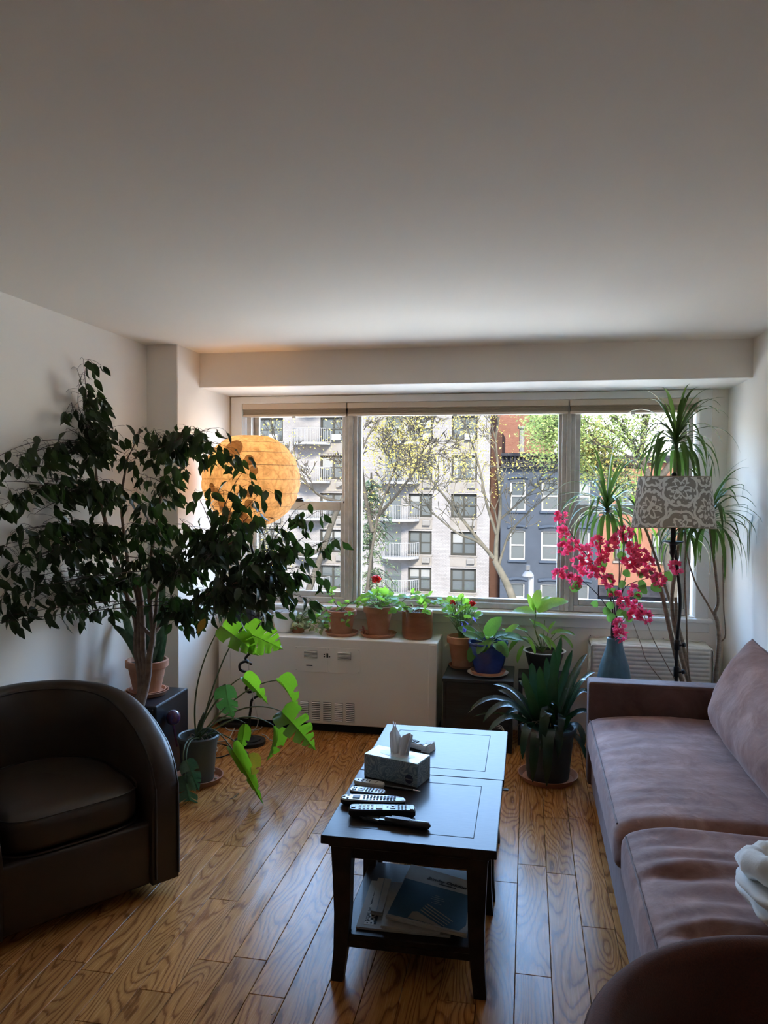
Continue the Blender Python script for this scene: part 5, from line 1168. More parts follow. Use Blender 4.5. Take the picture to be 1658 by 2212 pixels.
# ---------------------------------------------------------------- clivia
CP = Vector((.128, 4.29, 0))
t = thing('clivia', 'dark clivia with broad arching strap leaves in a charcoal pot by the sofa', 'plant', tuple(CP))
saucer(t, tuple(CP), .165, .032, TERRA); g = G(); g.lathe([(0, .010), (.112, .010), (.114, .02), (.120, .06), (.118, .065), (.138, .26), (.150, .265), (.152, .285), (.145, .296), (.136, .292), (.128, .24), (0, .24)], 40, (CP.x, CP.y, 0)); g.obj('pot', DGREY_P, t, 40)
G().lathe([(.129, .242), (.06, .252), (0, .254)], 20, (CP.x, CP.y, 0)).obj('soil', SOIL, t, 60)
c0 = lambda dx, dy=0: (CP.x + dx, CP.y + dy, .25)
def cl(dx, dy, q, mid, w=.024, face=(0, -.6, 1)): sword(t, c0(dx, dy), q, w, mid, L_CLI, 'leaf', face, 12, .22, .18)
cl(-.02, .02, (0.194, 4.360, 0.779), (.0, 0, .04), .026, (.1, -1, .2)); cl(.02, .0, (0.151, 4.270, 0.726), (0, -.02, .05), .026, (.1, -1, .2))
cl(0, -.02, (0.074, 4.200, 0.642), (-.02, -.02, .08), .028, (0, -1, .3)); cl(-.03, .03, (0.034, 4.360, 0.623), (-.03, 0, .12), .027, (-.2, -1, .4)); cl(-.03, -.01, (-0.016, 4.220, 0.602), (-.03, -.02, .10), .025, (-.3, -1, .5))
cl(.03, .02, (0.334, 4.350, 0.692), (.0, 0, .13), .026, (-.4, -.5, 1)); cl(.04, 0, (0.367, 4.250, 0.614), (.02, 0, .17), .025, (-.3, -.4, 1)); cl(.05, .03, (0.351, 4.300, 0.479), (.02, 0, .2), .024, (-.2, -.4, 1)); cl(.04, -.03, (0.316, 4.150, 0.591), (.03, 0, .2), .022, (-.2, -.4, 1))
cl(-.05, 0, (-0.309, 4.200, 0.365), (-.02, 0, .27), .024, (.1, -.4, 1)); cl(-.05, -.03, (-0.219, 4.080, 0.356), (-.03, 0, .26), .024, (.1, -.5, 1)); cl(-.04, .02, (-0.176, 4.300, 0.506), (.02, 0, .14), .024, (0, -.4, 1)); cl(-.05, -.04, (-0.193, 4.020, 0.315), (-.02, -.02, .20), .022, (.1, -.6, 1)); cl(-.05, .03, (-0.154, 4.400, 0.450), (0, 0, .10), .024)
cl(0, -.05, (0.115, 4.020, 0.061), (0, -.12, .34), .036, (0, -1, .5)); cl(-.03, -.05, (0.044, 4.030, 0.071), (-.02, -.12, .30), .032, (-.1, -1, .5)); cl(.03, -.05, (0.173, 4.060, 0.192), (.02, -.08, .26), .028, (.1, -1, .5)); cl(-.05, -.04, (-0.010, 4.060, 0.179), (-.04, -.06, .22), .026, (-.2, -1, .5)); cl(.01, -.04, (0.085, 4.050, 0.238), (0, -.09, .36), .034, (0, -1, .5))
cl(.05, -.02, (0.237, 4.120, 0.403), (.01, 0, .03), .018, (0, -1, .4)); cl(.05, .0, (0.312, 4.150, 0.245), (.05, 0, .16), .022); cl(.04, .05, (0.310, 4.450, 0.595), (.0, 0, .10), .024); cl(-.02, .05, (-0.038, 4.450, 0.497), (0, 0, .1), .024); cl(.05, .04, (0.386, 4.250, 0.343), (.03, 0, .18), .020)
cl(-.06, -.02, (-0.282, 4.250, 0.331), (0, 0, .12), .008, (0, -1, 1)); cl(.0, .04, (0.116, 4.420, 0.645), (0, .02, .06), .026, (0, -1, .2)); cl(.02, .04, (0.258, 4.450, 0.685), (.0, .02, .06), .024, (-.2, -1, .3)); cl(-.06, .0, (-0.107, 4.150, 0.380), (0, 0, .14), .018); cl(.06, .02, (0.332, 4.200, 0.129), (.04, 0, .12), .016)
cl(.03, .01, (0.137, 4.150, 0.457), (.03, -.02, .12), .020, (-.4, -1, .4)); cl(.04, -.03, (0.179, 4.080, 0.308), (.03, -.04, .22), .026, (.2, -1, .5))
g = G()
for k in range(7): g.tube(bez(c0(-.04 + .012 * k, -.02), (CP.x - .12 + .02 * k, CP.y - .04, .36 + .01 * k), (CP.x - .17 + .03 * k, CP.y - .06 - .01 * k, .30), 6), .0022, 4)
g.obj('dry_stalks', BARK_L, t, 80, kind='stuff')

# ---------------------------------------------------------------- dragon tree behind the sofa
random.seed(15)
DP = Vector((1.0, 4.58, 0))
t = thing('dragon_tree', 'tall dragon tree with bare canes and drooping grassy leaf heads behind the sofa', 'plant', tuple(DP))
saucer(t, tuple(DP), .155, .03, TERRA); pot(t, (DP.x, DP.y, .012), .105, .145, .30, TERRA)
def cane(pts, r0, r1, m=BARK_L): c = spline(pts, 5); G().tube(c, [lerp(r0, r1, i / (len(c) - 1)) * (1 + .06 * sin(i * 2.3)) for i in range(len(c))], 8).obj('cane', m, t, 80); return c[-1]
hA = cane([(1.0, 4.58, .27), (0.911, 4.580, 0.515), (0.850, 4.600, 0.747), (0.820, 4.620, 0.956), (0.849, 4.640, 1.222), (0.864, 4.640, 1.489), (0.835, 4.620, 1.753), (0.824, 4.600, 1.897)], .013, .009)
hB = cane([(.96, 4.56, .27), (0.871, 4.550, 0.520), (0.806, 4.550, 0.782), (0.745, 4.560, 1.042), (0.673, 4.580, 1.157), (0.558, 4.620, 1.298), (0.473, 4.620, 1.431), (0.451, 4.620, 1.517)], .014, .009)
hC = cane([(1.05, 4.60, .27), (1.060, 4.600, 0.518), (1.075, 4.600, 0.731), (1.065, 4.600, 0.849), (1.049, 4.600, 0.901), (1.070, 4.620, 0.965), (1.054, 4.620, 1.123), (1.021, 4.600, 1.335), (1.002, 4.580, 1.466)], .015, .007)
hD = cane([(.99, 4.62, .27), (0.901, 4.640, 0.580), (0.841, 4.660, 0.870), (0.777, 4.680, 1.081), (0.701, 4.720, 1.321), (0.647, 4.720, 1.443)], .010, .007)
hE = cane([(1.045, 4.600, 0.893), (1.008, 4.620, 0.963), (0.951, 4.660, 1.075), (0.906, 4.680, 1.247), (0.893, 4.680, 1.407)], .006, .004)
cane([(1.090, 4.600, 0.744), (1.104, 4.580, 0.788), (1.091, 4.580, 0.945), (1.080, 4.580, 1.233)], .004, .003); cane([(1.02, 4.55, .27), (0.913, 4.540, 0.525), (0.889, 4.550, 0.864), (0.876, 4.560, 1.125), (0.882, 4.580, 1.281)], .006, .004); cane([(.95, 4.60, .27), (0.896, 4.620, 0.665), (0.848, 4.600, 0.854), (0.838, 4.600, 0.986)], .010, .009)
for q in ((0.712, 4.620, 0.575), (0.762, 4.700, 0.669)): cane([(.97, 4.6, .28), Vector(q), Vector(q) + Vector((-.05, .05, .12)), Vector(q) + Vector((-.10, .08, .26))], .003, .0015)
def strap(p, a, elev, ln, w, droop, m):
    """narrow arching leaf: starts at azimuth a and elevation elev, then gravity pulls it over"""
    n = 9; pts = [Vector(p)]; d = Vector((cos(a) * cos(elev), sin(a) * cos(elev), sin(elev)))
    for i in range(n): d = (d + Vector((0, 0, -droop * (i + 1) / n))).normalized(); pts.append(pts[-1] + d * ln / n)
    vs = []; fs = []
    for i, c in enumerate(pts):
        t_ = (pts[min(i + 1, n)] - pts[max(i - 1, 0)]).normalized(); s = t_.cross(Vector((0, 0, 1))); s = s.normalized() if s.length > .05 else Vector((-sin(a), cos(a), 0)); f = s.cross(t_); u = i / n
        h = w * (.55 + .45 * sin(pi * min(1, u * 1.8) * .5)) * (1 if u < .55 else max(.04, (1 - u) / .45) ** .8)
        for k, o in ((-1, 1), (0, 0), (1, 1)):
            q = c + s * (h * k) + f * (h * .35 * o); q.x = min(q.x, XR - .006); q.y = min(q.y, YW - .03); vs.append(q)
    for i in range(n): k = 3 * i; fs += [(k, k + 1, k + 4, k + 3), (k + 1, k + 2, k + 5, k + 4)]
    G().add(vs, fs).obj('leaf', m, t, 180)
def head(h, n, ln, up=.25, w=.0108, m=L_DRA):
    for k in range(n):
        a = k * 2.399 + rnd(-.3, .3); u = k / n
        p = h + Vector((0, 0, -.07 * (1 - u))); el = lerp(-.05, 1.4, u ** 1.2) + rnd(-.15, .15)
        strap(p, a, el, ln * rnd(.75, 1.15), w * rnd(.8, 1.2), lerp(1.05, .22, u ** 1.4) * rnd(.7, 1.2), m)
head(hA, 62, .38); head(hB, 56, .37); head(hC, 58, .38); head(hD, 16, .28, m=L_EPI); head(hE, 22, .28, w=.010)
for a, el, ln in ((2.9, .45, .34), (2.6, .25, .36), (3.6, .5, .30)): strap(hA, a, el, ln * 1.2, .006, .28, L_DRA); strap(hB, a, el, ln * 1.25, .006, .25, L_DRA)
for a, el, ln in ((.1, .5, .30), (-.3, .3, .30), (-.9, .45, .32)): strap(hC, a, el, ln * 1.2, .006, .3, L_DRA)

# ---------------------------------------------------------------- bougainvillea in the blue vase
random.seed(31)
VC = Vector((.490, 4.45, 0))
t = thing('blue_vase', 'tall slate blue bottle vase holding the pink bougainvillea, behind the sofa arm', 'vase', tuple(VC))
G().lathe([(0, 0), (.075, 0), (.082, .01), (.090, .20), (.094, .46), (.092, .54), (.080, .61), (.060, .67), (.046, .72), (.042, .755), (.044, .768), (.039, .770), (.036, .75), (.04, .68), (0, .60)], 40, tuple(VC)).obj('bottle', VASE, t, 80)
bv = thing('bougainvillea_branches', 'bougainvillea branches with bright pink blossoms standing in the blue vase', 'flowers', (VC.x, VC.y, .70))
nk = Vector((VC.x, VC.y, .70)); mouth = Vector((VC.x, VC.y, .79))
def bough(pts, r0, r1): c = spline([nk, mouth + Vector((rnd(-.02, .02), rnd(-.02, .02), 0))] + [Vector(p) for p in pts], 5); G().tube(c, [lerp(r0, r1, i / (len(c) - 1)) for i in range(len(c))], 6).obj('branch', TWIG, bv, 80)
bough([(0.473, 4.440, 0.945), (0.427, 4.430, 1.075), (0.357, 4.420, 1.191), (0.272, 4.420, 1.306), (0.187, 4.420, 1.440)], .0055, .0015); bough([(0.505, 4.460, 0.969), (0.509, 4.460, 1.152), (0.502, 4.460, 1.308)], .005, .002)
bough([(0.514, 4.450, 0.945), (0.541, 4.440, 1.057), (0.662, 4.430, 1.113), (0.793, 4.420, 1.169)], .004, .0012); bough([(0.462, 4.420, 0.896), (0.401, 4.400, 1.001), (0.285, 4.380, 1.103), (0.174, 4.360, 1.123)], .004, .0012)
bough([(0.517, 4.440, 0.999), (0.562, 4.430, 1.183), (0.633, 4.420, 1.262)], .004, .0015); bough([(0.529, 4.420, 0.873), (0.587, 4.400, 0.956), (0.639, 4.380, 0.904)], .003, .0012); bough([(0.479, 4.430, 0.973), (0.413, 4.420, 1.154), (0.380, 4.420, 1.309)], .004, .0015); bough([(0.526, 4.440, 1.232), (0.541, 4.440, 1.362)], .003, .0012)
def w_br(x): return .36 * sin(pi * min(1, x) ** .8) ** .8
BR = [blade(4, w_br, b, .3, .5, i) for i, b in enumerate((.6, 1.1, -.4))]
for q in ((0.184, 4.420, 1.446), (0.198, 4.420, 1.357), (0.250, 4.420, 1.285), (0.201, 4.400, 1.268), (0.278, 4.400, 1.194), (0.325, 4.410, 1.256), (0.385, 4.420, 1.304), (0.503, 4.430, 1.331), (0.539, 4.430, 1.363), (0.366, 4.410, 1.190), (0.412, 4.420, 1.221), (0.407, 4.410, 1.129), (0.443, 4.410, 1.089), (0.316, 4.400, 1.159), (0.174, 4.360, 1.123), (0.214, 4.370, 1.133), (0.263, 4.380, 1.087), (0.354, 4.400, 1.139), (0.574, 4.420, 1.276), (0.623, 4.410, 1.237), (0.655, 4.410, 1.197), (0.609, 4.410, 1.165), (0.551, 4.420, 1.194), (0.800, 4.420, 1.174), (0.485, 4.420, 1.001), (0.530, 4.420, 0.971), (0.587, 4.410, 1.041), (0.602, 4.400, 0.956), (0.578, 4.400, 0.904), (0.641, 4.380, 0.899), (0.509, 4.410, 0.848), (0.521, 4.420, 0.789), (0.668, 4.410, 1.141), (0.713, 4.410, 1.107), (0.456, 4.430, 1.284), (0.587, 4.400, 1.225)):
    g = G(); q = Vector(q)
    for k in range(13):
        d = Vector((rnd(-1, 1), rnd(-1, .7), rnd(-.8, 1))).normalized(); c = q + d * .020
        for j in range(3): a = rnd(0, 6.28); vs, fs = BR[j]; g.add(vs, fs, frame_of(c, d + d.orthogonal() * .9 * cos(a) + d.cross(d.orthogonal()) * .9 * sin(a), (-d.x, -d.y, -d.z + .01), rnd(.023, .035)))
    g.obj('blossom', P_BOU, bv, 180)
OV = blade(5, lambda x: .40 * sin(pi * min(1, x * 1.0) ** .75) ** .75, .5, .2, .2, 2); om = mesh_of('leaf', L_BOU, OV)
for q in ((0.298, 4.380, 1.073), (0.489, 4.420, 1.047), (0.543, 4.420, 1.085), (0.634, 4.410, 1.120), (0.526, 4.430, 1.151), (0.469, 4.410, 0.976), (0.528, 4.400, 0.933), (0.569, 4.400, 0.865), (0.654, 4.400, 1.040), (0.601, 4.410, 1.088), (0.743, 4.420, 1.147), (0.224, 4.420, 1.316), (0.394, 4.400, 0.962), (0.442, 4.420, 1.186), (0.672, 4.410, 1.080), (0.513, 4.440, 1.258), (0.443, 4.420, 1.134), (0.552, 4.390, 0.904), (0.286, 4.380, 1.039), (0.464, 4.400, 0.920), (0.415, 4.410, 0.927), (0.582, 4.410, 1.005)):
    inst('leaf', om, frame_of(q, (rnd(-1, 1), rnd(-.6, .2), rnd(-.8, .5)), (rnd(-.4, .4), -1, rnd(.1, .7)), rnd(.046, .070)), bv)

# ---------------------------------------------------------------- pots on the convector
def lobed(n=14, lob=7, amp=.10, cup=.25):
    vs = [(0, 0, 0)]; fs = []
    for ring, r in ((1, .28), (2, .52)):
        for i in range(n):
            a = lerp(.25, 2 * pi - .25, i / (n - 1)) - pi / 2; q = r * (1 + amp * cos(a * lob) * (ring - 1)); vs.append((q * cos(a), q * sin(a) + .1, cup * r * r + .05 * sin(a * lob) * (ring - 1)))
    for i in range(n - 1): fs += [(0, 1 + i, 2 + i), (1 + i, 1 + n + i, 2 + n + i, 2 + i)]
    return vs, fs
RND = lobed(); rm = mesh_of('leaf', L_GER, RND); jm = mesh_of('leaf', L_GER, blade(4, lambda x: .34 * sin(pi * min(1, x) ** .85) ** .7, .4, .2)); vm = mesh_of('leaf', L_VAR, blade(4, lambda x: .34 * sin(pi * min(1, x) ** .85) ** .7, .5, .3, .3)); sm = mesh_of('leaf', L_STR, blade(6, lambda x: .27 * sin(pi * min(1, x) ** .85) ** .7, .7, .25, .35)); em = mesh_of('leaf', L_EPI, blade(7, lambda x: .17 * sin(pi * min(1, x * .97 + .03) ** .8) ** .6, 1.0, .2, .3))
def petals(parent, c, n, s, m, name='flower'):
    g = G()
    for k in range(n):
        d = Vector((rnd(-1, 1), rnd(-1, .8), rnd(-.2, 1))).normalized(); q = Vector(c) + d * s * .55
        for j in range(4): a = j * pi / 2 + rnd(-.3, .3); o = d.orthogonal(); vs, fs = BR[j % 3]; g.add(vs, fs, frame_of(q, d * .35 + o * cos(a) + d.cross(o) * sin(a), d, s * .75))
    g.obj(name, m, parent, 180)
def bush(parent, c, rx, rz, n, me, s, root, lift=.25, r=.0018, out=.8, mstem=STEM_G):
    """leaves on stalks from root, spread through an ellipsoid about c"""
    g = G(); c = Vector(c); root = Vector(root)
    for k in range(n):
        a = k * 2.399; u = (k + .5) / n; e = Vector((cos(a) * (1 - u * u) ** .5 * rx, sin(a) * (1 - u * u) ** .5 * rx * .8, (u * 1.5 - .5) * rz)); p = c + e * rnd(.75, 1.1); p.y = min(p.y, YW - .09)
        stalk(g, root + Vector((rnd(-.02, .02), rnd(-.02, .02), 0)), p, r, .02); d = (p - root); d.z *= .3
        inst('leaf', me, frame_of(p, d.normalized() + Vector((rnd(-.4, .4), rnd(-.4, .4), rnd(-.5, .2))), Vector((rnd(-.5, .5), rnd(-.9, .2), 1)), s * rnd(.7, 1.25)), parent)
    g.obj('stems', mstem, parent, 80, kind='stuff')

random.seed(52)
CZ = .620; PY = 4.945
A = (-1.207, PY, CZ); t = thing('potted_succulent', 'leftmost terracotta pot on the heater, trailing a pale stem with fleshy leaves', 'plant', A)
saucer(t, A, .112, .022, TERRA); pot(t, (A[0], A[1], CZ + .008), .066, .098, .158, TERRA)
g = G(); P0 = Vector((A[0], A[1], .77)); vine = [(P0, (-1.300, 4.900, 0.786), (-1.336, 4.860, 0.754), (-1.387, 4.840, 0.710)), (P0, (-1.196, 4.900, 0.808), (-1.138, 4.840, 0.771), (-1.158, 4.835, 0.720)), (P0, (-1.152, 4.900, 0.831), (-1.115, 4.900, 0.848), (-1.077, 4.900, 0.819)), (P0, (-1.254, 4.930, 0.839), (-1.273, 4.930, 0.884), (-1.276, 4.930, 0.924)), (P0, (-1.262, 4.840, 0.761), (-1.290, 4.830, 0.737), (-1.296, 4.830, 0.700))]
for v in vine: g.tube(spline(v, 5), .0032, 6)
g.obj('stems', BARK_L, t, 80)
for v in vine:
    for q in v[1:]:
        for k in range(4): inst('leaf', jm, frame_of(Vector(q) + Vector((rnd(-.012, .012), rnd(-.012, .005), rnd(-.01, .014))), (rnd(-1, 1), rnd(-1, .3), rnd(-.3, .9)), (rnd(-.3, .3), -.6, 1), rnd(.03, .046)), t)
B = (-.960, PY + .01, CZ); t = thing('potted_geranium', 'terracotta pot of geranium with one tall red flower head, middle of the heater top', 'plant', B)
saucer(t, B, .122, .022, TERRA); saucer(t, (B[0], B[1], CZ + .008), .092, .014, TERRA, 'inner_saucer'); pot(t, (B[0], B[1], CZ + .014), .064, .100, .186, TERRA)
bush(t, (B[0] + .01, B[1] - .01, .855), .125, .065, 44, rm, .052, (B[0], B[1], .79))
g = G(); fl = Vector((-0.972, 4.930, 0.995)); g.tube(bez((B[0], B[1], .79), (B[0] - .01, B[1], .92), fl, 8), .0024, 6); g.obj('flower_stalk', STEM_G, t, 80); petals(t, fl, 16, .034, P_RED)
g = G(); sc_ = Vector((-1.034, 4.850, 0.671))
for k in range(5): g.tube(bez((B[0] - .09, B[1] - .04, CZ + .012), sc_ + Vector((rnd(-.02, .02), 0, rnd(-.02, .03))), sc_ + Vector((rnd(-.035, .02), 0, rnd(-.01, .035))), 4), .0022, 5)
g.obj('side_shoots', mat('red_shoot', (0.28, 0.08, 0.06), .5), t, 80, kind='stuff')
Cc = (-.700, PY + .005, CZ); t = thing('glazed_planter', 'straight sided brown glazed pot with sparse creeping green stems, right end of heater', 'plant', Cc)
G().lathe([(0, 0), (.088, 0), (.096, .004), (.100, .03), (.101, .170), (.098, .178), (.090, .176), (.088, .155), (0, .155)], 40, Cc).obj('pot', TERRA_G, t, 40); G().lathe([(.089, .157), (0, .165)], 20, Cc).obj('soil', SOIL, t, 60)
P0 = Vector((Cc[0], Cc[1], .775)); g = G(); vine = [(P0, (-0.794, 4.900, 0.844), (-0.758, 4.900, 0.890), (-0.721, 4.900, 0.916)), (P0, (-0.648, 4.880, 0.813), (-0.589, 4.880, 0.869), (-0.529, 4.880, 0.847)), (P0, (-0.721, 4.860, 0.823), (-0.775, 4.860, 0.830), (-0.826, 4.860, 0.798)), (P0, (-0.669, 4.920, 0.845), (-0.633, 4.920, 0.886), (-0.564, 4.920, 0.876)), (P0, (-0.751, 4.860, 0.818), (-0.760, 4.845, 0.791), (-0.753, 4.840, 0.762))]
for v in vine: g.tube(spline(v, 5), .0026, 6)
g.obj('stems', BARK_L, t, 80)
for v in vine[:4]:
    for q in v[1:]:
        for k in range(4): inst('leaf', jm, frame_of(Vector(q) + Vector((rnd(-.02, .02), rnd(-.015, .005), rnd(-.01, .014))), (rnd(-1, 1), rnd(-1, .3), rnd(-.3, .9)), (rnd(-.3, .3), -.6, 1), rnd(.042, .062)), t)
V = (-1.455, PY + .02, CZ); t = thing('variegated_trailer', 'low trailing variegated plant spilling over the heater left of the terracotta pots', 'plant', V)
pot(t, (V[0] - .06, V[1], CZ), .040, .055, .075, TERRA)
g = G()
for k in range(46):
    a = rnd(0, 2 * pi); p = Vector((V[0] + .03 + rnd(-.125, .125), V[1] - .04 + rnd(-.05, .05), CZ + .02 + abs(rnd(0, .14)) * (1 - abs(k / 46 - .5)))); g.tube(bez((V[0] - .05, V[1], CZ + .07), ((V[0] - .05 + p.x) / 2, p.y, p.z + .05), p, 5), .0016, 4, False)
    for j in range(3): inst('leaf', vm, frame_of(p + Vector((rnd(-.012, .012), rnd(-.01, .01), rnd(-.008, .012))), (rnd(-1, 1), rnd(-1, .2), rnd(-.6, .5)), (rnd(-.4, .4), -.6, 1), rnd(.026, .040)), t)
g.obj('stems', STEM_G, t, 80, kind='stuff')
SB = (-1.892, 4.93, CZ); t = thing('desk_speaker', 'square black box with pale top at the left end of the heater', 'speaker', SB)
G().span((-1.972, 4.87, CZ), (-1.812, 5.04, .782), .006, 2).obj('cabinet', DARK, t, 10); G().span((-1.974, 4.868, .782), (-1.810, 5.042, .790), .002).obj('top_plate', WHITE_P, t)
BG = (-1.60, 4.945, CZ); t = thing('frosted_bowl', 'frosted white rounded bowl beside the black box on the heater', 'bowl', BG)
G().lathe([(0, 0), (.045, 0), (.066, .03), (.078, .075), (.081, .14), (.079, .142), (.074, .075), (.06, .033), (0, .02)], 32, BG, wob=lambda a, z: .02 * sin(3 * a + 12 * z)).obj('bowl_wall', BAG, t, 80); G().lathe([(.060, .09), (.03, .10), (0, .10)], 16, BG).obj('soil', SOIL, t, 60)

# ---------------------------------------------------------------- dark stand and the plants on it
t = thing('plant_stand', 'low black slate plant stand right of the heater carrying the blue pot', 'stand', (-.285, 4.83, 0))
G().span((-.500, 4.636, .418), (-.070, 5.045, .440), .003).obj('stand_top', SLATE, t); G().span((-.494, 4.642, 0), (-.476, 5.04, .418), .002).obj('side_panel', SLATE, t); G().span((-.094, 4.642, 0), (-.076, 5.04, .418), .002).obj('side_panel', SLATE, t); G().span((-.476, 4.646, 0), (-.094, 4.664, .418), .002).obj('front_panel', SLATE, t)
DZ = .440
D = (-.408, 4.955, DZ); t = thing('potted_red_geranium', 'leggy geranium with two small red flowers, terracotta pot on the stand behind the blue pot', 'plant', D)
saucer(t, D, .085, .018, TERRA); pot(t, (D[0], D[1], DZ + .008), .062, .097, .195, TERRA)
bush(t, (D[0] - .01, D[1] - .02, .800), .115, .10, 46, rm, .046, (D[0], D[1], .63))
for q, n_ in (((-0.469, 4.900, 0.861), 3), ((-0.340, 4.880, 0.866), 6)):
    g = G(); g.tube(bez((D[0], D[1], .63), (Vector(q) + Vector((0, 0, .0)) + Vector(D)) / 2 + Vector((0, 0, .16)), q, 8), .0018, 5); g.obj('flower_stalk', STEM_G, t, 80); petals(t, q, n_ * 2, .024, P_RED)
E_ = (-.232, 4.800, DZ); t = thing('blue_pot_plant', 'cobalt blue glazed pot of drooping velvety leaves with violet flowers, on a plate', 'plant', E_)
G().lathe([(0, 0), (.09, 0), (.125, .010), (.128, .014), (.124, .014), (.09, .004), (0, .004)], 40, E_, wob=lambda a, z: .008 * sin(8 * a)).obj('plate', CHINA, t, 60); saucer(t, (E_[0], E_[1], DZ + .006), .112, .020, TERRA)
G().lathe([(0, 0), (.078, 0), (.090, .02), (.108, .08), (.118, .13), (.121, .165), (.1185, .172), (.124, .176), (.125, .190), (.121, .194), (.113, .190), (.110, .16), (0, .155)], 44, (E_[0], E_[1], DZ + .012)).obj('pot', BLUE_G, t, 50); G().lathe([(.112, .168), (0, .176)], 20, (E_[0], E_[1], DZ + .012)).obj('soil', SOIL, t, 60)
er = Vector((E_[0], E_[1], .625))
for q, tip, s in [((-0.305, 4.780, 0.656), (-0.385, 4.760, 0.749), .15), ((-0.243, 4.800, 0.666), (-0.182, 4.800, 0.799), .17), ((-0.210, 4.700, 0.676), (-0.263, 4.660, 0.625), .10), ((-0.169, 4.720, 0.665), (-0.102, 4.680, 0.600), .12), ((-0.209, 4.800, 0.676), (-0.129, 4.800, 0.717), .10), ((-0.237, 4.690, 0.654), (-0.297, 4.660, 0.615), .10), ((-0.188, 4.850, 0.667), (-0.107, 4.840, 0.658), .11), ((-0.193, 4.700, 0.654), (-0.152, 4.660, 0.636), .09), ((-0.275, 4.860, 0.641), (-0.306, 4.880, 0.695), .10), ((-0.296, 4.740, 0.635), (-0.350, 4.700, 0.547), .11), ((-0.226, 4.740, 0.673), (-0.214, 4.660, 0.723), .09), ((-0.144, 4.820, 0.684), (-0.030, 4.780, 0.697), .12)]:
    q, tip = Vector(q), Vector(tip); g = G(); stalk(g, er, q, .003, .01); g.obj('leaf_stalk', STEM_G, t, 80); inst('leaf', sm, frame_of(q, tip - q, (rnd(-.2, .2), -.5, 1), (s * 1.1, (tip - q).length * 1.15, s)), t)
for q in ((-0.376, 4.750, 0.757), (-0.322, 4.760, 0.781), (-0.383, 4.740, 0.718)):
    g = G(); stalk(g, er, q, .0016, .05); g.obj('flower_stalk', STEM_G, t, 80); petals(t, q, 2, .024, P_VIO)
S_ = (.115, 4.93, 0); t = thing('plant_stool', 'small dark stool behind the clivia holding the strap leaved plant', 'stool', S_)
G().span((-.045, 4.80, .40), (.275, 5.05, .425), .006, 2).obj('seat', SLATE, t, 10)
for x in (-.03, .26):
    for y in (4.815, 5.035): G().span((x - .012, y - .012, 0), (x + .012, y + .012, .40), .002).obj('leg', SLATE, t)
t = thing('strap_leaf_plant', 'bright green strap leaved plant in white rimmed charcoal pot right of the blue pot', 'plant', (.115, 4.93, .425))
g = G(); g.lathe([(0, 0), (.085, 0), (.118, .135), (.122, .138), (.122, .150), (.114, .152), (.108, .13), (0, .13)], 36, (.115, 4.93, .425)); g.obj('pot', DGREY_P, t, 40); G().lathe([(.109, .132), (0, .142)], 18, (.115, 4.93, .425)).obj('soil', SOIL, t, 60)
g = G(); g.lathe([(.122, .146), (.134, .150), (.135, .154), (.120, .1535), (.122, .146)], 36, (.115, 4.93, .425), cap=False); g.obj('white_rim', WHITE_P, t, 60)
er = Vector((.105, 4.92, .565))
for q, tip, s in [((-0.046, 4.880, 0.741), (-0.142, 4.840, 0.709), .28), ((0.040, 4.900, 0.756), (0.136, 4.860, 0.746), .26), ((0.183, 4.900, 0.703), (0.284, 4.880, 0.731), .26), ((0.211, 4.880, 0.687), (0.294, 4.840, 0.653), .24), ((-0.030, 4.860, 0.672), (-0.115, 4.820, 0.618), .24), ((0.013, 4.820, 0.667), (0.069, 4.780, 0.606), .22), ((0.084, 4.880, 0.688), (0.153, 4.800, 0.663), .24), ((0.012, 4.860, 0.703), (-0.051, 4.860, 0.744), .24), ((0.069, 4.920, 0.724), (0.040, 4.920, 0.782), .22), ((0.112, 4.860, 0.678), (0.196, 4.820, 0.632), .22), ((-0.044, 4.840, 0.646), (-0.124, 4.820, 0.685), .22), ((-0.074, 4.900, 0.677), (-0.132, 4.900, 0.728), .22), ((-0.015, 4.820, 0.623), (-0.065, 4.780, 0.542), .2), ((0.142, 4.940, 0.708), (0.173, 4.950, 0.767), .2), ((0.041, 4.840, 0.650), (-0.002, 4.800, 0.700), .22), ((0.155, 4.900, 0.687), (0.226, 4.920, 0.739), .22),
    ((0.062, 4.880, 0.818), (-0.056, 4.860, 0.876), .36), ((0.053, 4.880, 0.838), (0.066, 4.900, 0.970), .34), ((0.068, 4.880, 0.833), (0.213, 4.880, 0.949), .36), ((0.045, 4.880, 0.838), (0.015, 4.860, 0.928), .26), ((0.068, 4.900, 0.836), (0.124, 4.940, 0.943), .26)]:
    q, tip = Vector(q), Vector(tip); ln = (tip - q).length * 1.2; inst('leaf', em, frame_of(q, tip - q, (rnd(-.3, .3), -.6, 1), (ln * s * 3.3, ln, ln)), t)
g = G(); g.tube(spline([er, (0.055, 4.880, 0.716), (0.057, 4.880, 0.804), (0.056, 4.880, 0.856)], 5), .0035, 6)
for q in ((-0.046, 4.880, 0.735), (0.040, 4.900, 0.750), (0.183, 4.900, 0.697), (0.211, 4.880, 0.682), (-0.030, 4.860, 0.666), (0.013, 4.820, 0.662), (0.084, 4.880, 0.682), (0.142, 4.940, 0.702), (-0.074, 4.900, 0.671), (0.114, 4.900, 0.773)): stalk(g, er, q, .0024, .02)
g.obj('stems', STEM_G, t, 80)

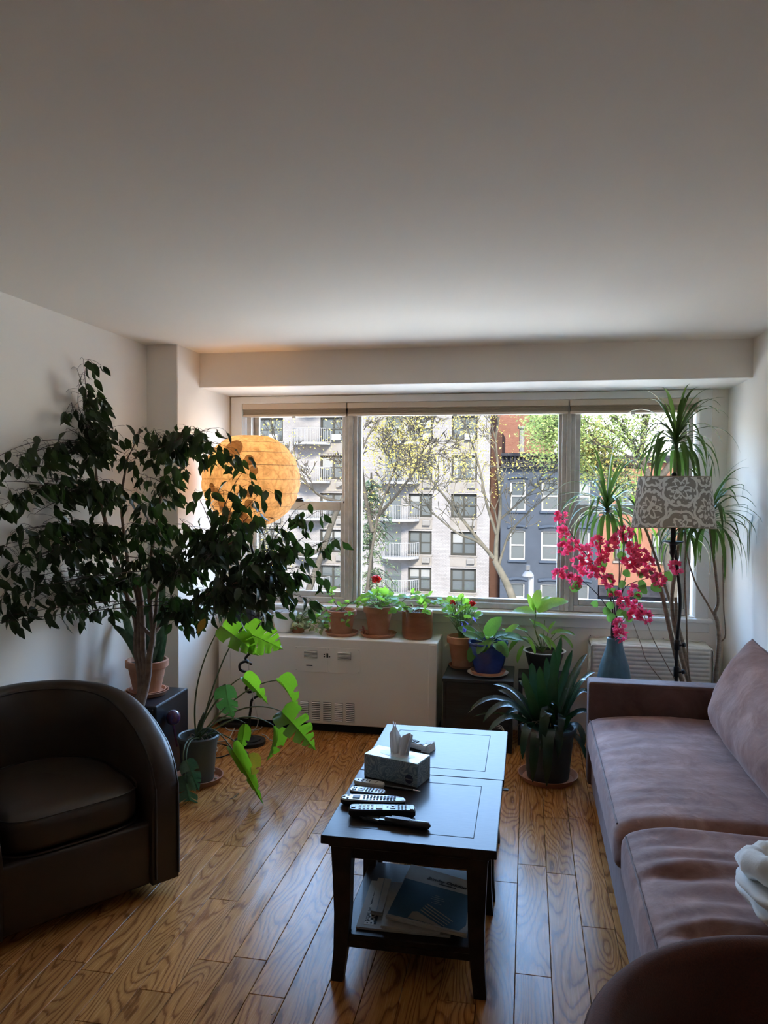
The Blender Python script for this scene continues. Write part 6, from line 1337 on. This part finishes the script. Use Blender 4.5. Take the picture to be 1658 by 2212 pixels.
# ---------------------------------------------------------------- things on the coffee table
TZ = .4927
def slab(g, corners, z0, z1, sag=0):
    n = len(corners); g.add([(c[0], c[1], z0) for c in corners] + [(c[0], c[1], z1) for c in corners], [tuple(range(n - 1, -1, -1)), tuple(range(n, 2 * n))] + [(i, (i + 1) % n, n + (i + 1) % n, n + i) for i in range(n)]); return g
A0, A1, A2 = Vector((-0.608, 2.863, 0.493)), Vector((-0.390, 2.792, 0.493)), Vector((-0.359, 2.900, 0.493))
bw = (A1 - A0).length; ax = (A1 - A0).normalized(); bang = math.atan2(ax.y, ax.x); bd, bh = .112, .088
t = thing('tissue_box', 'marbled blue tissue box on the dark table with a white tissue pulled up', 'tissue box', tuple(A0), bang, local=True)
G().span((0, 0, 0), (bw, bd, bh - .001), .002).obj('carton', TISSUE_B, t)
G().span((.001, .001, bh - .001), (bw - .001, bd - .001, bh + .0012), .0006).obj('carton_top', TISSUE_T, t)
g = G(); n = 20; g.lathe([(1, 0), (1, .0008), (.8, .001), (0, .001)], 24, M=Matrix.Translation((bw / 2, bd / 2, bh + .001)) @ Matrix.Diagonal((.075, .030, 1, 1))); g.obj('opening_film', BAG, t)
g = G(); g.lathe([(.017, 0), (.017, .0006), (0, .0006)], 24, M=Matrix.Translation((bw - .035, -.0002, .026)) @ Matrix.Rotation(pi / 2, 4, 'X')); lg = g.obj('brand_roundel', NAVY, t)
def text(s, size, M, m, parent, off=.0, name='lettering', align='LEFT', spacing=1.0, shear=0):
    cu = bpy.data.curves.new(name, 'FONT'); cu.body = s; cu.size = size; cu.align_x = align; cu.extrude = .0001; cu.offset = off; cu.space_character = spacing; cu.shear = shear; cu.materials.append(m)
    tmp = bpy.data.objects.new(name, cu); me = bpy.data.meshes.new_from_object(tmp); bpy.data.objects.remove(tmp); me.name = name
    o = bpy.data.objects.new(name, me); link(o); o.parent = parent; off_ = ORIG.get(parent.name, Vector()); o.matrix_basis = Matrix.Translation(-off_) @ M; return o
text('Kleenex', .0088, Matrix.Translation((bw - .035, -.0012, .023)) @ Matrix.Rotation(pi / 2, 4, 'X'), INK_W, lg, align='CENTER', shear=.25)
def tis(u, v):
    h = lin([(0, .080), (.10, .112), (.20, .136), (.30, .130), (.42, .080), (.52, .072), (.62, .094), (.80, .098), (1, .090)], u); w = lerp(.062, .090, v)
    x = (u - .5) * w + .012 * v * (1 if u > .5 else -.4); f = sin(u * 17) * lerp(.010, .017, v) + .010 * sin(u * 5 + 1) * v
    return (bw * .52 + x, bd * .50 + f + .012 * v * v, bh - .012 + h * v)
g = G(); g.grid(tis, 56, 12); g.grid(lambda u, v: (lambda p: (p[0] + .006, p[1] + .013 * (1 - v) + .006, p[2] - .006 * v))(tis(u, v)), 56, 12); g.obj('tissue', TISSUE, t, 180)

random.seed(77)
def remote(name, label, a, b, w, th, body, top, keys, group='remote controls', round_=.4, lift=0.0, roll=0.0, under=True):
    """remote lying from a to b (top-surface ends); keys: (u along, v across, size u, size v, material)"""
    a, b = Vector(a), Vector(b); d = b - a; ln = Vector((d.x, d.y, 0)).length
    t = thing(name, label, 'remote control', ((a.x + b.x) / 2, (a.y + b.y) / 2, TZ + lift), math.atan2(d.y, d.x), group, local=True); t.rotation_euler.x = roll
    def outline(k): return [(math.copysign(abs(cos(q)) ** round_, cos(q)) * ln / 2 * k, math.copysign(abs(sin(q)) ** round_, sin(q)) * w / 2 * k) for q in [2 * pi * i / 40 for i in range(40)]]
    g = G()
    for k0, z0, k1, z1 in ((.90, 0, 1.0, th * .35), (1.0, th * .35, 1.0, th * .8)):
        o0, o1 = outline(k0), outline(k1); g.add([(x, y, z0) for x, y in o0] + [(x, y, z1) for x, y in o1], [(i, (i + 1) % 40, 40 + (i + 1) % 40, 40 + i) for i in range(40)] + ([tuple(range(39, -1, -1))] if z0 == 0 else []))
    g.obj('case', body, t, 50)
    g = G(); o0, o1 = outline(1.0), outline(.955); g.add([(x, y, th * .8) for x, y in o0] + [(x, y, th) for x, y in o1], [(i, (i + 1) % 40, 40 + (i + 1) % 40, 40 + i) for i in range(40)] + [tuple(range(40, 80))]); f = g.obj('face_plate', top, t, 50)
    for m in {k[4] for k in keys}:
        g = G()
        for (u, v, su, sv, mm_) in keys:
            if mm_ is m: g.box((u * ln, v * w, th + .0008), (su, sv, .0026), .0008)
        g.obj('keys', m, f, 0, kind='stuff')
    return t
K = lambda us, vs, su, sv, m: [(u, v, su, sv, m) for u in us for v in vs]
remote('remote_control', 'small ivory remote resting against the foot of the tissue box', (-0.629, 2.789, 0.505), (-0.511, 2.767, 0.505), .036, .017, REM_W, REM_W, [(-.36, 0, .006, .005, KEY_D), (-.22, .22, .008, .006, KEY_D), (-.20, -.22, .008, .006, KEY_D), (-.08, .1, .004, .012, KEY_D), (.02, .0, .003, .014, KEY_D), (.25, .0, .002, .018, KEY_D)], round_=.55)
remote('remote_control', 'silver topped remote, second from the tissue box on the table', (-0.625, 2.700, 0.505), (-0.492, 2.692, 0.505), .042, .018, REM_B, REM_G, K((-.40, -.34), (-.2, .2), .006, .005, KEY_D) + [(-.18, 0, .024, .026, KEY_L), (-.18, 0, .010, .010, KEY_D)] + K((-.02, .06, .14), (-.28, 0, .28), .006, .006, KEY_D) + K((.24, .33, .41), (-.25, .05, .3), .007, .006, KEY_L), round_=.5)
remote('remote_control', 'large grey rounded remote with many small keys, third from the tissue box', (-0.637, 2.600, 0.517), (-0.408, 2.622, 0.517), .050, .026, REM_B, REM_G, [(-.44, 0, .010, .008, KEY_D), (-.38, -.25, .008, .006, KEY_D), (-.38, .25, .008, .006, KEY_D), (-.25, 0, .026, .024, KEY_D)] + K([-.13 + .052 * i for i in range(10)], (-.28, -.02, .24), .0075, .0065, KEY_D), round_=.62)
remote('remote_control', 'thick black and silver remote with pale keys, beside the black handled tool', (-0.585, 2.508, 0.525), (-0.361, 2.545, 0.525), .046, .032, REM_B, REM_B, [(-.43, 0, .014, .016, KEY_L)] + K((-.33, -.27, -.21, -.15), (-.25, .05, .30), .009, .007, KEY_L) + [(-.04, 0, .022, .034, KEY_L), (.08, .1, .006, .008, KEY_L), (.16, 0, .018, .024, KEY_L), (.16, 0, .010, .012, KEY_D)] + K((.25, .30, .35), (-.28, 0, .28), .006, .006, KEY_L) + [(.44, 0, .012, .036, KEY_L)], round_=.25)
H0, H1 = Vector((-0.452, 2.474, 0.502)), Vector((-0.298, 2.455, 0.502)); d = (H1 - H0)
t = thing('pruning_shears', 'black handled hand tool with two slim metal blades at the table front', 'tool', (H0.x, H0.y, TZ), math.atan2(d.y, d.x), local=True); ln = d.length
g = G(); g.grid(lambda u, v: (ln * v, (.0125 + .006 * sin(pi * v)) * cos(2 * pi * u) * (1 if v < .94 else max(.02, ((1 - v) / .06)) ** .5), .013 + (.011 + .002 * v) * sin(2 * pi * u) * (1 if v < .94 else max(.02, ((1 - v) / .06)) ** .5)), 20, 24, cu=True); g.f.append(tuple(i * 25 for i in range(20))); g.mi.append(0); hd = g.obj('handle', REM_B, t, 60)
G().span((.02, -.011, .0245), (ln * .55, .011, .0262), .0008).obj('grip_slide', KEY_D, hd)
for y, tip in ((.008, (-.112, .020)), (-.010, (-.088, -.006))):
    g = G(); g.add([(.02, y - .004, .012), (.02, y + .004, .012), (tip[0], tip[1] + .002, .012), (tip[0], tip[1] - .001, .012), (.02, y - .004, .016), (.02, y + .004, .016), (tip[0], tip[1] + .002, .014), (tip[0], tip[1] - .001, .014)], [(3, 2, 1, 0), (4, 5, 6, 7), (0, 1, 5, 4), (1, 2, 6, 5), (2, 3, 7, 6), (3, 0, 4, 7)]); g.obj('blade', CHROME, t, 0)
    g = G(); g.span((-.02, y - .007, .004), (.03, y + .007, .018), .002); g.tube([(-.02, y, .008), (tip[0] + .01, tip[1], .007)], [.006, .004], 6); g.obj('jaw', REM_B, t)
P0, P1 = Vector((-0.565, 2.797, 0.498)), Vector((-0.377, 2.764, 0.498)); t = thing('ballpoint_pen', 'thin dark pen lying along the front of the tissue box', 'pen', tuple(P0))
P0.z = P1.z = TZ + .0045; P0.x -= 0; g = G(); off = Vector((.004, -.012, 0)); g.tube([P0 + off, P0.lerp(P1, .86) + off], .0042, 8); pb = g.obj('barrel', REM_B, t); G().tube([P0.lerp(P1, .86) + off, P1 + off], [.004, .0008], 8).obj('tip', CHROME, t); G().tube([P0 + off + Vector((0, 0, .005)), P0.lerp(P1, .25) + off + Vector((0, 0, .005))], .0012, 5).obj('pocket_clip', CHROME, t)
Q = Vector((-0.448, 3.214, 0.505)); t = thing('cordless_phone', 'white and silver cordless phone with a small keypad behind the tissue box', 'phone', (Q.x, Q.y, TZ), radians(-30), local=True)
pz = lambda x: .012 + .010 * (x / .07) ** 2
g = G(); g.grid(lambda u, v: (lerp(-.058, .058, v), (.021 + .002 * cos(v * 6)) * math.copysign(abs(cos(2 * pi * u)) ** .5, cos(2 * pi * u)), .013 + .012 * math.copysign(abs(sin(2 * pi * u)) ** .6, sin(2 * pi * u)) + .006 * ((v - .5) * 2) ** 2), 24, 16, cu=True); g.f += [tuple(i * 17 for i in range(24)), tuple(i * 17 + 16 for i in range(23, -1, -1))]; g.mi += [0, 0]; ph = g.obj('handset', WHITE_P, t, 60)
G().span((.012, -.015, .0262), (.040, .015, .0285), .0008).obj('display', KEY_D, ph); g = G()
for i in range(4):
    for j in range(3): g.box((-.042 + i * .012, -.012 + j * .012, .0278), (.008, .008, .004), .001)
g.obj('keypad', KEY_D, ph, 0, kind='stuff')
Q2 = Vector((-0.406, 3.182, 0.505)); t = thing('phone_cradle', 'white wedge shaped phone cradle just right of the phone behind the tissue box', 'cradle', (Q2.x + .004, Q2.y + .02, TZ), radians(-20), local=True)
g = G(); g.add([(-.02, -.03, 0), (.02, -.03, 0), (.02, .03, 0), (-.02, .03, 0), (-.014, -.022, .022), (.014, -.022, .022), (.016, .026, .034), (-.016, .026, .034)], [(3, 2, 1, 0), (4, 5, 6, 7), (0, 1, 5, 4), (1, 2, 6, 5), (2, 3, 7, 6), (3, 0, 4, 7)]); g.obj('wedge', WHITE_P, t, 0); G().span((-.008, -.010, .024), (.008, .014, .0305)).obj('charging_slot', KEY_D, t, 0)

# ---------------------------------------------------------------- newspapers on the lower shelf
SZ = .1522
def paper(label, corners, z0, th, m, group='newspapers on the table shelf', pages=4):
    t = thing('newspaper', label, 'newspaper', (sum(c[0] for c in corners) / 4, sum(c[1] for c in corners) / 4, z0), group=group)
    c = Vector((sum(q[0] for q in corners) / 4, sum(q[1] for q in corners) / 4, 0)); rs = random.Random(int(z0 * 1e4))
    for k in range(pages):
        g = G(); o = Vector((rs.uniform(-.003, .003), rs.uniform(-.003, .003), 0)); slab(g, [Vector((q[0], q[1], 0)) + o * (k < pages - 1) for q in corners], z0 + th * k / pages, z0 + th * (k + .82) / pages); g.obj('folded_sheet', m if k == pages - 1 else NEWS, t, 0)
    return t
def on(corners, u, v, z):
    a, b, c, d = [Vector((q[0], q[1], 0)) for q in corners]; p = (a * (1 - u) + b * u) * (1 - v) + (d * (1 - u) + c * u) * v; return Vector((p.x, p.y, z))   # u along the front edge, v towards the back
def patch_on(t, corners, u0, v0, u1, v1, z, m, name):
    slab(G(), [on(corners, u0, v0, 0), on(corners, u1, v0, 0), on(corners, u1, v1, 0), on(corners, u0, v1, 0)], z, z + .0004).obj(name, m, t, 0)
c1 = [(-0.539, 2.426, 0.158), (-0.229, 2.435, 0.158), (-0.238, 2.748, 0.158), (-0.548, 2.726, 0.158)]
t = paper('bottom newspaper on the shelf with a black side band reading Book', c1, SZ, .008, NEWS)
z = SZ + .0080; patch_on(t, c1, .075, .08, .20, .86, z, INK, 'black_band')
e = (on(c1, 0, 1, 0) - on(c1, 0, 0, 0)); an = math.atan2(e.y, e.x)
text('Book Review', .043, Matrix.Translation(on(c1, .172, .05, z + .0008)) @ Matrix.Rotation(an, 4, 'Z'), INK_W, t, .0012, 'headline')
text('The New York Times', .0135, Matrix.Translation(on(c1, .102, .06, z + .0008)) @ Matrix.Rotation(an, 4, 'Z'), INK_W, t, 0, 'masthead')
patch_on(t, c1, .73, .045, .86, .075, z, INK, 'printed_line')
c2 = [(-0.456, 2.426, 0.172), (-0.261, 2.428, 0.172), (-0.267, 2.652, 0.172), (-0.471, 2.643, 0.172)]
t = paper('pale folded newspaper section between the other two newspapers', c2, SZ + .0095, .012, NEWS)
c3 = [(-0.505, 2.503, 0.180), (-0.464, 2.500, 0.180), (-0.473, 2.722, 0.180), (-0.522, 2.722, 0.180)]
t = paper('narrow pale leaflet standing out left of the blue newspaper', c3, SZ + .0100, .014, NEWS, pages=3); patch_on(t, c3, .45, .02, .52, .98, SZ + .0242, INK_G, 'printed_line')
c4 = [(-0.446, 2.460, 0.190), (-0.174, 2.401, 0.190), (-0.180, 2.728, 0.190), (-0.413, 2.812, 0.190)]
zt = SZ + .0245; t = paper('top newspaper with a deep blue page headed Sunday Opinion', c4, zt, .016, NEWS)
z = zt + .0158; patch_on(t, c4, .012, .02, .985, .70, z, NEWS_B, 'blue_page')
e = (on(c4, 1, .8, 0) - on(c4, 0, .8, 0)); an = math.atan2(e.y, e.x)
text('Sunday Opinion', .0235, Matrix.Translation(on(c4, .33, .80, z + .0006)) @ Matrix.Rotation(an, 4, 'Z'), INK, t, .0008, 'headline')
patch_on(t, c4, .52, .755, .78, .772, z + .0001, INK, 'printed_line')
for i, (a, b) in enumerate(((.52, .58), (.48, .64), (.47, .66), (.52, .60), (.49, .63))): patch_on(t, c4, a, .52 - i * .035, b, .53 - i * .035, z + .0005, INK_G, 'printed_line')
for i in range(4):
    p = [on(c4, .44 - .018 * i, .33 - .042 * i, 0), on(c4, .82 - .03 * i, .14 - .038 * i, 0), on(c4, .82 - .03 * i, .153 - .038 * i, 0), on(c4, .445 - .018 * i, .348 - .042 * i, 0)]
    slab(G(), p, z + .0005, z + .0009).obj('pale_stripe', INK_T, t, 0)
slab(G(), [on(c4, .27, .03, 0), on(c4, .70, .015, 0), on(c4, .36, .17, 0), on(c4, .30, .15, 0)], z + .0005, z + .0009).obj('tan_wedge', INK_T, t, 0); slab(G(), [on(c4, .90, .0, 0), on(c4, 1.0, .0, 0), on(c4, 1.0, .16, 0)], z + .0005, z + .001).obj('turned_corner', NEWS, t, 0)

# ---------------------------------------------------------------- throw on the sofa
random.seed(6)
TP = (.735, 2.06, .492); t = thing('plush_throw', 'white plush throw bundled up on the near sofa seat, behind the rust chair', 'blanket', TP)
def wv(a, z): return .055 * sin(5 * a + 14 * z) + .035 * sin(9 * a - 20 * z + 1)
G().lathe([(0, 0), (.115, 0), (.150, .045), (.190, .085), (.196, .094), (.188, .100), (.150, .088), (.10, .080)], 72, TP, wob=wv).obj('lower_fold', THROW, t, 180)
G().lathe([(.10, .072), (.150, .088), (.190, .118), (.202, .128), (.196, .137), (.165, .128), (.12, .120), (0, .118)], 72, TP, wob=lambda a, z: wv(a * 1.0 + 1.4, z)).obj('upper_fold', THROW, t, 180)
g = G(); g.tube([(TP[0] - .03 + .125 * cos(2 * pi * i / 40), TP[1] + .02 + .10 * sin(2 * pi * i / 40), TP[2] + .160 + .012 * sin(4 * pi * i / 40)) for i in range(41)], [.034 + .004 * sin(i * 1.9) for i in range(41)], 12, False); g.obj('rolled_edge', THROW, t, 180)
g = G(); g.lathe([(.10, .135), (.06, .145), (0, .15)], 24, (TP[0] - .03, TP[1] + .02, TP[2])); g.obj('lining', THROW_T, t, 180)

# ---------------------------------------------------------------- quilted cover over the wall air conditioner
t = thing('quilted_cover', 'cream quilted cloth cover over the wall air conditioner behind the sofa arm', 'cover', (.755, 5.0, .25))
QX0, QX1, QY, QT, QB = .398, 1.112, 4.885, .638, .26
def quilt(u, v):
    x = lerp(QX0, QX1, u); L1 = QT - QB; L2 = YW - .005 - QY; s = v * (L1 + L2); b = .007 * abs(sin(pi * s / .026)) ** .6
    e = min(u, 1 - u) * (QX1 - QX0); rd = 1 - max(0, 1 - e / .03) ** 2; pu = .004 * mathutils.noise.noise(Vector((x * 14, s * 9, 0)))
    c = .02
    if s < L1 - c: p = Vector((x, QY - b - pu, QB + s))
    elif s < L1 + c: a = (s - L1 + c) / (2 * c) * pi / 2; p = Vector((x, QY + c - (c + b) * cos(a), QT - c + (c + b) * sin(a)))
    else: p = Vector((x, QY + s - L1, QT + b + pu + .004 * sin(x * 40)))
    p.y = lerp(QY + .03, p.y, rd) if s < L1 else p.y; p.z = lerp(p.z - .012, p.z, rd); return p
G().grid(quilt, 60, 150).obj('quilted_front', QUILT, t, 180)
for sx, x in ((-1, QX0), (1, QX1)):
    g = G(); g.grid(lambda u, v: (x + sx * (.012 * abs(sin(v * 26 + 2.5 * sin(u * 9))) * (sin(pi * u) ** .4)), lerp(QY + .006, YW - .003, u), lerp(QB, QT - .004 - .012 * (1 - u), v)), 20, 80); g.obj('gathered_end', QUILT, t, 180)
g = G(); g.tube([(lerp(QX0, QX1, i / 30), YW - .012, QT + .006 + .003 * sin(i * 2)) for i in range(31)], .006, 6); g.obj('drawstring_hem', QUILT, t, 80)
for x in (.41, .57, .70, .86): G().tube([(x, YW - .012, QT + .010), (x - .006, YW - .02, QT + .020)], .0022, 5).obj('hook', DARK, t, 80)

# ---------------------------------------------------------------- cords on the floor and odd bits
def cord(name, label, pts, r, m):
    P = [Vector((p[0], p[1], max(p[2], r + .0006))) for p in pts]; t = thing(name, label, 'cord', tuple(P[0])); G().tube(spline(P, 8), r, 6).obj('lead', m, t, 80); return t
F = .004
o = cord('white_cord', 'white cord winding over the floor between lamp base and monstera pot', [(-1.908, 4.858, 0.004), (-1.870, 4.688, 0.004), (-1.845, 4.526, 0.004), (-1.916, 4.458, 0.004), (-1.866, 4.399, 0.004), (-1.829, 4.339, 0.004), (-1.828, 4.234, 0.004), (-1.824, 4.165, 0.004)], .0034, CORD_W)
o = cord('white_cord', 'white cord looped on the floor against the heater foot', [(-1.939, 4.811, 0.004), (-1.950, 4.759, 0.004), (-1.892, 4.703, 0.004), (-1.788, 4.724, 0.004), (-1.718, 4.768, 0.004), (-1.717, 4.817, 0.004)], .0034, CORD_W)
o = cord('white_cord', 'short white cord on the floor right of the lamp base', [(-1.665, 4.673, 0.004), (-1.633, 4.652, 0.004), (-1.586, 4.588, 0.004), (-1.549, 4.569, 0.004), (-1.520, 4.611, 0.004)], .0030, CORD_W)
o = cord('black_cord', 'black cord curving on the floor beside the monstera pot', [(-1.919, 4.423, 0.004), (-1.858, 4.444, 0.004), (-1.776, 4.401, 0.004), (-1.729, 4.319, 0.004), (-1.761, 4.232, 0.004), (-1.808, 4.207, 0.004), (-1.814, 4.182, 0.004)], .0036, CORD_B)
o = cord('black_cord', 'black cord bent on the floor in the corner by the pillar', [(-2.033, 4.937, 0.004), (-2.059, 4.911, 0.004), (-2.048, 4.860, 0.004), (-1.992, 4.790, 0.004), (-1.949, 4.749, 0.004)], .0036, CORD_B)
ps = Vector((-1.903, 4.812, 0.000)); ps.y -= .03; t = thing('power_strip', 'black power strip on the floor under the left end of the heater', 'power strip', (ps.x, ps.y, 0)); G().span((ps.x - .09, ps.y - .025, 0), (ps.x + .09, ps.y + .025, .034), .006, 2).obj('housing', DARK, t)
for k in range(4): G().lathe([(.016, 0), (.016, .003), (.012, .003), (.011, .001), (0, .001)], 14, (ps.x - .06 + k * .04, ps.y, .034)).obj('socket', REM_B, t)
cc = Vector((-.165, 4.60, .135)); t = thing('coiled_wire', 'thin white wire coiled against the front of the black plant stand', 'cord', (cc.x, cc.y, 0))
for k in range(3): G().tube([(cc.x + (.052 - .004 * k) * cos(2 * pi * i / 40), cc.y - .012 + .006 * k, .058 + .012 * k + (.052 - .004 * k) * sin(2 * pi * i / 40) + .06) for i in range(41)], .0018, 5, False).obj('loop', CORD_W, t, 80)
G().tube([(cc.x, cc.y - .006, .066), (cc.x + .02, cc.y - .006, .002)], .0018, 5).obj('tail', CORD_W, t, 80)
LEAFD = mat('dry_leaf', (0.52, 0.36, 0.17), 0.8)
for lab, q, s in (('small pale dry leaf fallen on the floor left of the coffee table', (-1.448, 3.681, 0.004), .045), ('tiny curled dry leaf on the floor at the bottom of the picture', (-0.736, 2.187, 0.004), .016)):
    t = thing('fallen_leaf', lab, 'leaf', (q[0], q[1], 0), group='dry leaves on the floor'); vs, fs = blade(5, lambda x: .28 * sin(pi * min(1, x) ** .85) ** .7, -.9, .4, .3, 3)
    G().add(vs, fs, frame_of((q[0] - s / 2, q[1], .0035), (1, .2, .25), (0, 0, 1), s)).obj('blade', LEAFD, t, 180); G().tube([(q[0] - s / 2, q[1], .0035), (q[0] - s * .8, q[1] - .004, .003)], .0012, 5).obj('stem', TWIG, t, 80)
